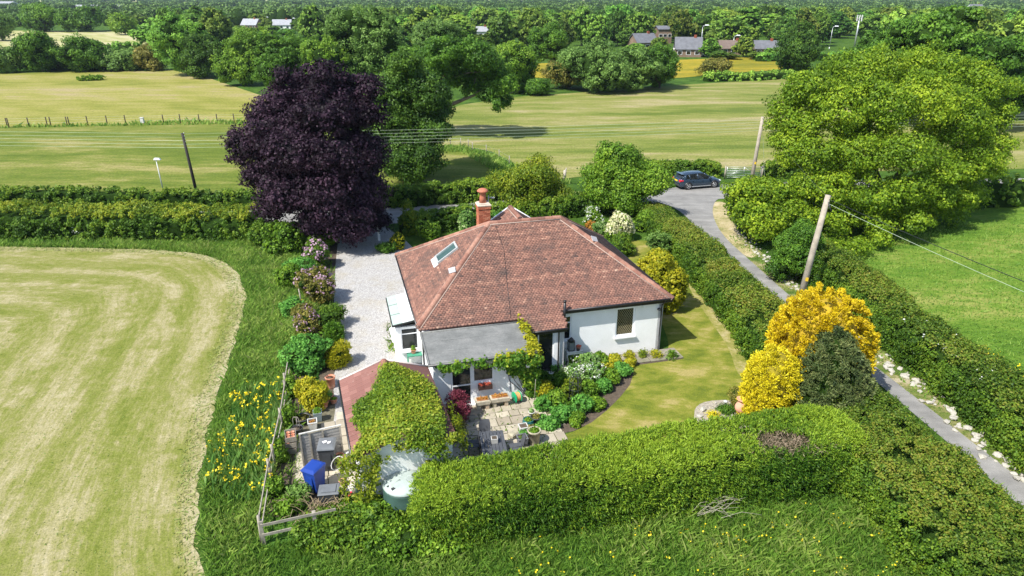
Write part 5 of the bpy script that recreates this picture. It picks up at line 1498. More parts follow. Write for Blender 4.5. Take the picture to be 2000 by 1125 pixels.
for i, (lab, bx, by, x0, x1, yt, yb, mt_, shp) in enumerate(mid):
    Yb = at(bx, by).y
    s_ = scl(Yb, 6)
    leaf = max(0.3, 2.6 / s_ * 1.35)
    Rm = (x1 - x0) / 2
    nlv = int(min(22000, 5500 + Rm * (yb - yt) * 1.6))
    px_tree('broadleaf_tree', lab, bx, by, x0, x1, yt, yb, LM[mt_], nlv, leaf, 300 + i, nl=13, rl=0.4, r0=0.28, core=0.72, shape=shp, rc=leaf * 1.7, per=60)

# ------------------------------------------------------------------ shrubs
SH = [
 # label, x, y(base px), r, h, material, n, leaf, kwargs
 ('lilac bush with pink blossom nearest the copper beech', 618, 522, 1.1, 2.0, 'hedge', 5200, 0.13, dict(flowers=(LM['blossom'], 620, 0.14))),
 ('bright green low shrub left of the drive', 592, 545, 1.3, 1.4, 'lush', 5200, 0.12, {}),
 ('tall lilac with faded pink flowers halfway down the drive', 622, 588, 1.15, 2.1, 'brownleaf', 6000, 0.12, dict(flowers=(LM['blossom'], 520, 0.12))),
 ('green shrub standing behind the lilac on the field side', 572, 560, 1.0, 1.5, 'green', 4000, 0.13, {}),
 ('olive rounded shrub overhanging the drive edge', 640, 640, 1.05, 1.3, 'hedge', 5000, 0.09, {}),
 ('shrub with mauve flower heads beside the olive one', 600, 650, 1.0, 1.5, 'brownleaf', 4200, 0.11, dict(flowers=(LM['blossom'], 330, 0.1))),
 ('dark arching grassy shrub at the drive edge', 655, 664, 0.6, 0.9, 'oak', 2600, 0.2, dict(spray=True)),
 ('large lush green shrub behind the yellow one', 600, 716, 1.35, 1.8, 'lush', 9000, 0.14, {}),
 ('bright yellow feathery shrub on the edge of the drive', 664, 712, 0.78, 1.25, 'yellowgreen', 5600, 0.13, dict(spray=True)),
 ('green plants between the drive shrubs', 574, 620, 0.9, 1.1, 'lush', 3200, 0.13, {}),
 ('small yellow plant beside the leaning post', 588, 610, 0.4, 0.7, 'yellowgreen', 900, 0.1, {}),
 ('golden variegated bush among the pots behind the shed', 610, 795, 0.78, 1.5, 'yellowgreen', 4200, 0.11, dict(core=0.6)),
 ('dense green shrub under the copper beech by the hay field hedge', 560, 490, 1.7, 2.2, 'green', 8200, 0.15, {}),
 ('leafy elder shrub at the end of the long hedge', 520, 478, 1.5, 1.9, 'hedge', 6200, 0.15, {}),
 ('green shrub in the shade at the foot of the copper beech', 635, 480, 1.2, 1.7, 'green', 5200, 0.14, {}),
 ('clipped golden green ball shrub in the shade by the drive entrance', 780, 486, 0.72, 1.3, 'yellowgreen', 4200, 0.07, dict(nl=3, core=0.9, rc=0.04)),
 ('dark low clipped shrub in front of the golden ball', 755, 492, 0.8, 0.7, 'oak', 3000, 0.08, {}),
 ('slender young tree in front of the road hedge by the drive', 800, 455, 0.75, 2.6, 'hedge_yellow', 3600, 0.13, dict(core=0.3)),
 ('dark rose bush behind the left hip of the roof', 838, 468, 0.9, 1.5, 'green', 3600, 0.11, {}),
 ('fresh green shrub left of the chimney', 915, 458, 0.75, 2.0, 'mint', 2900, 0.16, dict(core=0.5)),
 ('bright green grass like shrub right of the chimney', 965, 440, 1.1, 1.2, 'lush', 3200, 0.14, {}),
 ('white flowering shrub behind the right hip', 1158, 442, 0.8, 1.7, 'green', 3600, 0.12, dict(flowers=(LM['white'], 420, 0.12))),
 ('orange leaved shrub beside the white flowering one', 1152, 456, 0.5, 1.0, 'orange', 1800, 0.1, {}),
 ('small round bright green shrub behind the right hip', 1172, 462, 0.65, 1.3, 'mint', 2800, 0.09, {}),
 ('cream flowering viburnum behind the right side of the roof', 1215, 468, 1.35, 2.1, 'green', 5200, 0.12, dict(flowers=(LM['cream'], 2300, 0.17))),
 ('dark olive shrub below the cream flowering one', 1215, 496, 1.0, 1.5, 'hedge', 5200, 0.1, {}),
 ('rounded green shrub by the end of the lane hedge', 1262, 448, 1.3, 1.6, 'green', 6000, 0.12, {}),
 ('pale feathery shrub behind the golden one', 1290, 500, 1.2, 1.8, 'willow', 4200, 0.11, dict(core=0.6)),
 ('tall golden shrub beside the right corner of the bungalow', 1285, 600, 1.55, 3.7, 'yellowgreen', 19000, 0.14, dict(core=0.55, nl=13, shape='egg')),
 ('trailing green shrub at the foot of the golden one', 1262, 640, 0.7, 0.8, 'green', 2200, 0.11, {}),
 ('dark green bush at the far end of the garden bed', 1185, 505, 0.8, 1.2, 'oak', 3200, 0.1, {}),
 ('grey green cistus by the rockery under the gold conifer', 1440, 795, 0.6, 0.85, 'brownleaf', 3000, 0.08, {}),
 ('low dark green cushion plant in the rockery', 1418, 805, 0.42, 0.3, 'oak', 1800, 0.06, {}),
 ('bright yellow cushion plant in the rockery gravel', 1393, 816, 0.26, 0.22, 'lemon', 1200, 0.05, {}),
 ('small clipped cone shrub behind the pots', 616, 760, 0.34, 1.5, 'lush', 2600, 0.06, dict(shape='cone', nl=6, core=0.85, rc=0.04)),
]
for i, (lab, x, y, r, h, mt_, n_l, lf, kw) in enumerate(SH):
    kw = dict(kw)
    shrub('shrub', lab, at(x, y), r, h, LM[mt_], n_l, lf, lf * (0.3 if kw.get('spray') else 0.62), 500 + i, **kw)

def conifer(label, base, r, h, mat, n, leaf, seed, width=0.35, shape='egg', nl=14, top=0.0, jit=0.8, core_mat=None):
    rng = np.random.default_rng(seed)
    t = tag(empty('conifer', base), label, 'conifer')
    lobes = []
    for k in range(nl * 3):
        u = (k + 0.5) / (nl * 3)
        z = h * (0.04 + 0.86 * u)
        rr = r * (math.sqrt(max(0, 1 - (max(0, u - 0.45) / 0.62) ** 2)) if shape == 'egg' else (1 - u) ** 0.68 * 0.95 + 0.07)
        a = k * 2.4
        q = max(0.18, rr * 0.42)
        lobes.append((math.cos(a) * (rr - q * 0.7), math.sin(a) * (rr - q * 0.7), z, q, q, q * 1.25))
    core = MB()
    pf = []
    for k in range(11):
        u = k / 10
        rr = r * (math.sqrt(max(0, 1 - (max(0, u - 0.45) / 0.62) ** 2)) if shape == 'egg' else (1 - u) ** 0.68 * 0.95 + 0.05)
        pf.append((max(0.02, rr * 0.78), h * 0.9 * u))
    core.lathe(pf, (0, 0, 0), 14); core.build('inner_twigs', core_mat or M_CORE, t)
    pos, nrm, tone = lobe_leaves(rng, lobes, n, 40, 0.09, low=0.03, centre=np.array([0, 0, h * 0.4]), inner=0.88)
    rad = pos * np.array([1, 1, 0]); nrm = unit(nrm * 0.5 + unit(rad) * 0.6 + np.array([0, 0, 0.7]))
    link('foliage', leaf_mesh('foliage', pos, nrm, leaf, leaf * width, rng, True, jit, tone), mat, t)
    mb = MB(); mb.tube([(0, 0, -0.1), (0, 0, h * 0.8)], [0.12, 0.03], 7); mb.build('trunk', M_BARK, t)
    return t
conifer('tall rounded deep gold conifer behind the grey green one', (13.6, 27.1, 0), 2.0, 5.35, LM['gold'], 80000, 0.12, 601, 0.5, core_mat=plain('gold_inner_foliage', (0.36, 0.25, 0.015), 0.9, 0.3, 4))
conifer('lower lemon yellow conifer beside the terracotta urn', (11.0, 25.4, 0), 1.05, 3.5, LM['lemon'], 56000, 0.1, 602, 0.45, core_mat=plain('lemon_inner_foliage', (0.22, 0.18, 0.012), 0.9, 0.3, 4))
conifer('grey green juniper standing in front of the gold conifers', (13.4, 25.3, 0), 2.1, 4.75, LM['greygreen'], 90000, 0.13, 603, 0.3, shape='cone', jit=1.0)
shrub('shrub', 'low grey green spreading juniper at the foot of the cone', (11.9, 24.6, 0), 0.75, 1.2, LM['greygreen'], 5200, 0.13, 0.04, 604, spray=True)

# red maple at the corner of the patio, deep bed by the lawn
shrub('japanese_maple', 'dark red feathery maple beside the patio and the glazed door', hs(1.05, -3.6), 0.62, 1.5, LM['maple'], 5200, 0.09, 0.035, 605, cat='shrub', core=0.3, spray=True)
shrub('japanese_maple', 'bronze green maple against the shed creeper', hs(0.75, -4.9), 0.5, 1.2, LM['brownleaf'], 2200, 0.08, 0.03, 606, cat='shrub', core=0.3)
BED = [(1085, 720, .5, .75, 'lush'), (1125, 712, .45, .7, 'green'), (1150, 718, .5, .8, 'mint'), (1175, 712, .45, .7, 'green'), (1200, 715, .45, .6, 'yellowgreen'), (1215, 730, .45, .55, 'lush'),
       (1120, 745, .6, .9, 'mint'), (1155, 745, .6, .95, 'mint'), (1190, 745, .5, .7, 'green'), (1180, 765, .5, .6, 'lush'), (1150, 775, .6, .8, 'green'), (1115, 775, .6, .9, 'hedge_yellow'),
       (1085, 790, .6, .8, 'green'), (1060, 800, .5, .6, 'lush'), (1135, 800, .6, .7, 'lush'), (1165, 795, .4, .45, 'green'), (1100, 820, .55, .55, 'lush'), (1070, 835, .5, .5, 'lush'), (1125, 825, .4, .4, 'green'), (1065, 770, .5, .7, 'yellowgreen'),
       (1090, 750, .45, .6, 'oak'), (1060, 745, .5, .5, 'oak'), (1025, 762, .45, .45, 'yellowgreen'), (1230, 715, .3, .4, 'yellowgreen')]
words = ['beside the porch step', 'behind the pale flowered clump', 'below the side window', 'at the wall end of the bed', 'yellow tipped, at the top corner of the bed', 'rounded, where bed meets lawn', 'pale flowered, behind the obelisk', 'pale flowered, right of the obelisk', 'dark leaved, above the lawn curve', 'low and bright on the lawn curve', 'in the middle of the bed', 'yellowish, around the obelisk foot', 'left of the obelisk', 'next to the patio slabs', 'bright, on the inner lawn curve', 'small, at the widest point of the lawn curve', 'bushy, near the tall pots', 'nearest the tall stone pot', 'small, at the lawn edge by the pots', 'yellow green, by the patio steps', 'dark, in the shade of the creeper', 'dark, beside the concrete step', 'at the foot of the wall creeper', 'tiny, at the end of the wall path']
for i, (x, y, r, h, mt_) in enumerate(BED):
    fl = (LM['white'], 260, 0.07) if 'pale flowered' in words[i] else None
    shrub('border_plant', 'border plant ' + words[i], at(x, y), r, h, LM[mt_], 2100, 0.11, 0.075, 640 + i, cat='plant', group='leafy plants in the curved garden bed', core=0.6, nl=5, flowers=fl, rc=0.08)
for i, (a_, b_, r, mt_, wd_) in enumerate([(8.6, -0.25, .22, 'yellowgreen', 'nearest the console table'), (9.6, -0.35, .2, 'green', 'under the left half of the big window'), (10.5, -0.2, .26, 'yellowgreen', 'under the leaded window'), (11.2, -0.3, .18, 'hedge_yellow', 'between the window and the downpipe'), (11.9, -0.45, .32, 'yellowgreen', 'beside the corner downpipe'), (12.6, -0.7, .3, 'green', 'at the corner of the house path'), (9.1, -0.8, .3, 'yellowgreen', 'at the lawn side of the house path')]):
    shrub('wall_plant', 'small self sown plant on the path, ' + wd_, hs(a_, b_), r, 0.42, LM[mt_], 500, 0.09, 0.05, 680 + i, cat='plant', group='small plants along the front wall', core=0, nl=3)
# undergrowth round the oil tank and along the near fence
for i, (x, y, r, h, mt_) in enumerate([(660, 1025, 1.0, .6, 'hedge'), (720, 1025, 1.0, .75, 'green'), (770, 1035, 1.0, .75, 'hedge'), (700, 1050, 1.2, .9, 'hedge'), (620, 1050, 1.0, .6, 'hedge'), (742, 990, .4, .5, 'green'), (670, 985, .5, .4, 'hedge_yellow'), (560, 1000, .6, .5, 'green'), (545, 900, .35, .9, 'green'), (565, 830, .35, .9, 'green'), (573, 775, .4, 1.0, 'green'), (538, 965, .4, .7, 'green'), (590, 975, .5, .6, 'willow'), (780, 1060, 1.2, .8, 'green'), (860, 1065, 1.0, .6, 'green')]):
    ww = ['thick scrub at the end of the short rail fence', 'dark scrub in front of the water butt', 'dense scrub in front of the oil tank', 'scrub spilling into the foreground grass', 'low scrub along the short rail fence', 'shrub between the butt and the oil tank', 'yellowish weeds beside the red toy', 'weeds in the corner of the yard fence', 'nettles along the yard fence beside the iris bed', 'nettles by the stacked crates', 'leafy weeds at the top end of the yard fence', 'weeds at the low end of the yard fence', 'grey green weeds in the junk corner', 'low scrub in the shadow of the conifer hedge', 'weeds in the long grass below the conifer hedge'][i]
    shrub('undergrowth', ww, at(x, y), r, h, LM[mt_], int(2200 * (r + .4)), 0.12, 0.075, 700 + i, cat='bush', core=0.7)
# ------------------------------------------------------------------ patio, paths and yard paving: slab by slab
m, n, out = newmat('paving_stone')
oi = n.nodes.new('ShaderNodeObjectInfo'); v = coords(n, 'pos'); a = noise(n, v, 2.2, 7, 0.7); b = noise(n, v, 30, 3, 0.7)
col = ramp(n, oi.outputs['Random'], [(0, (0.3, 0.26, 0.2)), (0.5, (0.4, 0.36, 0.28)), (1, (0.48, 0.43, 0.34))])
col = mixc(n, 0.6, col, ramp(n, a, [(0.3, (0.6, 0.6, 0.58)), (0.7, (1.3, 1.3, 1.3))]), 'MULTIPLY')
col = mixc(n, ramp(n, noise(n, v, 1.1, 6, 0.75), [(0.55, (0, 0, 0)), (0.75, (0.5, 0.5, 0.5))]), col, (0.17, 0.17, 0.1))
finish(n, out, col, 0.9, 0.2, 0, math_(n, 'ADD', a, math_(n, 'MULTIPLY', b, 0.3)), 0.5, 0.01)
M_SLAB = m
def slab_mesh(w_, d_, h_=0.04):
    mb = MB(); mb.cham((0, 0, h_ / 2), (w_, d_, h_), 0.008); me = mb.mesh('paving_slab'); me.materials.append(M_SLAB); return me
SLM = {}
rs = random.Random(12)
base_p = sheet('patio', hp([(0.2, -7.4), (4.9, -7.6), (5.3, -5.0), (5.6, -2.6), (6.9, -0.7), (4.9, -0.7), (4.8, -2.3), (0.2, -2.3)]), 0.018, plain('patio_joint_soil', (0.14, 0.14, 0.075), 0.95, 0.4, 6))
PATIO = [(0.25, -7.4), (4.5, -7.6), (5.1, -5.8), (5.2, -4.0), (5.6, -2.55), (6.8, -0.85), (5.0, -0.75), (4.85, -2.45), (0.25, -2.45)]
def lay_slabs(parent, rows, x0, poly, M, z=0.02, wset=(0.45, 0.6, 0.6, 0.75, 0.9)):
    for (y0, dpt) in rows:
        x = x0 + rs.uniform(-0.3, 0)
        while x < x0 + 7:
            ww = rs.choice(wset)
            cx_, cy_ = x + ww / 2, y0 + dpt / 2
            if in_poly(np.array([cx_]), np.array([cy_]), poly)[0]:
                key = (ww, dpt)
                if key not in SLM: SLM[key] = slab_mesh(ww - 0.035, dpt - 0.035)
                o = bpy.data.objects.new('paving_slab', SLM[key]); C.objects.link(o)
                p = M @ Vector((cx_, cy_, 0))
                o.parent = parent
                o.location = (p.x, p.y, z + rs.uniform(-0.008, 0.006))
                o.rotation_euler = (rs.uniform(-.01, .01), rs.uniform(-.01, .01), M.to_euler().z + rs.uniform(-0.012, 0.012))
            x += ww
lay_slabs(base_p, [(-7.7, 0.6), (-7.1, 0.45), (-6.65, 0.6), (-6.05, 0.6), (-5.45, 0.45), (-5.0, 0.6), (-4.4, 0.6), (-3.8, 0.45), (-3.35, 0.6), (-2.75, 0.45), (-2.3, 0.6), (-1.7, 0.45), (-1.25, 0.6)], 0.2, PATIO, HM)
yard = sheet('yard_paving', px([(590, 800), (690, 760), (700, 960), (600, 965), (572, 940), (575, 850)]), 0.016, plain('yard_joint_soil', (0.13, 0.12, 0.08), 0.95, 0.4, 5))
YM = Matrix.Translation(at(600, 960)) @ Matrix.Rotation(R(17), 4, 'Z')
YI = YM.inverted()
YP = [tuple((YI @ at(x, y))[:2]) for x, y in [(602, 845), (668, 818), (690, 800), (700, 955), (618, 965), (575, 945), (578, 860)]]
lay_slabs(yard, [(q * 0.62 - 0.6, 0.62) for q in range(10)], -1.6, YP, YM, 0.018, (0.62, 0.62, 0.9))
wp = sheet('wall_path', hp([(6.95, -0.95), (13.1, -0.95), (13.1, 0.28), (6.95, 0.28)]), 0.02, M_SOIL)
for k in range(7):
    mb = MB(); mb.cham((0, 0, 0.03), (0.86, 1.05, 0.05), 0.01)
    o = mb.build('paving_slab', plain('stained_concrete', (.24, .22, .17), .95, .3, 4, bstr=.5, dirt=(.12, .13, .06)), wp); o.location = hs(7.4 + k * 0.89, -0.33 + rs.uniform(-.03, .03), 0.022); o.rotation_euler = (0, 0, HT + rs.uniform(-.01, .01))
blades('joint_weeds', 'low weeds growing in the joints of the patio slabs', 'weeds', hp([(0.8, -6.8), (4.8, -6.8), (5.0, -2.7), (3.0, -2.7), (1.6, -3.4)]), 22, 0.1, 0.05, LM['hedge'], 801, tuft=1.5, lean=1.0, z0=0.05)
mb = MB(); mb.cham((0, 0, 0.09), (1.0, 0.45, 0.18), 0.015)
o = mb.build('concrete_step', M_CONC); o.location = at(1090, 745); o.rotation_euler = (0, 0, HT); tag(o, 'pale concrete step lying at the top of the garden bed', 'step')

# ------------------------------------------------------------------ furniture on the patio
M_TBL = plain('slate_slat', (0.075, 0.08, 0.09), 0.5, 0.15, 5)
TC = at(963, 866, 0.72); TR = R(8)
t = tag(empty('garden_table', (TC.x, TC.y, 0.05), TR), 'dark grey slatted garden table on the patio close to the hedge', 'table')
for k in range(7):
    mb = MB(); mb.cham((-0.42 + k * 0.14, 0, 0.69), (0.125, 1.6, 0.03), 0.006); mb.build('slat', M_TBL, t)
for (sx_, sy_) in ((-.42, -.68), (.42, -.68), (-.42, .68), (.42, .68)):
    mb = MB(); mb.box((sx_, sy_, 0.33), (0.06, 0.06, 0.67)); mb.build('leg', M_TBL, t)
mb = MB(); mb.box((0, -.7, 0.64), (0.84, 0.05, 0.07)); mb.box((0, .7, 0.64), (0.84, 0.05, 0.07)); mb.build('apron', M_TBL, t)
t = tag(empty('table_planter', (TC.x + 0.05, TC.y + 0.05, 0.757), TR), 'small pale square planter on the dark slatted table', 'planter')
mb = MB(); mb.box((0, 0, 0.1), (0.24, 0.24, 0.2), top=1.08); mb.build('pot', plain('pale_grey_pot', (0.45, 0.45, 0.43), 0.7, 0.1), t)
mb = MB(); mb.box((0, 0, 0.202), (0.2, 0.2, 0.01)); mb.build('soil', M_SOIL, t)
def chair(label, loc, rz):
    t = tag(empty('garden_chair', loc, rz), label, 'chair', 'dark garden chairs around the patio table')
    mb = MB(); mb.cham((0, 0, 0.43), (0.5, 0.48, 0.035), 0.01); mb.build('seat', M_TBL, t)
    mb = MB()
    vs = []
    for (z, y, w_) in ((0.42, 0.23, 0.46), (0.6, 0.27, 0.48), (0.78, 0.31, 0.47), (0.92, 0.35, 0.4)):
        for x in (-1, -.5, 0, .5, 1):
            vs.append((x * w_ / 2, y - 0.05 * x * x + 0.03, z))
    fs = [(r_ * 5 + c_, r_ * 5 + c_ + 1, r_ * 5 + c_ + 6, r_ * 5 + c_ + 5) for r_ in range(3) for c_ in range(4)]
    n0 = len(vs)
    vs2 = vs + [(x, y + 0.02, z) for x, y, z in vs]
    fs2 = fs + [tuple(i + n0 for i in f[::-1]) for f in fs]
    mb.add(vs2, fs2); mb.build('backrest', M_TBL, t)
    for sx_, sy_ in ((-1, -1), (1, -1), (-1, 1), (1, 1)):
        mb = MB(); mb.tube([(sx_ * 0.24, sy_ * 0.23, 0), (sx_ * 0.22, sy_ * 0.2, 0.42)], 0.017, 6); mb.build('leg', M_GREY, t)
    for sx_ in (-1, 1):
        mb = MB(); mb.tube([(sx_ * 0.26, -0.2, 0.43), (sx_ * 0.27, -0.2, 0.62), (sx_ * 0.27, 0.24, 0.64)], 0.016, 6); mb.build('armrest', M_GREY, t)
c1 = at(948, 848, 0.5); chair('dark garden chair at the head of the patio table, its curved back to the house', (c1.x, c1.y, 0.05), R(8))
c2 = at(1008, 872, 0.5); chair('dark garden chair on the pot side of the table, seen edge on', (c2.x, c2.y, 0.05), R(-80))
c3 = at(925, 870, 0.4); chair('dark garden chair in the shadow on the shed side of the table', (c3.x, c3.y, 0.05), R(100))

# ------------------------------------------------------------------ pots
def pot(label, loc, r, h, mat, kind='round', plant=None, rim=None, seed=0, cat='plant pot', group=None, taper=0.75, name='plant_pot', nleaf=260, ph=0.25, rz=0.3, tall=1.0):
    t = tag(empty(name, loc, rz), label, cat, group)
    mb = MB()
    if kind == 'round':
        mb.lathe([(r * taper * 0.98, 0), (r * taper, 0.02), (r * 0.97, h * 0.85), (r * 1.08, h * 0.86), (r * 1.1, h), (r * 0.93, h), (r * 0.9, h * 0.82)], (0, 0, 0), 18)
    elif kind == 'bulge':
        mb.lathe([(r * .6, 0), (r * .85, h * .15), (r * 1.1, h * .45), (r * 1.1, h * .65), (r * .9, h * .85), (r * 1.0, h), (r * .85, h), (r * .8, h * .8)], (0, 0, 0), 18)
    else:
        mb.box((0, 0, h / 2), (r * 1.8 * taper, r * 1.8 * taper, h), top=1 / taper)
        for s_ in (-1, 1):
            mb.box((s_ * r * 0.86, 0, h + 0.02), (r * 0.16, r * 1.9, 0.04)); mb.box((0, s_ * r * 0.86, h + 0.02), (r * 1.55, r * 0.16, 0.04))
    mb.build('pot', mat, t)
    mb = MB(); 
    if kind == 'square': mb.box((0, 0, h + 0.006), (r * 1.56, r * 1.56, 0.01))
    else: mb.lathe([(r * 0.88, h * 0.85), (0.001, h * 0.88)], (0, 0, 0), 14)
    mb.build('soil', M_SOIL, t)
    if plant:
        rg = np.random.default_rng(900 + seed)
        d = unit(rg.normal(size=(nleaf, 3))); d[:, 2] = np.abs(d[:, 2])
        p = d * np.array([r * 1.0, r * 1.0, ph * tall]) * rg.uniform(0.3, 1, (nleaf, 1)) + np.array([0, 0, h * 0.9])
        link('plant', leaf_mesh('plant', p, d, 0.1, 0.06, rg, False, 0.7), LM[plant], t)
    return t
M_TEAL = plain('teal_glaze', (0.02, 0.13, 0.14), 0.2, 0.2, 4, spec=0.6)
M_OLD = plain('old_stone_pot', (0.36, 0.33, 0.24), 0.9, 0.25, 6, bstr=0.5, dirt=(0.25, 0.25, 0.14))
M_PALE = plain('pale_pot', (0.55, 0.55, 0.52), 0.7, 0.12)
PZ = 0.045
def P(x, y): p = at(x, y); p.z = PZ; return p
G_ = 'pots grouped at the edge of the patio'
pot('tall weathered stone pot at the end of the patio pots', P(1043, 866), .26, .62, M_OLD, taper=.85, plant='green', seed=1, group=G_, nleaf=160, ph=.12)
pot('square slate planter with a white rim beside the garden chair', P(1020, 872), .22, .4, plain('slate_planter', (0.16, 0.165, 0.18), .6), 'square', plant='green', seed=2, group=G_, nleaf=120, ph=.12, taper=.8)
pot('round pot with a pale rim behind the square planter', P(1024, 858), .23, .3, plain('grey_green_pot', (0.2, 0.22, 0.2), .5), plant='lush', seed=3, group=G_, nleaf=160, ph=.12)
pot('pale square planter standing empty on the slabs', P(1022, 846), .2, .3, M_PALE, 'square', seed=4, group=G_)
pot('wide low pot of dry plants between the stone pot and the teal one', P(1038, 848), .2, .25, M_OLD, plant='brownleaf', seed=5, group=G_, ph=.2)
pot('teal glazed bulging pot on the patio', P(1032, 832), .24, .3, M_TEAL, 'bulge', plant='green', seed=6, group=G_, nleaf=120, ph=.1)
pot('black ribbed tub at the edge of the garden bed', P(1047, 829), .22, .36, M_GREY, plant='brownleaf', seed=7, group=G_, nleaf=140, ph=.16)
pot('small white pot behind the teal one', P(1038, 817), .13, .3, M_PALE, plant='mint', seed=8, group=G_, nleaf=100, ph=.2)
mb = MB(); mb.cham((0, 0, 0.12), (0.42, 0.32, 0.22), 0.05)
o = mb.build('stone_block', M_OLD); o.location = P(1003, 855); o.rotation_euler = (0, 0, 0.8); tag(o, 'rough pale stone block lying on the patio slabs', 'stone block')
mb = MB(); mb.cham((0, 0, 0.15), (0.5, 0.35, 0.3), 0.09); mb.cham((0.5, 0.25, 0.1), (0.4, 0.3, 0.2), 0.07)
o = mb.build('edging_rock', M_OLD); o.location = P(1058, 826); tag(o, 'pale edging rock between the tub and the garden bed', 'rock')

# stone troughs on feet, hose reel
def trough(label, x, y, w_, seed):
    p = hs(x, y, PZ); t = tag(empty('stone_trough', p, HT), label, 'trough', 'stone troughs against the extension wall')
    mb = MB(); mb.cham((0, 0, 0.36), (w_, 0.42, 0.22), 0.03); mb.build('basin', M_STONE, t)
    mb = MB(); mb.cham((0, 0, 0.475), (w_ - 0.12, 0.3, 0.03), 0.01); mb.build('soil', plain('rusty_soil', (0.3, 0.14, 0.06), .95, .3), t)
    for s_ in (-1, 1):
        mb = MB(); mb.cham((s_ * w_ * 0.32, 0, 0.125), (0.16, 0.34, 0.25), 0.02); mb.build('foot', M_STONE, t)
    rg = np.random.default_rng(seed); q = np.stack([rg.uniform(-w_ * .4, w_ * .4, 90), rg.uniform(-.13, .13, 90), rg.uniform(.48, .56, 90)], 1)
    link('plants', leaf_mesh('plants', q, np.tile([0, 0, 1.], (90, 1)), .07, .05, rg), LM['orange'], t)
trough('shorter stone trough with rusty soil, next to the glazed door', 2.35, -2.85, 0.62, 1)
trough('longer stone trough between the shorter one and the hose reel', 3.15, -2.8, 0.85, 2)
t = tag(empty('hose_reel', hs(3.95, -2.75, PZ), HT + R(15)), 'green garden hose reel standing by the stone troughs', 'hose reel')
for s_ in (-1, 1):
    mb = MB()
    T = Matrix.Translation((s_ * 0.13, 0, 0.28)) @ Matrix.Rotation(R(90), 4, 'Y')
    mb.lathe([(0.1, -0.012), (0.25, -0.012), (0.26, 0), (0.25, 0.012), (0.1, 0.012)], (0, 0, 0), 20, T); mb.build('side_wheel', plain('green_plastic', (0.01, 0.3, 0.13), .4, .15), t)
mb = MB()
for k in range(7):
    x = -0.1 + k * 0.033
    mb.tube([(x, 0.19 * math.cos(q * math.pi / 8), 0.28 + 0.19 * math.sin(q * math.pi / 8)) for q in range(17)], 0.016, 6, False)
mb.build('hose', plain('orange_hose', (0.6, 0.33, 0.12), .5), t)
mb = MB(); mb.tube([(-0.16, 0.2, 0), (-0.16, 0, 0.3), (-0.16, -0.2, 0)], .014, 6); mb.tube([(0.16, 0.2, 0), (0.16, 0, 0.3), (0.16, -0.2, 0)], .014, 6); mb.build('stand', M_GREY, t)
t = tag(empty('wall_lamp', hs(3.72, -2.45, 1.35), HT), 'small black lamp on the extension wall below the creeper', 'lamp')
mb = MB(); mb.box((0, 0, 0.0), (0.2, 0.12, 0.09)); mb.build('housing', M_GREY, t)
mb = MB(); mb.tube([(0, 0.04, -0.05), (0.02, 0.03, -0.9)], 0.012, 5); mb.build('cable', M_GREY, t)
t = tag(empty('garden_fork', hs(4.7, -3.0, PZ), 0), 'thin pole leaning at the end of the patio by the creeper', 'pole')
mb = MB(); mb.tube([(0, 0, 0), (0.05, 0.1, 1.15)], 0.012, 6); mb.build('shaft', M_WOOD, t)
# white figure in the creeper
mb = MB(); mb.lathe([(0.01, 0), (0.09, 0.04), (0.11, 0.12), (0.05, 0.2), (0.07, 0.26), (0.01, 0.3)], (0, 0, 0), 10); mb.tube([(0.05, 0, 0.15), (0.22, -0.02, 0.2), (0.3, -0.02, 0.12)], [0.05, 0.03, 0.01], 6)
o = mb.build('wall_ornament', M_PALE); o.location = hs(4.45, -2.78, 1.75); o.rotation_euler = (0, 0, HT); tag(o, 'white bird shaped ornament half hidden in the wall creeper', 'ornament')

# console table by the wall, lantern, pots
M_SHAB = plain('shabby_grey_paint', (0.5, 0.52, 0.5), .7, .2, 5, dirt=(.3, .28, .22))
t = tag(empty('console_table', hs(7.55, -0.12, 0.03), HT), 'shabby pale console table with curved legs beside the porch', 'table')
mb = MB(); mb.cham((0, 0, 0.8), (0.85, 0.42, 0.05), 0.015); mb.build('table_top', M_SHAB, t)
mb = MB(); mb.box((0, -0.17, 0.72), (0.72, 0.03, 0.12)); mb.box((0, 0.17, 0.72), (0.72, 0.03, 0.12)); mb.build('apron', M_SHAB, t)
for sx_, sy_ in ((-1, -1), (1, -1), (-1, 1), (1, 1)):
    mb = MB(); mb.tube([(sx_ * .36, sy_ * .16, .78), (sx_ * .4, sy_ * .18, .6), (sx_ * .32, sy_ * .14, .3), (sx_ * .35, sy_ * .16, .06), (sx_ * .38, sy_ * .18, 0)], [.035, .03, .02, .02, .03], 7); mb.build('leg', M_SHAB, t)
t = tag(empty('lantern', hs(7.4, -0.12, 0.857), HT), 'black metal lantern on the console table', 'lantern')
mb = MB()
for sx_, sy_ in ((-1, -1), (1, -1), (-1, 1), (1, 1)): mb.box((sx_ * .13, sy_ * .13, .25), (.02, .02, .46))
mb.box((0, 0, .01), (.3, .3, .03)); mb.box((0, 0, .49), (.3, .3, .03)); mb.lathe([(.19, .5), (.1, .62), (.02, .7), (.001, .72)], (0, 0, 0), 8); mb.build('frame', M_BLACK, t)
mb = MB(); mb.box((0, 0, .25), (.24, .24, .44)); mb.build('glass', plain('lantern_glass', (.2, .22, .22), .1, .1, spec=.6), t)
pot('stack of terracotta pots on the console table', hs(7.8, -0.1, 0.857), .13, .16, M_TERRA, seed=20, plant='redflower', nleaf=40, ph=.08)
pot('dark bowl in front of the terracotta pots on the console table', hs(7.72, -0.26, 0.857), .08, .07, M_GREY, seed=21)
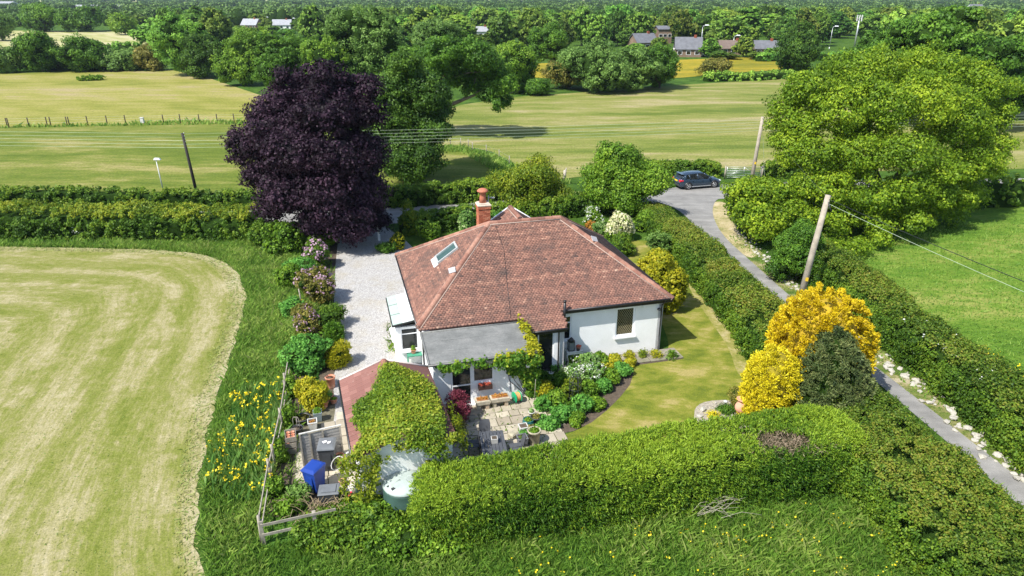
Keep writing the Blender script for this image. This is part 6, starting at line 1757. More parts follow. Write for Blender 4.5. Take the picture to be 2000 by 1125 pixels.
# obelisk
t = tag(empty('plant_obelisk', at(1122, 790)), 'thin dark metal obelisk standing in the middle of the garden bed', 'obelisk')
for k in range(6):
    a_ = k * math.pi / 3; mb = MB(); mb.tube([(.26 * math.cos(a_), .26 * math.sin(a_), 0), (.25 * math.cos(a_), .25 * math.sin(a_), 1.25), (.12 * math.cos(a_), .12 * math.sin(a_), 1.62), (0, 0, 1.72)], .012, 5); mb.build('rod', M_GREY, t)
for z in (0.4, 0.85, 1.25):
    mb = MB(); mb.tube([(.26 * math.cos(q * math.pi / 8), .26 * math.sin(q * math.pi / 8), z) for q in range(17)], .01, 5, False); mb.build('hoop', M_GREY, t)
# urn, rockery
ub = at(1444, 818)
t = tag(empty('terracotta_urn', (ub.x, ub.y, 0.03)), 'tall pink terracotta urn on a plinth in front of the lemon conifer', 'urn')
mb = MB(); mb.lathe([(.17, 0), (.18, .06), (.15, .1), (.14, .28)], (0, 0, 0), 18); mb.build('plinth', M_TERRA, t)
mb = MB(); mb.lathe([(.1, .28), (.14, .32), (.25, .46), (.27, .58), (.22, .72), (.13, .82), (.12, .86), (.22, .95), (.24, .99), (.2, .99), (.12, .9)], (0, 0, 0), 20); mb.build('body', plain('pink_terracotta', (.58, .3, .2), .85, .15, 6), t)
mb = MB(); mb.tube([(.2, 0, .72), (.3, 0, .68), (.24, 0, .55)], .025, 6); mb.build('handle', M_TERRA, t)
mb = MB(); mb.tube([(.0, 0, .9), (.02, .3, 1.5)], .015, 5); 
ROCKP = smooth(px([(1355, 805), (1362, 792), (1380, 784), (1420, 781), (1455, 788), (1485, 800), (1480, 835), (1400, 845), (1358, 838)]), 1)
sheet('rockery_gravel', ROCKP, 0.02, plain('brown_gravel', (.3, .27, .22), .95, .35, 9, bstr=.8))
pebbles('rockery_pebbles', ROCKP, 30, 0.05, M_OLD, 31, 0.02, 'mixed pale pebbles covering the rockery bed at the lawn corner', 'pebbles')
def rock_mesh(seed, s=(1, 1, .6)):
    import bmesh
    bm = bmesh.new(); r_ = random.Random(seed)
    bmesh.ops.create_icosphere(bm, subdivisions=1, radius=0.5)
    for v_ in bm.verts:
        k = r_.uniform(.72, 1.15); v_.co = Vector((v_.co.x * s[0] * k, v_.co.y * s[1] * k, v_.co.z * s[2] * k))
    me = bpy.data.meshes.new('rock'); bm.to_mesh(me); bm.free(); me.materials.append(M_ROCK); return me
RM = [rock_mesh(i, (1, random.Random(i).uniform(.6, .95), random.Random(i + 9).uniform(.45, .75))) for i in range(9)]
for i, (x, y, s_) in enumerate([(1366, 813, .32), (1372, 800, .5), (1382, 832, .45), (1378, 824, .4), (1405, 818, .2), (1430, 812, .22), (1415, 788, .2), (1398, 787, .2), (1390, 838, .3)]):
    o = link('rockery_stone', RM[i % 9]); o.location = at(x, y, .05); o.scale = (s_, s_, s_); o.rotation_euler = (0, 0, i)
    tag(o, 'weathered stone set ' + ['at the lawn edge of the rockery', 'as the largest boulder of the rockery', 'nearest the conifer hedge in the rockery', 'flat in the middle left of the rockery', 'right of the yellow cushion plant', 'in front of the terracotta urn', 'at the back rim of the rockery', 'on the back rim left of the green cushion', 'at the near left tip of the rockery'][i], 'stone', 'stones of the rockery')
t = tag(empty('garden_light', at(1415, 800)), 'small black garden light with a white top behind the rockery cushion', 'lamp')
mb = MB(); mb.tube([(0, 0, 0), (0, 0, .4)], .04, 8); mb.build('post', M_GREY, t)
mb = MB(); mb.lathe([(.09, .4), (.1, .44), (.03, .48)], (0, 0, 0), 10); mb.build('cap', M_PALE, t)

# ------------------------------------------------------------------ limestone rocks along the lane
rr = random.Random(77)
LS = px([(1432, 452), (1480, 505), (1530, 555), (1585, 600), (1640, 645), (1690, 690), (1745, 735), (1800, 778), (1860, 830), (1915, 880), (1960, 922), (2010, 965)])
seg = [(Vector(LS[i] + (0,)), Vector(LS[i + 1] + (0,))) for i in range(len(LS) - 1)]
tot = sum((b - a).length for a, b in seg)
near_words = ['pale rock lining the upper lane near the bright tree', 'pale rock lining the lane beside the utility pole', 'pale rock along the lower lane', 'pale rock where the lane leaves the frame']
cnt = 230
for i in range(cnt):
    d = tot * (i + rr.random()) / cnt
    for a, b in seg:
        if d <= (b - a).length: break
        d -= (b - a).length
    p = a.lerp(b, d / (b - a).length)
    fr_ = i / cnt
    p = p + Vector((0.32 + rr.gauss(0.1, 0.24 + 0.1 * fr_), 0, 0))
    km = rr.randrange(9)
    o = link('lane_rock', RM[km])
    s_ = rr.uniform(.16, .42) * (0.8 + 0.4 * fr_)
    o.location = (p.x, p.y, 0.16 * s_); o.scale = (s_, s_, s_ * .8); o.rotation_euler = (rr.uniform(-.3, .3), rr.uniform(-.3, .3), rr.uniform(0, 6))
    szw = 'big ' if s_ > .42 else ('small ' if s_ < .24 else 'middling ')
    side_ = ', nearer the lane' if p.x < a.lerp(b, d / (b - a).length).x + .42 else ', nearer the hedge'
    tag(o, szw + ['blocky ', 'flat ', 'angular '][km % 3] + near_words[min(3, int(fr_ * 4))] + side_, 'rock', ['rocks lining the upper lane', 'rocks by the utility pole', 'rocks lining the lower lane', 'rocks at the lane end'][min(3, int(fr_ * 4))])

# ------------------------------------------------------------------ the yard behind the shed
def wheelie(label, loc, rz, body, lid, s=1.0):
    t = tag(empty('wheelie_bin', loc, rz), label, 'bin')
    mb = MB()
    mb.add([(-.22, -.24, .06), (.22, -.24, .06), (.22, .2, .06), (-.22, .2, .06), (-.28, -.34, 1.0), (.28, -.34, 1.0), (.28, .3, 1.0), (-.28, .3, 1.0)], [(0, 3, 2, 1), (0, 1, 5, 4), (1, 2, 6, 5), (2, 3, 7, 6), (3, 0, 4, 7), (4, 5, 6, 7)])
    mb.cham((0, -.02, .98), (.6, .68, .05), .015)
    mb.box((0, -.33, .55), (.3, .012, .5), top=.95)
    mb.build('body', body, t)
    mb = MB()
    mb.add([(-.31, -.38, 1.01), (.31, -.38, 1.01), (.31, .33, 1.02), (-.31, .33, 1.02), (-.3, -.36, 1.05), (.3, -.36, 1.05), (.3, .3, 1.09), (-.3, .3, 1.09), (-.22, -.26, 1.09), (.22, -.26, 1.09), (.22, .22, 1.13), (-.22, .22, 1.13)],
           [(0, 3, 2, 1), (0, 1, 5, 4), (1, 2, 6, 5), (2, 3, 7, 6), (3, 0, 4, 7), (4, 5, 9, 8), (5, 6, 10, 9), (6, 7, 11, 10), (7, 4, 8, 11), (8, 9, 10, 11)])
    mb.build('lid', lid, t)
    mb = MB(); mb.tube([(-.22, .38, 1.0), (.22, .38, 1.0)], .02, 8); mb.box((-.2, .33, 1.0), (.03, .12, .05)); mb.box((.2, .33, 1.0), (.03, .12, .05)); mb.build('handle', body, t)
    for s_ in (-1, 1):
        mb = MB(); T = Matrix.Translation((s_ * .25, .22, .1)) @ Matrix.Rotation(R(90), 4, 'Y'); mb.lathe([(.1, -.025), (.1, .025)], (0, 0, 0), 14, T); mb.build('wheel', M_GREY, t)
    t.scale = (s, s, s)
    return t
bb = at(619, 958); wheelie('blue wheelie bin standing in the middle of the yard', (bb.x, bb.y, .04), R(-25), M_BLUE, M_BLUE, 1.0)
bb = at(643, 918); t = wheelie('tall black wheelie bin with a grey lid against the panel fence', (bb.x, bb.y + .1, .04), R(6), M_GREY, M_LIDGREY, 1.08)
mb = MB(); mb.add([(-.16, .0, 1.135), (-.02, .06, 1.137), (.03, -.02, 1.137), (-.08, -.12, 1.135)], [(0, 1, 2, 3)]); mb.add([(.02, -.05, 1.133), (.16, 0, 1.14), (.14, -.12, 1.134), (.06, -.14, 1.133)], [(0, 1, 2, 3)])
bm_ = mb.build('label_sheet', plain('white_paper', (.8, .8, .8), .7), t)
bb = at(646, 985); t = tag(empty('recycling_box', (bb.x, bb.y, .03), R(8)), 'low grey lidded recycling box among dry stems in front of the bins', 'recycling box')
mb = MB(); mb.box((0, 0, .3), (.62, .5, .6), top=1.1); mb.build('body', M_GREY, t)
mb = MB(); mb.cham((0, 0, .63), (.74, .6, .07), .03); mb.box((0, 0, .68), (.5, .4, .03)); mb.build('lid', M_LIDGREY, t)

# panel fence across the yard: overlapping boards, posts, capping
fa, fb = at(594, 912), at(672, 893)
L_ = (fb - fa).length
t = tag(empty('panel_fence', fa, math.atan2(fb.y - fa.y, fb.x - fa.x)), 'weathered grey lap panel fence behind the wheelie bins', 'fence')
for k in range(11):
    mb = MB(); mb.box((0, 0, 0), (L_ - .06, .014, .15), Matrix.Translation((L_ / 2, 0, .12 + k * .125)) @ Matrix.Rotation(R(-7), 4, 'X')); mb.build('board', plain('grey_board', (.26, .25, .235), .9, .3, 9, bstr=.6), t)
for x in (0.0, .36, .85, L_ - .03):
    mb = MB(); mb.box((x, -.03, .76), (.06, .045, 1.5)); mb.build('batten', M_WOOD, t)
mb = MB(); mb.box((L_ / 2, 0, 1.53), (L_ + .06, .07, .035)); mb.build('capping', plain('pale_capping', (.5, .49, .45), .85, .15), t)

# yard boundary fence towards the iris bed: leaning posts and rails
FP = [at(512, 1063), at(531, 945), at(538, 915), at(553, 842), at(562, 775), at(571, 714)]
t = tag(empty('rail_fence', FP[0]), 'long sagging post and rail fence between the yard and the irises', 'fence')
for i, p in enumerate(FP):
    q = p - FP[0]
    mb = MB(); mb.tube([(q.x, q.y, 0), (q.x + rs.uniform(-.06, .06), q.y, 1.15 + rs.uniform(-.05, .1))], .055, 6); mb.build('post', M_WOOD, t)
for zz in (.45, .95):
    for i in range(len(FP) - 1):
        a, b = FP[i] - FP[0], FP[i + 1] - FP[0]
        mb = MB()
        d = (b - a); mid = (a + b) / 2; mid.z = zz + rs.uniform(-.05, .05)
        mb.box((0, 0, 0), (d.length + .05, .035, .09), Matrix.Translation(mid) @ Matrix.Rotation(math.atan2(d.y, d.x), 4, 'Z') @ Matrix.Rotation(rs.uniform(-.03, .03), 4, 'Y')); mb.build('rail', M_WOOD, t)
mb = MB(); mb.tube([(1.75 - 3.6, 8.9, 0.0)] and [(-1.9, 9.0, .3), (-1.9, 9.0, 1.0)], .03, 6); mb.build('post', M_WOOD, t)
fa, fb = at(516, 1063), at(660, 1030)
t = tag(empty('rail_fence', fa, math.atan2(fb.y - fa.y, fb.x - fa.x)), 'short two rail wooden fence at the near left corner of the yard', 'fence')
L_ = (fb - fa).length
for x in (0, 1.7): mb = MB(); mb.box((x, 0, .45 if x else .5), (.12, .12, .9 if x else 1.0)); mb.build('post', M_WOOD, t)
for (x0, x1, z) in ((.0, L_, .85), (.0, 1.2, .45)): mb = MB(); mb.box(((x0 + x1) / 2, -.075, z), (x1 - x0, .03, .1)); mb.build('rail', M_WOOD, t)

# oil tank, water butt
tb_ = at(789, 938, 1.25); t = tag(empty('oil_tank', (tb_.x, tb_.y, .25), R(10)), 'round green oil tank with a pale domed top beside the conifer hedge', 'tank')
M_TANK = plain('green_tank_plastic', (.035, .075, .06), .5, .2, 3, spec=.4)
M_TTOP = plain('bleached_tank_top', (.36, .42, .4), .5, .15, 4, dirt=(.25, .28, .22))
mb = MB(); mb.lathe([(.72, 0), (.76, .05), (.76, .3), (.78, .33), (.78, .38), (.76, .41), (.76, .8), (.73, .88)], (0, 0, 0), 28); mb.build('body', M_TANK, t)
mb = MB(); mb.lathe([(.74, .86), (.76, .9), (.7, .98), (.5, 1.06), (.2, 1.1), (.001, 1.1)], (0, 0, 0), 28)
for k in range(4):
    a_ = k * math.pi / 2 + .5; mb.tube([(.15 * math.cos(a_), .15 * math.sin(a_), 1.09), (.68 * math.cos(a_), .68 * math.sin(a_), .98)], .035, 6)
mb.build('lid', M_TTOP, t)
mb = MB(); mb.box((-.32, -.4, 1.02), (.26, .1, .06), rz=.5); mb.box((-.52, -.25, 1.0), (.14, .08, .06), rz=.5); mb.build('latch', M_GREY, t)
mb = MB(); mb.lathe([(.07, 0), (.08, .06), (.03, .1)], (.35, .1, 1.05), 12); mb.build('fill_cap', M_GREY, t)
mb = MB(); mb.lathe([(.08, 0), (.09, .06), (.03, .1)], (.55, .25, 1.0), 12); mb.build('vent_cap', M_PALE, t)
mb = MB(); mb.box((0, 0, -.12), (1.5, 1.3, .24)); mb.build('plinth', M_CONC, t)
bb = at(712, 978); t = tag(empty('water_butt', (bb.x, bb.y, .02)), 'small dark green water butt by the creeper covered gable', 'water butt')
mb = MB(); mb.lathe([(.22, 0), (.27, .2), (.28, .22), (.27, .25), (.28, .55), (.26, .75)], (0, 0, 0), 18); mb.build('body', M_TANK, t)
mb = MB(); mb.lathe([(.28, .75), (.28, .79), (.1, .83), (.001, .83)], (0, 0, 0), 18); mb.build('lid', M_TANK, t)

# pots and clutter in the yard
Y_ = 'pots behind the shed'
pot('tall terracotta chimney pot style planter at the end of the drive', P(647, 757), .22, .55, M_TERRA, taper=.85, seed=30, group=Y_)
pot('terracotta pot beside the golden bush', P(634, 796), .19, .3, M_TERRA, seed=31, group=Y_)
pot('small terracotta pot close to the shed gutter', P(652, 788), .17, .22, M_TERRA, seed=32, group=Y_, plant='green', nleaf=60, ph=.1)
pot('wide low bowl pot full of green leaves', P(640, 782), .27, .25, M_TERRA, seed=33, group=Y_, plant='lush', nleaf=260, ph=.3)
pot('hexagonal pale stone planter in front of the paving slabs', P(612, 838), .21, .34, M_PALE, 'square', plant='orange', seed=34, group=Y_, nleaf=60, ph=.08)
pot('tall grey planter with a green plant at the foot of the golden bush', P(622, 822), .2, .4, plain('blue_grey_pot', (.2, .25, .26), .6), 'square', plant='green', seed=35, group=Y_, nleaf=260, ph=.3)
pot('big black tub lying by the yard fence', P(592, 826), .32, .26, M_GREY, seed=36, group=Y_, plant='brownleaf', nleaf=80, ph=.06)
pot('black bucket with a wooden handle hoop by the crates', P(583, 850), .22, .35, M_GREY, seed=37, group=Y_)
mb = MB(); mb.tube([(-.15, 0, .3), (-.15, 0, .75), (-.1, 0, .85), (.05, 0, .85), (.1, 0, .75), (.1, 0, .3)], .015, 6); mb.tube([(0, 0, .3), (0, .02, .8)], .015, 6)
o = mb.build('fork_handle', M_WOOD); q = P(583, 850); o.location = q; tag(o, 'wooden tool handles standing in the black bucket', 'tool handle')
pot('broken terracotta bowl in the weeds by the yard fence', P(563, 985), .26, .16, M_TERRA, seed=38, group=Y_, plant='brownleaf', nleaf=60, ph=.05)
pot('square black planter of dry stems near the blue bin', P(603, 972), .2, .25, M_GREY, 'square', seed=39, group=Y_, plant='brownleaf', nleaf=90, ph=.15)
pot('small navy pot on the step beside the recycling box', P(674, 968), .13, .2, plain('navy_pot', (.03, .04, .07), .4), seed=40, group=Y_)
pot('pink terracotta pot upside down beside the gable creeper', P(669, 948), .12, .2, plain('pink_terracotta', (.58, .3, .2), .85, .15, 6), seed=41, group=Y_)
pot('terracotta pot with a lichen yellow saucer on top by the black bin', P(664, 905), .17, .35, M_TERRA, seed=42, group=Y_)
pot('terracotta pot of green shoots on the side porch window ledge', hs(-0.1, 1.78, 0.72), .13, .2, M_TERRA, seed=43, plant='green', nleaf=140, ph=.25)
mb = MB(); mb.box((0, 0, .55), (.85, .35, .05)); mb.box((-.4, 0, .27), (.05, .3, .54)); mb.box((.4, 0, .27), (.05, .3, .54))
o = mb.build('green_shelf', plain('green_paint', (.06, .25, .16), .5)); o.location = hs(0.0, 1.7, 0.12); o.rotation_euler = (0, 0, HT); tag(o, 'green painted bench under the side porch window', 'bench')
pot('terracotta ball planter of orange flowers behind the side porch roof', hs(-0.6, 5.6, 0.03), .25, 1.9, M_TERRA, seed=44, plant='orange', nleaf=260, ph=.35)
for k, (z, w_) in enumerate(((0, 'lowest'), (.28, 'middle'), (.56, 'topmost'))):
    bb = at(570, 880); t = tag(empty('wooden_crate', (bb.x + k * .02, bb.y, .04 + z), R(12 + k * 4)), w_ + ' wooden crate of small pots in the stack by the yard fence', 'crate', 'stacked crates by the yard fence')
    for s_ in (-1, 1):
        for zz in (.05, .13, .21):
            mb = MB(); mb.box((s_ * .2, 0, zz), (.015, .6, .06)); mb.build('slat', M_WOOD, t)
            mb = MB(); mb.box((0, s_ * .3, zz), (.4, .015, .06)); mb.build('slat', M_WOOD, t)
    mb = MB(); mb.box((0, 0, .01), (.4, .6, .015)); mb.build('base', M_WOOD, t)
    for i in range(6):
        mb = MB(); mb.lathe([(.05, 0), (.075, .13), (.082, .14), (.07, .14), (.06, .05)], ((i % 2) * .18 - .09, (i // 2) * .18 - .18, .04), 10); mb.build('small_pot', M_TERRA, t)
bb = at(681, 985); mb = MB()
mb.box((0, 0, .06), (.3, .1, .1)); mb.box((.14, 0, .13), (.05, .08, .22)); mb.lathe([(.05, -.02), (.05, .02)], (-.1, 0, .05), 10, Matrix.Rotation(R(90), 4, 'X'))
o = mb.build('red_toy', plain('red_plastic', (.65, .03, .07), .4)); o.location = (bb.x, bb.y, .25); o.rotation_euler = (0, 0, .6); tag(o, 'bright red plastic garden tool lying at the yard edge', 'garden tool')
bb = at(662, 930); mb = MB(); mb.tube([(.25 * math.cos(q * .52), .12 * math.sin(q * .52), .5 + .25 * math.sin(q * .52 + .5)) for q in range(13)], .018, 6, False); mb.tube([(.2, 0, .3), (.35, .05, .9), (.5, .1, 1.0)], .03, 6)
o = mb.build('coiled_hose', M_PALE); o.location = (bb.x, bb.y, .1); tag(o, 'coil of white hose hanging beside the black bin', 'hose')
mb = MB(); mb.cham((0, 0, .12), (.9, .3, .24), .02); o = mb.build('kerb_block', M_CONC); bb = at(680, 970); o.location = (bb.x, bb.y, 0); o.rotation_euler = (0, 0, 1.4); tag(o, 'concrete block edging the yard beside the gable', 'block')
pile = MB(); rp = random.Random(6)
for i in range(90):
    x, y = rp.gauss(0, .7), rp.gauss(0, .35); a_ = rp.uniform(0, 6.3)
    pile.tube([(x, y, .1 + rp.random() * .2), (x + .3 * math.cos(a_), y + .3 * math.sin(a_), .35 + rp.random() * .3), (x + .6 * math.cos(a_), y + .5 * math.sin(a_), .2 + rp.random() * .5)], [.012, .009, .004], 4, False)
o = pile.build('dry_stems', plain('dry_stem', (.32, .25, .15), .9, .25)); bb = at(640, 1003); o.location = bb; tag(o, 'tangle of dry brown stems in front of the recycling box', 'dry stems', None, 'stuff')
pile = MB()
for i in range(20):
    a_ = rp.gauss(.1, .5); x, y = rp.uniform(-.7, .5), rp.gauss(0, .3); l = rp.uniform(.5, 1.3)
    pile.tube([(x, y, .3), (x + l * .5, y + a_ * .3, .55 + rp.random() * .2), (x + l, y + a_ * .6, .5 + rp.random() * .35)], [.008, .006, .003], 4, False)
o = pile.build('dead_branches', plain('bleached_twig', (.36, .33, .26), .9, .15)); bb = at(1385, 1012); o.location = bb; tag(o, 'bleached dead branches lying in the long grass below the conifer hedge', 'branches', None, 'stuff')
# gate post and mail things at the drive entrance
gp = at(741, 470); t = tag(empty('gate_post', gp), 'white gate post in the shade at the drive entrance', 'gate post')
mb = MB(); mb.box((0, 0, .65), (.16, .16, 1.3)); mb.build('post', M_WHITE, t); mb = MB(); mb.box((0, 0, 1.33), (.2, .2, .06)); mb.build('cap', M_WHITE, t)
mb = MB(); mb.tube([(0, 0, 0), (-.08, .05, 1.1)], .045, 6); o = mb.build('leaning_post', M_WOOD); o.location = at(590, 598); tag(o, 'short weathered post leaning among the drive shrubs', 'post')

# ------------------------------------------------------------------ poles, wires, lamps
def upole(label, base, h, r0, r1, mat, lean=(0, 0), arm=False, plate=None):
    t = tag(empty('utility_pole', base), label, 'utility pole')
    mb = MB(); mb.tube([(0, 0, -.3), (lean[0] * .5, lean[1] * .5, h * .5), (lean[0], lean[1], h)], [r0, (r0 + r1) / 2, r1], 12); mb.build('pole', mat, t)
    if plate:
        mb = MB(); mb.box((lean[0] * plate / h, lean[1] * plate / h - r0 - .004, plate), (.16, .02, .22)); mb.build('warning_plate', plain('yellow_plate', (.75, .5, .03), .5), t)
    return t
pA = at(388, 392); hA = hgt(0, 260, pA.y)
t = upole('black creosoted telegraph pole behind the long hedge, left of the beech', pA, hA, .14, .11, M_POLED, (-.35, 0))
for k in range(5): mb = MB(); mb.lathe([(.03, 0), (.045, .03), (.03, .1), (.01, .12)], (-.35 + .14, 0, hA - .05 - k * .24), 8); mb.build('insulator', M_PALE, t)
pB = at(1466, 362); hB = hgt(0, 228, pB.y)
t = upole('pale wooden utility pole behind the lane mouth beside the metal gate', pB, hB, .19, .14, M_POLE, (.25, 0), plate=2.2)
pC = at(1560, 592); hC = hgt(0, 382, pC.y)
t = upole('large leaning wooden utility pole beside the lane', pC, hC, .2, .15, M_POLE, (.62, .1), plate=1.6)
mb = MB(); mb.tube([(.6, -.1, hC - .35), (.85, -.15, hC - .9)], .03, 6); mb.tube([(.45, .2, hC), (.9, .0, hC - .1)], .02, 6); mb.build('bracket', M_GREY, t)
def wire(label, pts, r, mat, group=None, sag=.3):
    P_ = []
    for a, b in zip(pts[:-1], pts[1:]):
        a, b = Vector(a), Vector(b)
        for k in range(13):
            u = k / 12; q = a.lerp(b, u); q.z -= sag * 4 * u * (1 - u) * (b - a).length / 40; P_.append(q)
    mb = MB(); o0 = P_[0].copy(); mb.tube([p - o0 for p in P_], r, 4, False)
    o = mb.build('overhead_wire', mat); o.location = o0; return tag(o, label, 'wire', group)
M_WIRE = plain('wire_sheath', (.42, .5, .36), .5, .1); M_WIRED = plain('black_wire', (.02, .025, .02), .5)
lw_ = ['topmost of the five pale wires running along the road', 'second from the top of the five pale road wires', 'middle one of the five pale road wires', 'second from the bottom of the five pale road wires', 'lowest of the five pale wires running along the road']
for k in range(5):
    z0 = hA - .05 - k * .3
    a = Vector((-95, 61 + k * .25, z0 + 1.1 - k * .05)); b = Vector((pA.x - .33, pA.y, z0)); c = Vector((pB.x + .2, pB.y + .1 * k, hB - .25 - k * .27))
    wire(lw_[k], [a, b, c, Vector((90, 70, hB + .5 - k * .3))], .011, M_WIRE, 'wires along the road', .12)
wire('black service wire falling from the large pole across the right hedge', [pC + Vector((.62, .1, hC - .2)), Vector((21.2, 24.5, 2.6)) if False else Vector((27.5, 12.0, 5.6))], .018, M_WIRED, None, .5)
wire('thin pale wire falling from the large pole across the pasture hedge', [pC + Vector((.62, .1, hC - .45)), Vector((27.0, 11.5, 5.2))], .01, M_WIRE, None, .5)
wire('wire strung between the two wooden poles through the bright tree', [pC + Vector((.6, .1, hC - .1)), pB + Vector((.25, 0, hB - .1))], .014, M_WIRED, None, .4)
wire('pale stay wire running down beside the far wooden pole', [pB + Vector((.25, 0, hB - .3)), pB + Vector((1.5, .5, .2))], .014, M_WIRE, None, 0)
def lamp(label, base, h, lean=(0, 0), name='street_lamp', headdir=1, s=1.0, group=None, swan=False):
    t = tag(empty(name, base), label, 'street lamp', group)
    mb = MB(); mb.tube([(0, 0, 0), (0, 0, .9)], .08 * s, 8); mb.tube([(0, 0, .9), (lean[0], lean[1], h)], [.05 * s, .038 * s], 8)
    if swan: mb.tube([(lean[0], lean[1], h - .01), (lean[0] + headdir * .25, lean[1], h + .35), (lean[0] + headdir * 1.0, lean[1], h + .45)], .035 * s, 6)
    mb.build('column', M_GALV if swan else plain('pale_column', (.62, .63, .62), .6, .1), t)
    mb = MB(); hx = lean[0] + headdir * (1.2 if swan else .12)
    mb.add([(hx - .3 * s, -.12 * s, h + (.42 if swan else 0)), (hx + .3 * s, -.12 * s, h + (.42 if swan else 0)), (hx + .3 * s, .12 * s, h + (.42 if swan else 0)), (hx - .3 * s, .12 * s, h + (.42 if swan else 0)),
            (hx - .22 * s, -.08 * s, h + .16 * s + (.42 if swan else 0)), (hx + .2 * s, -.08 * s, h + .14 * s + (.42 if swan else 0)), (hx + .2 * s, .08 * s, h + .14 * s + (.42 if swan else 0)), (hx - .22 * s, .08 * s, h + .16 * s + (.42 if swan else 0))],
           [(0, 3, 2, 1), (4, 5, 6, 7), (0, 1, 5, 4), (1, 2, 6, 5), (2, 3, 7, 6), (3, 0, 4, 7)])
    mb.build('lamp_head', plain('lamp_head_grey', (.68, .7, .72), .4, .08), t)
    return t
pL = at(323, 392); lamp('pale street lamp behind the long hedge left of the black pole', pL, hgt(0, 312, pL.y), (-.1, 0))
b_ = Vector(((1204 - 1000) / scl(58.5, 4), 58.5, 0)); lamp('street lamp whose white head shows above the junction tree', b_, hgt(0, 296, 58.5), (0, 0))
b_ = Vector(((1588 - 1000) / scl(61.5, 4), 61.5, 0)); lamp('street lamp half hidden in the bright yellow green tree', b_, hgt(0, 328, 61.5), (0, 0), s=1.2)

# ------------------------------------------------------------------ metal field gate
ga, gb = at(1418, 350), at(1484, 350)
t = tag(empty('field_gate', ga, math.atan2(gb.y - ga.y, gb.x - ga.x)), 'galvanised metal field gate between the hedges behind the car', 'gate')
L_ = (gb - ga).length
for k in range(7): mb = MB(); mb.tube([(0, 0, .2 + k * .17), (L_, 0, .2 + k * .17)], .024, 6); mb.build('rail', M_GALV, t)
for x in (0, L_ / 2, L_): mb = MB(); mb.tube([(x, 0, .15), (x, 0, 1.25)], .03, 6); mb.build('upright', M_GALV, t)
mb = MB(); mb.tube([(0, .0, .2), (L_ / 2, 0, 1.2)], .02, 6); mb.tube([(L_, .0, .2), (L_ / 2, 0, 1.2)], .02, 6); mb.build('brace', M_GALV, t)
for x in (-.15, L_ + .15): mb = MB(); mb.tube([(x, 0, 0), (x, 0, 1.35)], .08, 8); mb.build('post', M_WOOD, t)

# ------------------------------------------------------------------ wire fence across the fields
wf = px([(-120, 254), (15, 249), (18, 249), (57, 248), (93, 247), (100, 247), (132, 246.5), (136, 246.5), (172, 245), (210, 244), (246, 243), (320, 242), (353, 241), (390, 241), (425, 240.5), (458, 240), (500, 240), (540, 239)])
t = tag(empty('wire_fence', (wf[0][0], wf[0][1], 0)), 'long wire fence with thin posts between the pale field and the grazed one', 'fence')
for p in wf: mb = MB(); mb.tube([(p[0] - wf[0][0], p[1] - wf[0][1], 0), (p[0] - wf[0][0], p[1] - wf[0][1], 1.3)], .07, 5); mb.build('post', M_BARKD, t)
for z in (.5, .85, 1.15): mb = MB(); mb.tube([(p[0] - wf[0][0], p[1] - wf[0][1], z) for p in wf], .008, 3, False); mb.build('wire', M_GALV, t)
wf = px([(862, 286), (880, 287), (900, 288), (915, 290), (923, 297), (950, 302), (975, 312), (995, 325)])
t = tag(empty('wire_fence', (wf[0][0], wf[0][1], 0)), 'short wire fence along the grassy ditch under the oak', 'fence')
for p in wf: mb = MB(); mb.tube([(p[0] - wf[0][0], p[1] - wf[0][1], 0), (p[0] - wf[0][0], p[1] - wf[0][1], 1.15)], .05, 5); mb.build('post', M_WOOD, t)
for z in (.5, 1.0): mb = MB(); mb.tube([(p[0] - wf[0][0], p[1] - wf[0][1], z) for p in wf], .008, 3, False); mb.build('wire', M_GALV, t)
t = tag(empty('salt_bin', at(279, 242)), 'small white marker box at the field fence', 'box')
mb = MB(); mb.box((0, 0, .5), (.5, .4, .7), top=.8); mb.build('body', M_PALE, t); mb = MB(); mb.box((0, 0, .88), (.5, .4, .06)); mb.build('lid', M_PALE, t)
mb = MB(); mb.tube([(0, 0, 0), (.05, 0, 1.0)], .15, 7); mb.tube([(.05, 0, .8), (.2, .1, 1.2)], .06, 6); o = mb.build('tree_stump', plain('bleached_stump', (.4, .36, .3), .9, .25)); o.location = at(1102, 352, 0); tag(o, 'pale broken stump between the two young trees by the field', 'stump')

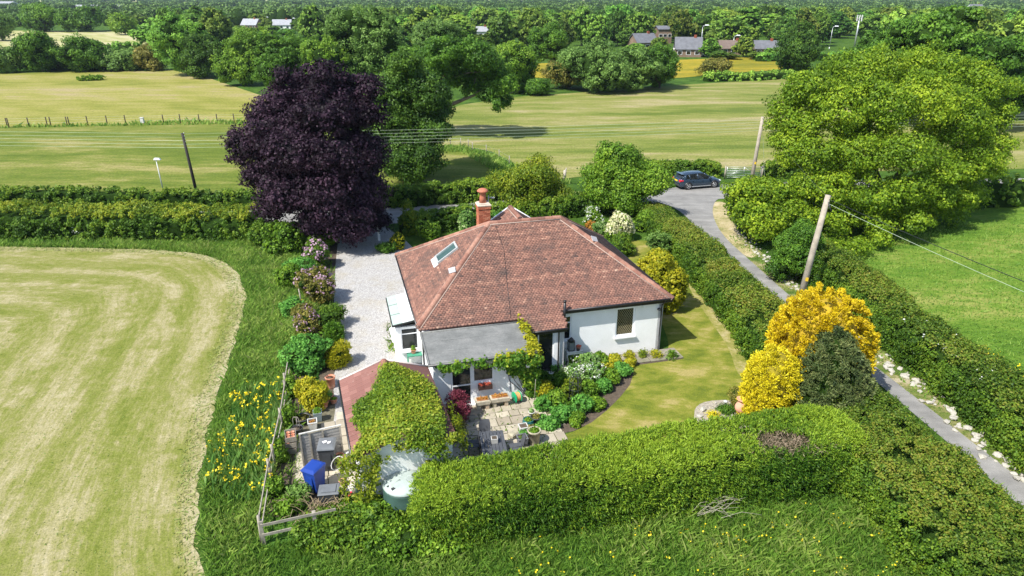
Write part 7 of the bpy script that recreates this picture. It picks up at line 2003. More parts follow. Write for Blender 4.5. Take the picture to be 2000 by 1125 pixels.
# ------------------------------------------------------------------ the car
def car(label, loc, rz):
    t = tag(empty('parked_car', loc, rz), label, 'car')
    M_P = plain('blue_grey_car_paint', (.035, .06, .095), .25, .04, 2, metal=.35, spec=.5, coat=.6, bstr=0)
    # side profile stations along x (rear -2.18 .. front 2.2): body with wheel arches, then cabin
    import bmesh
    st = [(-2.18, .62, .42, .5), (-2.14, .74, .3, .95), (-2.05, .8, .24, 1.02), (-1.7, .86, .2, 1.0), (-1.2, .9, .19, .98), (-.5, .91, .19, .95), (.3, .91, .19, .93), (1.0, .9, .19, .9), (1.5, .88, .2, .84), (1.9, .82, .22, .74), (2.12, .7, .28, .62), (2.2, .5, .4, .5)]
    mb = MB(); vs = []
    for (x, hw, zl, zh) in st:
        sec = [(-hw * .85, zl), (-hw, zl + .14), (-hw * 1.0, (zl + zh) / 2), (-hw * .97, zh - .08), (-hw * .86, zh), (0, zh + .03), (hw * .86, zh), (hw * .97, zh - .08), (hw, (zl + zh) / 2), (hw, zl + .14), (hw * .85, zl)]
        vs += [(x, y, z) for y, z in sec]
    k = 11; fs = []
    for i in range(len(st) - 1):
        for j in range(k): fs.append((i * k + j, i * k + (j + 1) % k, (i + 1) * k + (j + 1) % k, (i + 1) * k + j)[::-1])
    fs += [tuple(range(k)), tuple((len(st) - 1) * k + j for j in range(k - 1, -1, -1))]
    mb.add(vs, fs, None, True); body = mb.build('body', M_P, t)
    # roof shell
    mb = MB(); vs = []
    rf_ = [(-1.95, .62, 1.06), (-1.7, .6, 1.34), (-1.2, .6, 1.44), (-.4, .61, 1.48), (.25, .6, 1.44), (.7, .6, 1.28), (.95, .62, 1.1)]
    for (x, hw, z) in rf_: vs += [(x, -hw, z - .05), (x, -hw * .85, z), (x, 0, z + .02), (x, hw * .85, z), (x, hw, z - .05)]
    fs = [(i * 5 + j, i * 5 + j + 1, (i + 1) * 5 + j + 1, (i + 1) * 5 + j) for i in range(1, 4) for j in range(4)]
    mb.add(vs, fs, None, True)
    for s_ in (-1, 1):
        for (xa, za, ya, xb, zb, yb) in ((1.05, .93, .8, .3, 1.41, .6), (-.35, .95, .86, -.4, 1.43, .62), (-1.15, .98, .84, -1.25, 1.38, .6), (-1.6, 1.0, .8, -1.65, 1.32, .6), (-1.98, 1.0, .72, -1.7, 1.3, .58)):
            mb.tube([(xa, s_ * ya, za), (xb, s_ * yb, zb)], .05, 6)
    mb.add([(-1.58, s_ * .82, .98) for s_ in (-1,)] + [(-1.98, -.72, 1.0), (-1.7, -.6, 1.32), (-1.5, -.61, 1.38)], [(0, 1, 2, 3)])
    mb.add([(-1.58, .82, .98), (-1.98, .72, 1.0), (-1.7, .6, 1.32), (-1.5, .61, 1.38)], [(3, 2, 1, 0)])
    mb.box((-1.82, 0, 1.4), (.3, 1.15, .03)); mb.build('roof', M_P, t)
    mb = MB()
    wl = [(-2.0, .74, 1.0), (-1.66, .575, 1.33), (-1.2, .585, 1.4), (-.4, .595, 1.43), (.25, .585, 1.4), (1.05, .8, .92)]
    lowr = [(-2.0, .74), (-1.6, .8), (-1.1, .83), (-.4, .85), (.35, .84), (1.05, .8)]
    for s_ in (-1, 1):
        vs = [(a[0], s_ * a[1], a[2]) for a in wl] + [(b[0], s_ * b[1], .93) for b in lowr]
        fs = [(i, i + 1, 6 + i + 1, 6 + i) for i in range(5)]
        mb.add(vs, fs)
    mb.build('side_windows', M_GLASS, t)
    mb = MB(); mb.add([(.27, -.57, 1.42), (.27, .57, 1.42), (1.12, .76, .93), (1.12, -.76, .93)], [(0, 3, 2, 1)]); mb.build('windscreen', M_GLASS, t)
    mb = MB(); mb.add([(-1.74, -.55, 1.36), (-1.74, .55, 1.36), (-2.07, .66, 1.04), (-2.07, -.66, 1.04)], [(0, 1, 2, 3)]); mb.build('rear_window', M_GLASS, t)
    for x in (-1.32, 1.38):
        for s_ in (-1, 1):
            T = Matrix.Translation((x, s_ * .8, .33)) @ Matrix.Rotation(R(90) * s_, 4, 'X') @ Matrix.Rotation(R(180), 4, 'X')
            mb = MB(); mb.lathe([(.4, -.12), (.4, .106)], (0, 0, 0), 22, T); mb.build('wheel_arch', M_BLACK, t)
            mb = MB(); mb.lathe([(.2, -.1), (.3, -.11), (.33, -.06), (.33, .07), (.3, .115), (.22, .118), (.21, .1)], (0, 0, 0), 22, T)
            wh = mb.build('wheel', plain('tyre', (.02, .02, .02), .8), t)
            mb = MB(); mb.lathe([(.225, .08), (.22, .125), (.2, .125), (.19, .09)], (0, 0, 0), 22, T)
            for q in range(5):
                a_ = q * 2 * math.pi / 5
                mb.box((0, 0, 0), (.2, .05, .03), T @ Matrix.Rotation(a_, 4, 'Z') @ Matrix.Translation((.1, 0, .115)))
            mb.lathe([(.05, .13), (.001, .135)], (0, 0, 0), 10, T); mb.build('rim', plain('alloy', (.55, .56, .58), .3, .05, metal=.7), wh)
    for s_ in (-1, 1):
        mb = MB(); mb.add([(-2.1, s_ * .78, .95), (-2.17, s_ * .62, .93), (-2.17, s_ * .5, .8), (-2.19, s_ * .66, .72), (-1.9, s_ * .86, .82), (-1.88, s_ * .85, .93)], [(0, 1, 2, 3, 4, 5) if s_ > 0 else (5, 4, 3, 2, 1, 0)])
        mb.cham((-2.1, s_ * .66, .85), (.16, .34, .17), .03); mb.build('tail_light', plain('tail_light_red', (.6, .01, .03), .2, .05, spec=.6), t)
        mb = MB(); mb.cham((2.02, s_ * .62, .64), (.2, .28, .12), .04); mb.build('headlight', plain('headlight_glass', (.6, .63, .66), .1, .05, spec=.6), t)
        mb = MB(); mb.cham((.75, s_ * .98, 1.0), (.18, .16, .12), .04); mb.build('door_mirror', M_P, t)
        for x in (.05, -.95): mb = MB(); mb.box((x, s_ * .915, .82), (.18, .02, .025)); mb.build('door_handle', M_P, t)
        mb = MB(); mb.box((0, s_ * .9, .27), (2.0, .05, .06)); mb.build('sill_trim', plain('pale_trim', (.4, .42, .44), .3, .05), t)
    mb = MB(); mb.box((-2.19, 0, .78), (.02, .52, .12)); mb.build('number_plate', plain('yellow_number_plate', (.8, .6, .03), .4, .02), t)
    mb = MB(); mb.cham((-2.12, 0, .42), (.14, 1.3, .26), .05); mb.build('rear_bumper', M_GREY, t)
    mb = MB(); mb.tube([(-1.5, 0, 1.46), (-1.62, 0, 1.56)], .012, 5); mb.build('aerial', M_BLACK, t)
    return t
cA, cB = at(1338, 371), at(1389, 367)
car('blue grey hatchback parked on the road at the junction', ((cA.x + cB.x) / 2, (cA.y + cB.y) / 2 + .8, .03), math.atan2(cB.y - cA.y, cB.x - cA.x))
# ------------------------------------------------------------------ standing grass
HB = [tuple(p) for p in hb]
hbn = [p for p in HB if p[0] > -40]
VERGE = px([(600, 470), (628, 540), (600, 640), (572, 712), (553, 842), (535, 930), (512, 1063), (520, 1150), (500, 1300), (430, 1250)])
vg = hbn[::6]
VP = [(x + .12, y) for x, y in vg] + VERGE[::-1]
blades('verge_grass', 'long lush grass on the verge round the hay field', 'grass', VP, 280, .4, .034, LM['grass'], 810, lean=.45, tone0=.58)
blades('seeding_grass', 'pale seeding grass stems mixed into the verge', 'grass', VP, 22, .5, .025, LM['drygrass'], 811, lean=.4)
FG = px([(515, 1070), (560, 1060), (660, 1060), (790, 1075), (900, 1060), (1000, 1045), (1300, 995), (1500, 985), (1690, 968), (1760, 1015), (1850, 1095), (1900, 1160), (2100, 1400), (350, 1400), (440, 1200)])
dryp = [(-4, 15.4), (-2, 15.7), (0.5, 15.5), (3, 15.9), (4.6, 15.3), (4.0, 14.2), (-3, 14.2)]
blades('foreground_grass_blades', 'long dark green grass in the foreground below the hedges', 'grass', FG, 400, .34, .028, LM['grass'], 812, lean=.45, tone0=.5, excl=[dryp])
blades('seeding_grass', 'pale wispy seeding grass in the foreground', 'grass', px([(1180, 1030), (1500, 990), (1690, 975), (1850, 1130), (1900, 1300), (1000, 1300)]), 26, .5, .022, LM['drygrass'], 813, lean=.4)
blades('seeding_grass', 'thin seeding grass across the left foreground', 'grass', px([(600, 1085), (1100, 1060), (1100, 1300), (500, 1300)]), 12, .45, .022, LM['drygrass'], 817, lean=.4)
rim_ = hb[(hb[:, 0] > -60)][::3]
rin = rim_ + (cen - rim_) / np.linalg.norm(cen - rim_, axis=1, keepdims=True) * 0.9
blades('stubble', 'short dry stubble and wisps of hay along the edge of the mown field', 'stubble', [tuple(p) for p in rim_] + [tuple(p) for p in rin[::-1]], 130, .1, .04, LM['drygrass'], 841, lean=1.6, tone0=.7)
blades('stubble_tufts', 'tufts of regrown grass across the near half of the hay field', 'stubble', [tuple(p) for p in rin] + [(-48, 10)], 12, .06, .04, LM['drygrass'], 842, lean=1.2, tone0=.35)
blades('hedge_foot_grass', 'rough grass along the foot of the long hawthorn hedge', 'grass', [(x, y + .1) for x, y in hb[(hb[:, 1] > 44) & (hb[:, 0] > -80)][::5]] + [(-19, 48.6), (-30, 49.0), (-45, 49.2), (-80, 49.2)], 60, .4, .07, LM['grass'], 814)
blades('ditch_grass', 'tall green grass in the ditch below the oak', 'grass', px([(850, 284), (905, 290), (960, 303), (1010, 326), (1070, 352), (1120, 358), (1000, 378), (965, 372), (955, 330), (900, 298), (850, 296)]), 30, .6, .12, LM['grass'], 815, tone0=.6)
blades('fence_grass', 'strip of uncut grass under the field wire fence', 'grass', px([(0, 251), (100, 249), (250, 246), (530, 242), (530, 236.5), (380, 236), (270, 239), (250, 243), (0, 248.5)]), 10, .6, .2, LM['grass'], 816, tone0=.6)
blades('pasture_tufts', 'tufty grass over the green pasture beyond the right hedge', 'grass', px([(1720, 560), (1640, 500), (1800, 440), (2100, 420), (2500, 900), (2100, 860), (1900, 730)]), 50, .16, .05, LM['grass'], 818, tone0=.42, lean=.6)
blades('lane_verge_grass', 'green grass between the lane rocks and the right hedge', 'grass', [(p[0] + .35, p[1]) for p in LANER[4:-2]] + [(p[0] + 1.7, p[1]) for p in LANER[4:-2]][::-1], 45, .22, .06, LM['grass'], 819, tone0=.55)
blades('lane_edge_grass', 'thin grass creeping over the edge of the lane', 'grass', [(p[0] - .1, p[1]) for p in LANER[4:-2]] + [(p[0] + .25, p[1]) for p in LANER[4:-2]][::-1], 60, .1, .05, LM['drygrass'], 820, tone0=.35)
blades('lane_hedge_grass', 'grass between the lower lane and its left hedge', 'grass', [(17.2, 29), (17.75, 25.3), (18.1, 22.2), (18.4, 19.9), (18.8, 16), (16.4, 16), (16.0, 21), (15.9, 29)], 90, .22, .04, LM['grass'], 824, tone0=.5)
blades('drive_edge_weeds', 'weeds growing along the drive border', 'weeds', px([(556, 470), (640, 470), (655, 540), (652, 600), (640, 690), (560, 700), (560, 560)]), 60, .3, .07, LM['grass'], 821, tone0=.5)
blades('yard_weeds', 'weeds in the yard corner by the rail fence', 'weeds', px([(515, 1058), (535, 930), (560, 790), (600, 790), (585, 900), (600, 985), (700, 1000), (690, 1030)]), 60, .3, .06, LM['grass'], 822, tone0=.5)
blades('drive_wall_weeds', 'self sown plants along the side porch wall', 'weeds', px([(752, 640), (768, 625), (776, 690), (760, 695)]), 60, .3, .06, LM['hedge'], 823, tone0=.6, lean=.8)
IP = px([(470, 770), (540, 755), (560, 770), (548, 860), (528, 985), (450, 990), (398, 960), (405, 900), (440, 860), (450, 810)])
blades('iris_leaves', 'stand of tall sword leaves of yellow irises by the yard fence', 'irises', IP, 90, .8, .05, LM['mint'], 830, lean=.22, tone0=.25)
def flower_cloud(name, label, cat, poly, dens, z0, z1, size, mat, seed, per=4, spread=.06):
    rg = np.random.default_rng(seed)
    x, y = scatter(rg, poly, dens)
    i = np.repeat(np.arange(len(x)), per)
    z = rg.uniform(z0, z1, len(x))
    p = np.stack([x[i], y[i], z[i]], 1) + rg.normal(size=(len(i), 3)) * spread
    return tag(link(name, leaf_mesh(name, p, np.tile([0, 0, 1.], (len(i), 1)), size, size * .8, rg, False, .9), mat), label, cat, None, 'stuff')
flower_cloud('iris_flowers', 'yellow iris flowers over the sword leaves by the yard fence', 'iris flowers', IP, 6, .65, .95, .09, LM['yellowflower'], 831, 5, .05)
flower_cloud('buttercups', 'yellow buttercups dotted through the foreground grass', 'buttercups', px([(1000, 1060), (1500, 1010), (1690, 1000), (1800, 1125), (1850, 1250), (1000, 1250)]), 2.2, .3, .42, .07, LM['yellowflower'], 832, 2, .06)
flower_cloud('pasture_buttercups', 'yellow flowers along the far side of the pasture hedge', 'buttercups', px([(1900, 690), (1930, 690), (2100, 800), (2100, 850), (1960, 760)]), 14, .2, .35, .1, LM['yellowflower'], 833, 3, .08)
flower_cloud('cow_parsley', 'white cow parsley at the foot of the long hawthorn hedge', 'wild flowers', px([(145, 463), (175, 462), (180, 468), (150, 470)]), 10, .5, .9, .1, LM['white'], 834, 5, .12)
flower_cloud('hedge_blossom', 'tiny white blossoms on the pasture hedge', 'wild flowers', [(19.0, 31), (20.8, 31), (21.0, 24), (19.3, 24)], 1.2, 2.0, 2.2, .09, LM['white'], 835, 3, .08)
shrub('grass_tussock', 'green tussock left uncut in the pale field', at(178, 157), 3.0, 1.0, LM['green'], 1500, .4, .14, 840, cat='tussock', spray=True, core=.5, ry=1.6)

# ------------------------------------------------------------------ far houses
def dwelling(label, bx, by, w_, d_, hw, hr, wall, roofm, rz=0.0, gable_front=False, name='distant_house', chimney=True, nwin=3):
    b = at(bx, by)
    if hw < 3.6 and w_ < 12: w_ *= .8; d_ *= .8; hw *= .8; hr *= .8
    t = tag(empty(name, b, rz), label, 'house', 'distant houses among the trees')
    mb = MB(); mb.box((0, 0, hw / 2), (w_, d_, hw))
    gx = w_ / 2
    if gable_front: mb.add([(-gx, -d_ / 2, hw), (gx, -d_ / 2, hw), (0, -d_ / 2, hw + hr), (-gx, d_ / 2, hw), (gx, d_ / 2, hw), (0, d_ / 2, hw + hr)], [(0, 1, 2), (4, 3, 5)])
    else: mb.add([(-gx, -d_ / 2, hw), (-gx, d_ / 2, hw), (-gx, 0, hw + hr), (gx, -d_ / 2, hw), (gx, d_ / 2, hw), (gx, 0, hw + hr)], [(1, 0, 2), (3, 4, 5)])
    mb.build('wall', wall, t)
    mb = MB(); e = .35
    if gable_front:
        for s_ in (-1, 1): mb.add([(s_ * (gx + e), -d_ / 2 - e, hw - .2), (s_ * (gx + e), d_ / 2 + e, hw - .2), (0, d_ / 2 + e, hw + hr + .06), (0, -d_ / 2 - e, hw + hr + .06), (s_ * (gx + e), -d_ / 2 - e, hw - .05), (s_ * (gx + e), d_ / 2 + e, hw - .05), (0, d_ / 2 + e, hw + hr + .22), (0, -d_ / 2 - e, hw + hr + .22)], [(0, 1, 2, 3), (4, 5, 6, 7), (0, 3, 7, 4), (1, 2, 6, 5), (0, 1, 5, 4)])
    else:
        for s_ in (-1, 1): mb.add([(-gx - e, s_ * (d_ / 2 + e), hw - .2), (gx + e, s_ * (d_ / 2 + e), hw - .2), (gx + e, 0, hw + hr + .06), (-gx - e, 0, hw + hr + .06), (-gx - e, s_ * (d_ / 2 + e), hw - .05), (gx + e, s_ * (d_ / 2 + e), hw - .05), (gx + e, 0, hw + hr + .22), (-gx - e, 0, hw + hr + .22)], [(0, 1, 2, 3), (4, 5, 6, 7), (0, 3, 7, 4), (1, 2, 6, 5), (0, 1, 5, 4)])
    rf_ = mb.build('roof', roofm, t)
    if chimney: mb = MB(); mb.box((gx * .5, 0, hw + hr), (.7, .6, 1.6)); mb.build('chimney', M_BRICK, rf_)
    for k in range(nwin):
        x = -w_ / 2 + w_ * (k + .5) / nwin
        mb = MB(); mb.box((x, -d_ / 2 - .02, hw * .55), (1.3, .06, 1.1)); wn = mb.build('window', M_UPVC, t)
        mb = MB(); mb.box((x, -d_ / 2 - .06, hw * .55), (1.1, .03, .9)); mb.build('pane', M_GLASS, wn)
    return t
M_SLATE = plain('slate_roof', (.13, .135, .15), .7, .2, 1.0); M_PSL = plain('pale_slate_roof', (.3, .31, .33), .7, .15, 1.0); M_PINKR = plain('pink_tile_roof', (.4, .24, .2), .8, .15, 1.0)
M_RWALL = plain('dull_red_wall', (.25, .15, .12), .9, .2, 1.0); M_BWALL = plain('brown_brick_wall', (.2, .14, .1), .9, .2, 1.0)
dwelling('distant house with a pinkish roof, leftmost of the row in the wood', 426, 56, 8, 7, 3.2, 3.4, M_WHITE, M_PINKR, .3)
dwelling('distant house with a grey roof and red gable, second in the row', 493, 58, 10, 8, 3.0, 3.2, M_RWALL, M_PSL, -.2)
dwelling('distant long grey roofed house in the middle of the row', 553, 58, 11, 8, 3.0, 2.8, M_WHITE, M_PSL, .1)
dwelling('distant brown chimneyed house right of the long grey one', 605, 55, 8, 7, 3.0, 3.0, M_RWALL, M_SLATE, -.1)
dwelling('distant house with a pale blue grey roof at the right end of the row', 659, 54, 8, 8, 3.4, 3.4, M_WHITE, M_PSL, .2, True)
dwelling('distant grey roof in the trees above the oak', 940, 75, 8, 6, 3.5, 2.0, M_WHITE, M_PSL, 0)
dwelling('dark roofed low house left of the brown bungalow', 1254, 98, 9, 8, 3.2, 3.0, M_BWALL, M_SLATE, .35)
dwelling('brown brick bungalow with a white gable beyond the buttercup strip', 1342, 110, 9, 8, 2.8, 3.6, M_BWALL, M_SLATE, -.15)
dwelling('small flat topped building behind the brown bungalow', 1293, 84, 5, 6, 5.0, .8, M_BWALL, M_SLATE, .1, chimney=False)
dwelling('low brown roofed bungalow half hidden right of the brown one', 1425, 106, 9, 7, 2.4, 2.4, M_BWALL, plain('brown_roof', (.16, .12, .1), .8, .15, 1), .05)
dwelling('dark roofed low building beside the dark lone tree', 1492, 108, 8, 6, 2.6, 2.4, M_BWALL, M_SLATE, -.1)
dwelling('long white far shed on the left horizon', 190, 18, 60, 12, 3, 1.5, M_WHITE, M_PSL, .05, chimney=False, nwin=0)
dwelling('far white building under the left edge of the sky', 12, 12, 25, 14, 4, 2, M_WHITE, M_PSL, 0, chimney=False, nwin=0)
dwelling('tiny far house in the hazy distance on the right', 1902, 24, 12, 9, 4, 3, M_WHITE, M_SLATE, 0, nwin=2)
def van(label, bx, by, rz):
    t = tag(empty('parked_van', at(bx, by), rz), label, 'van')
    mb = MB(); mb.cham((-.5, 0, 1.15), (3.4, 1.9, 1.7), .12); mb.add([(1.2, -.92, .35), (2.4, -.85, .35), (2.4, .85, .35), (1.2, .92, .35), (1.2, -.9, 1.95), (1.5, -.8, 1.9), (1.5, .8, 1.9), (1.2, .9, 1.95), (2.4, -.85, 1.0), (2.4, .85, 1.0)], [(0, 1, 8, 5, 4), (3, 7, 6, 9, 2), (1, 2, 9, 8), (4, 5, 6, 7)])
    mb.build('body', M_UPVC, t)
    mb = MB(); mb.add([(1.56, -.76, 1.84), (2.36, -.8, 1.06), (2.36, .8, 1.06), (1.56, .76, 1.84)], [(0, 1, 2, 3)]); mb.build('windscreen', M_GLASS, t)
    for x in (-1.3, 1.5):
        for s_ in (-1, 1):
            mb = MB(); mb.lathe([(.34, -.1), (.34, .1)], (0, 0, 0), 12, Matrix.Translation((x, s_ * .86, .34)) @ Matrix.Rotation(R(90), 4, 'X')); mb.build('wheel', M_GREY, t)
van('white van parked left of the brown bungalow', 1312, 108, .2)
van('white van parked right of the brown bungalow beneath the tall lamp', 1362, 111, -.1)

for (lab, x, yb, yt, hd) in [('tall street lamp rising behind the brown bungalow', 1367, 108, 50, 1), ('tall street lamp left of the phone mast', 1619, 98, 52, 1), ('street lamp column beside the low bungalows', 1430, 106, 70, 1), ('tall lamp in front of the far wood above the willow', 1190, 88, 52, 1), ('lamp column above the oak crown', 915, 72, 38, 1), ('lamp post left of the first distant house', 320, 50, 24, 1), ('lamp post behind the tree at the silage field end', 282, 52, 30, -1), ('lamp post right of the first distant house', 409, 50, 28, 1), ('lamp post beside the grey roofed distant house', 520, 54, 34, 1), ('lamp post in front of the long grey roofed house', 580, 54, 36, -1)]:
    b = at(x, yb); lamp(lab, b, hgt(0, yt, b.y) - .4, (0, 0), 'street_lamp', hd, 2.0, 'distant street lamps', True)
mb_ = at(1668, 96); hm = hgt(0, 34, mb_.y)
t = tag(empty('phone_mast', mb_), 'pale phone mast with a cluster of antennas above the right hand wood', 'mast')
mb = MB(); mb.tube([(0, 0, 0), (0, 0, hm)], [.35, .22], 8); mb.build('column', M_GALV, t)
for k in range(6):
    a_ = k * math.pi / 3; mb = MB(); mb.box((math.cos(a_) * .8, math.sin(a_) * .8, hm - .2), (.3, .18, 1.9), rz=a_); mb.tube([(0, 0, hm - .3), (math.cos(a_) * .8, math.sin(a_) * .8, hm - .3)], .06, 5); mb.build('antenna', M_PALE, t)

# ------------------------------------------------------------------ the far wood
def proto(seed, Rr, h, nl, mat, n, leaf, shape='round'):
    rg = np.random.default_rng(seed)
    t = empty('woodland_tree', (0, 0, -500))
    lobes = make_lobes(rg, Rr, h * .08, h, nl, .42, shape=shape)
    trunk_mb(rg, lobes, .25, h * .25, nb=3).build('trunk', M_BARK, t)
    pos, nrm, tone = lobe_leaves(rg, lobes, n, 14, leaf * .8, inner=.85)
    crown = link('crown', leaf_mesh('crown', pos, nrm, leaf, leaf * .7, rg, jit=.5, tone=tone), mat, t)
    cb = ico_blob(rg, lobes, .82, 'inner_branches', M_CORE, t)
    return t, h, Rr
protos = [proto(1000 + i, r_, h_, nl_, LM[m_], n_, lf_, sh_) for i, (r_, h_, nl_, m_, n_, lf_, sh_) in enumerate([
    (5.2, 10, 12, 'far', 3200, .62, 'round'), (4.4, 11, 12, 'far', 3000, .6, 'egg'), (6.0, 9.5, 14, 'far', 3400, .66, 'round'), (3.6, 9, 9, 'far', 2200, .6, 'round'),
    (4.8, 10.5, 16, 'far', 3400, .6, 'egg'), (2.6, 11, 10, 'far', 2000, .55, 'cone')])]
NOGO = [px([(-1500, 125), (-1500, 58), (0, 55), (210, 55), (315, 64), (330, 82), (240, 120)]), px([(1000, 160), (1030, 112), (1560, 104), (1570, 150)]), px([(1230, 112), (1230, 98), (1520, 100), (1520, 112)]),
        px([(330, 80), (420, 72), (420, 56), (330, 60)]), px([(-600, 30), (-600, 22), (260, 22), (260, 30)])]
HZ = [(at(x, y).x, at(x, y).y, w_) for x, y, w_ in [(426, 56, 6), (493, 58, 7), (553, 58, 8), (605, 55, 5), (659, 54, 6), (940, 75, 5), (1254, 98, 7), (1342, 110, 9), (1293, 84, 4), (1425, 106, 8), (1492, 108, 6), (1668, 96, 2), (1367, 108, 3), (1619, 98, 3)]]
rw = random.Random(99)
cells = {}
spots = []
def okspot(x, y, r):
    for g in NOGO:
        if in_poly(np.array([x]), np.array([y]), g)[0]: return False
    for hx, hy, hw_ in HZ:
        if math.hypot(x - hx, y - hy) < hw_ + r * .8: return False
        if y < hy and y > hy * .62 and abs(x - hx * y / hy) < hw_ * .6 + r * .5: return False
    return True
tries = 0
while tries < 90000 and len(spots) < 2600:
    tries += 1
    u = rw.random()
    y = 165 + 1500 * u ** 1.6
    x = rw.uniform(-.86, .86) * y
    pxx = 1000 + FOC * x / (y * .92 + 6.6)
    if pxx < 1600 and y < 228: continue
    if pxx > 1600 and y < 168: continue
    r = rw.uniform(3.4, 7.4) if y < 420 else rw.uniform(3.4, 6.4) * (1 if y < 600 else 1.6)
    hmax = 17 - .016 * y - rw.uniform(-.5, 5.0)
    if pxx < 360: hmax -= 1.0
    if y > 520: hmax = max(hmax, rw.uniform(5.5, 8.0))
    if y > 900: hmax = rw.uniform(5, 7)
    gx_, gy_ = int(x // 18), int(y // 18)
    clash = False
    for a_ in (-1, 0, 1):
        for b_ in (-1, 0, 1):
            for (qx, qy, qr) in cells.get((gx_ + a_, gy_ + b_), ()):
                if math.hypot(x - qx, y - qy) < (r + qr) * .72: clash = True
    if clash or not okspot(x, y, r): continue
    cells.setdefault((gx_, gy_), []).append((x, y, r))
    spots.append((x, y, r, max(4.5, hmax)))
spots.sort(key=lambda s: s[1])
zone_w = [(250, 'far left'), (430, 'behind the silage field'), (640, 'near the row of distant houses'), (820, 'above the copper beech'), (1000, 'above the spreading oak'), (1200, 'above the grey green willow'), (1420, 'around the brown bungalow'), (1600, 'behind the lone dark tree'), (1760, 'around the phone mast'), (3000, 'at the right edge')]
NEAR = 290
for i, (x, y, r, h) in enumerate(spots[:NEAR]):
    k = rw.choice([0, 0, 1, 2, 2, 3, 4, 4, 5] if h > 7 else [0, 2, 3, 3])
    pt, ph_, pr_ = protos[k]
    o = copy_tree(pt)
    o.location = (x, y, -.1)
    sx_ = max(r, h * .38) / pr_; sz_ = h / ph_
    o.scale = (sx_, sx_ * rw.uniform(.9, 1.1), sz_)
    o.rotation_euler = (0, 0, rw.uniform(0, 6.28))
    pxx = 1000 + FOC * x / (y * .92 + 6.6)
    zone = [z for a_, z in zone_w if pxx < a_][0]
    size = 'tall' if h > 11 else ('small' if h < 7.5 else 'middling')
    shp = {0: 'round', 1: 'upright', 2: 'broad', 3: 'compact', 4: 'ragged', 5: 'narrow'}[k]
    dist_ = 'at the front of the wood' if y < 260 else ('in its second rank' if y < 330 else 'deep in the wood')
    tag(o, f'{size} {shp} tree {zone}, {dist_}', 'tree', 'trees of the far wood')
for i, (x, yb, r_, h_) in enumerate([(426, 66, 4.5, 3.2), (470, 66, 5, 3.6), (500, 68, 4, 3.0), (530, 66, 4, 3.8), (560, 70, 5, 3.0), (590, 66, 4, 4.0), (618, 66, 5, 3.4), (645, 66, 4, 3.6), (672, 66, 5, 4.2), (448, 64, 4, 5.2), (520, 60, 3.5, 5.6), (582, 58, 3.5, 5.4), (632, 58, 3.5, 5.6),
      (930, 84, 4, 3.2), (958, 84, 4, 4.0), (1235, 108, 4, 3.4), (1262, 110, 3.5, 2.6), (1285, 108, 3, 5.0), (1310, 114, 2.5, 2.0), (1385, 112, 3.5, 5.2), (1402, 116, 3, 2.4), (1424, 116, 3, 2.0), (1452, 112, 3.4, 5.5), (1476, 116, 3, 2.2), (1502, 116, 3, 3.0), (1225, 96, 4, 6.0), (1395, 100, 4, 7.0), (1462, 98, 4, 7.0), (1330, 86, 4, 7.5), (1520, 100, 4, 8)]):
    k = i % 5
    o = copy_tree(protos[k][0]); o.location = at(x, yb); o.scale = (r_ / protos[k][2], r_ / protos[k][2], h_ / protos[k][1]); o.rotation_euler = (0, 0, i)
    tag(o, 'garden tree ' + ('in front of' if h_ < 4.3 else 'standing between') + ' the distant houses, ' + ['left of the first one', 'between first and second', 'before the second', 'right of the second', 'before the long grey roofed one', 'left of the brown chimneyed one', 'before the brown chimneyed one', 'left of the last of the row', 'right of the last of the row', 'tall, right of the pinkish roof', 'tall, left of the long grey roof', 'tall, right of the long grey roof', 'tall, left of the pale blue roof', 'left of the lone grey roof', 'right of the lone grey roof', 'at the dark low house', 'before the dark low house', 'between the dark low house and the bungalow', 'beside the left white van', 'right of the right white van', 'low, left of the low bungalow', 'before the low bungalow', 'right of the low bungalow', 'left of the dark low building', 'before the dark low building', 'at the left end of the brown group', 'dark, behind the right white van', 'dark, behind the low bungalow', 'behind the brown bungalow roof', 'right of the dark low building'][i], 'tree', 'garden trees by the distant houses')
for t_, _, _ in protos:
    for ch in list(t_.children): bpy.data.objects.remove(ch)
    bpy.data.objects.remove(t_)
rg = np.random.default_rng(404)
rest = spots[NEAR:]
P_, N_, T_, cv, cf = [], [], [], MB(), None
for (x, y, r, h) in rest:
    k = 110 if y < 500 else (60 if y < 800 else 34)
    r = max(r, h * .45)
    nb = 5
    bc = np.stack([rg.uniform(-.5, .5, nb) * r, rg.uniform(-.5, .5, nb) * r, h * rg.uniform(.45, .72, nb)], 1)
    j = rg.integers(0, nb, k)
    d = unit(rg.normal(size=(k, 3)) + np.array([0, -.3, .3]))
    p = bc[j] + d * np.array([r * .55, r * .55, h * .3])
    p[:, 2] = np.clip(p[:, 2], .4, None)
    P_.append(p + np.array([x, y, 0])); N_.append(d)
    T_.append(np.clip(.5 + rg.normal(0, .2) + rg.normal(0, .08, nb)[j], .02, .98))
    q = []
    for zz, rr_ in ((0, .8), (.45, .9), (.75, .6), (.88, .15)):
        q += [(x + r * rr_ * math.cos(a_) * rg.uniform(.85, 1.0), y + r * rr_ * math.sin(a_), h * zz) for a_ in np.linspace(0, 5.24, 6)]
    cv.add(q, [(a_ * 6 + b_, a_ * 6 + (b_ + 1) % 6, (a_ + 1) * 6 + (b_ + 1) % 6, (a_ + 1) * 6 + b_) for a_ in range(3) for b_ in range(6)] + [(18, 19, 20, 21, 22, 23)], None, True)
P_, N_, T_ = np.concatenate(P_), np.concatenate(N_), np.concatenate(T_)
dist = P_[:, 1]
sc_l = 1.15
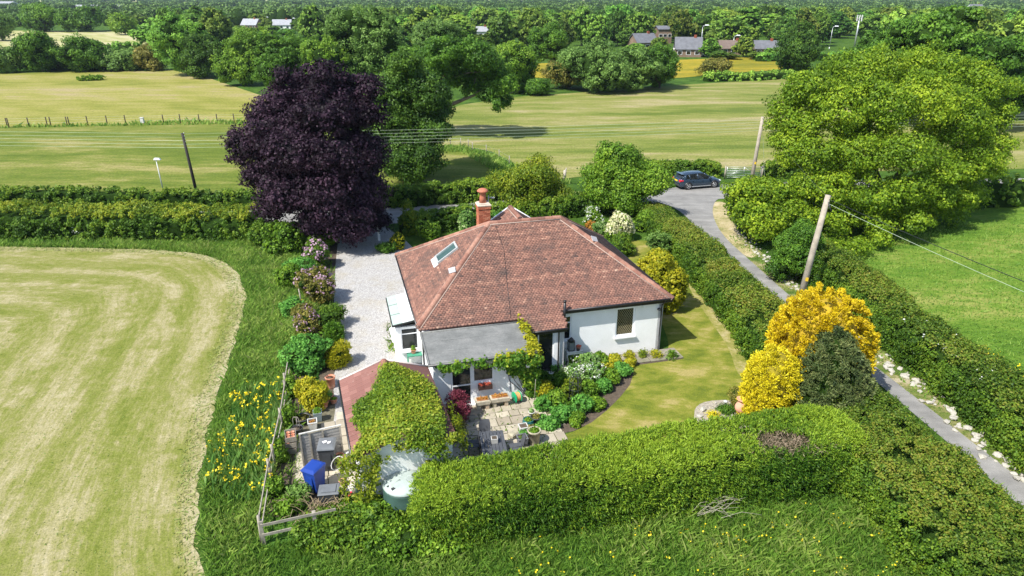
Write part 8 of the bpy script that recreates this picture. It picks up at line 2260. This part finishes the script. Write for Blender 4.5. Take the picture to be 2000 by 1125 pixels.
fw = leafmat('distant_wood_leaf', (.04, .095, .02), (.085, .16, .03), (.15, .24, .045), .25)
near_m = dist < 560
o = link('distant_wood', leaf_mesh('distant_wood', P_[near_m], N_[near_m], 1.2, .9, rg, False, .45, T_[near_m]), fw)
tag(o, 'dense wood filling the distance beyond the nearer tree belts', 'wood', None, 'stuff')
tag(link('horizon_wood', leaf_mesh('horizon_wood', P_[~near_m], N_[~near_m], 2.3, 1.6, rg, False, .45, T_[~near_m]), fw), 'hazy tree belts running out to the horizon', 'wood', None, 'stuff')
o = cv.build('distant_wood_stems', M_CORE); tag(o, 'dark inner mass of the distant wood', 'wood', None, 'stuff')
# far fields seen between the last tree belts, and low hills
for i, (x0, x1, y0, y1, m_) in enumerate([(-1500, -300, 1500, 1900, M_CREAM), (-100, 350, 1750, 2300, M_CREAM), (500, 1500, 1600, 2000, M_RIGHT), (-400, 200, 2600, 3500, M_MID)]):
    sheet('far_field', [(x0, y0), (x1, y0 + 60), (x1 + 50, y1), (x0 - 60, y1 - 40)], .3, m_)
mb = MB()
rh = random.Random(3)
vs, fs = [], []
for i in range(81):
    x = -4200 + i * 105
    hh = 12 + 16 * math.sin(i * .21) ** 2 + 8 * math.sin(i * .53)
    vs += [(x, 4600, -2), (x, 5600, hh + 16), (x, 7500, -2)]
for i in range(80):
    for j in range(2): fs.append((i * 3 + j, (i + 1) * 3 + j, (i + 1) * 3 + j + 1, i * 3 + j + 1))
mb.add(vs, fs, None, True); o = mb.build('hills', M_ROUGH); o['kind'] = 'structure'

# ------------------------------------------------------------------ the air
m, n, out = newmat('haze_air')
pv = n.nodes.new('ShaderNodeVolumePrincipled')
pv.inputs['Color'].default_value = (.72, .84, 1, 1)
pv.inputs['Density'].default_value = .00009
pv.inputs['Anisotropy'].default_value = .2
n.links.new(pv.outputs[0], out.inputs['Volume'])
mb = MB(); mb.box((0, 4000, 27.5), (9000, 9200, 59)); o = mb.build('haze', m); o['kind'] = 'stuff'
tag(o, 'thin blue haze lying over the whole landscape', 'haze')
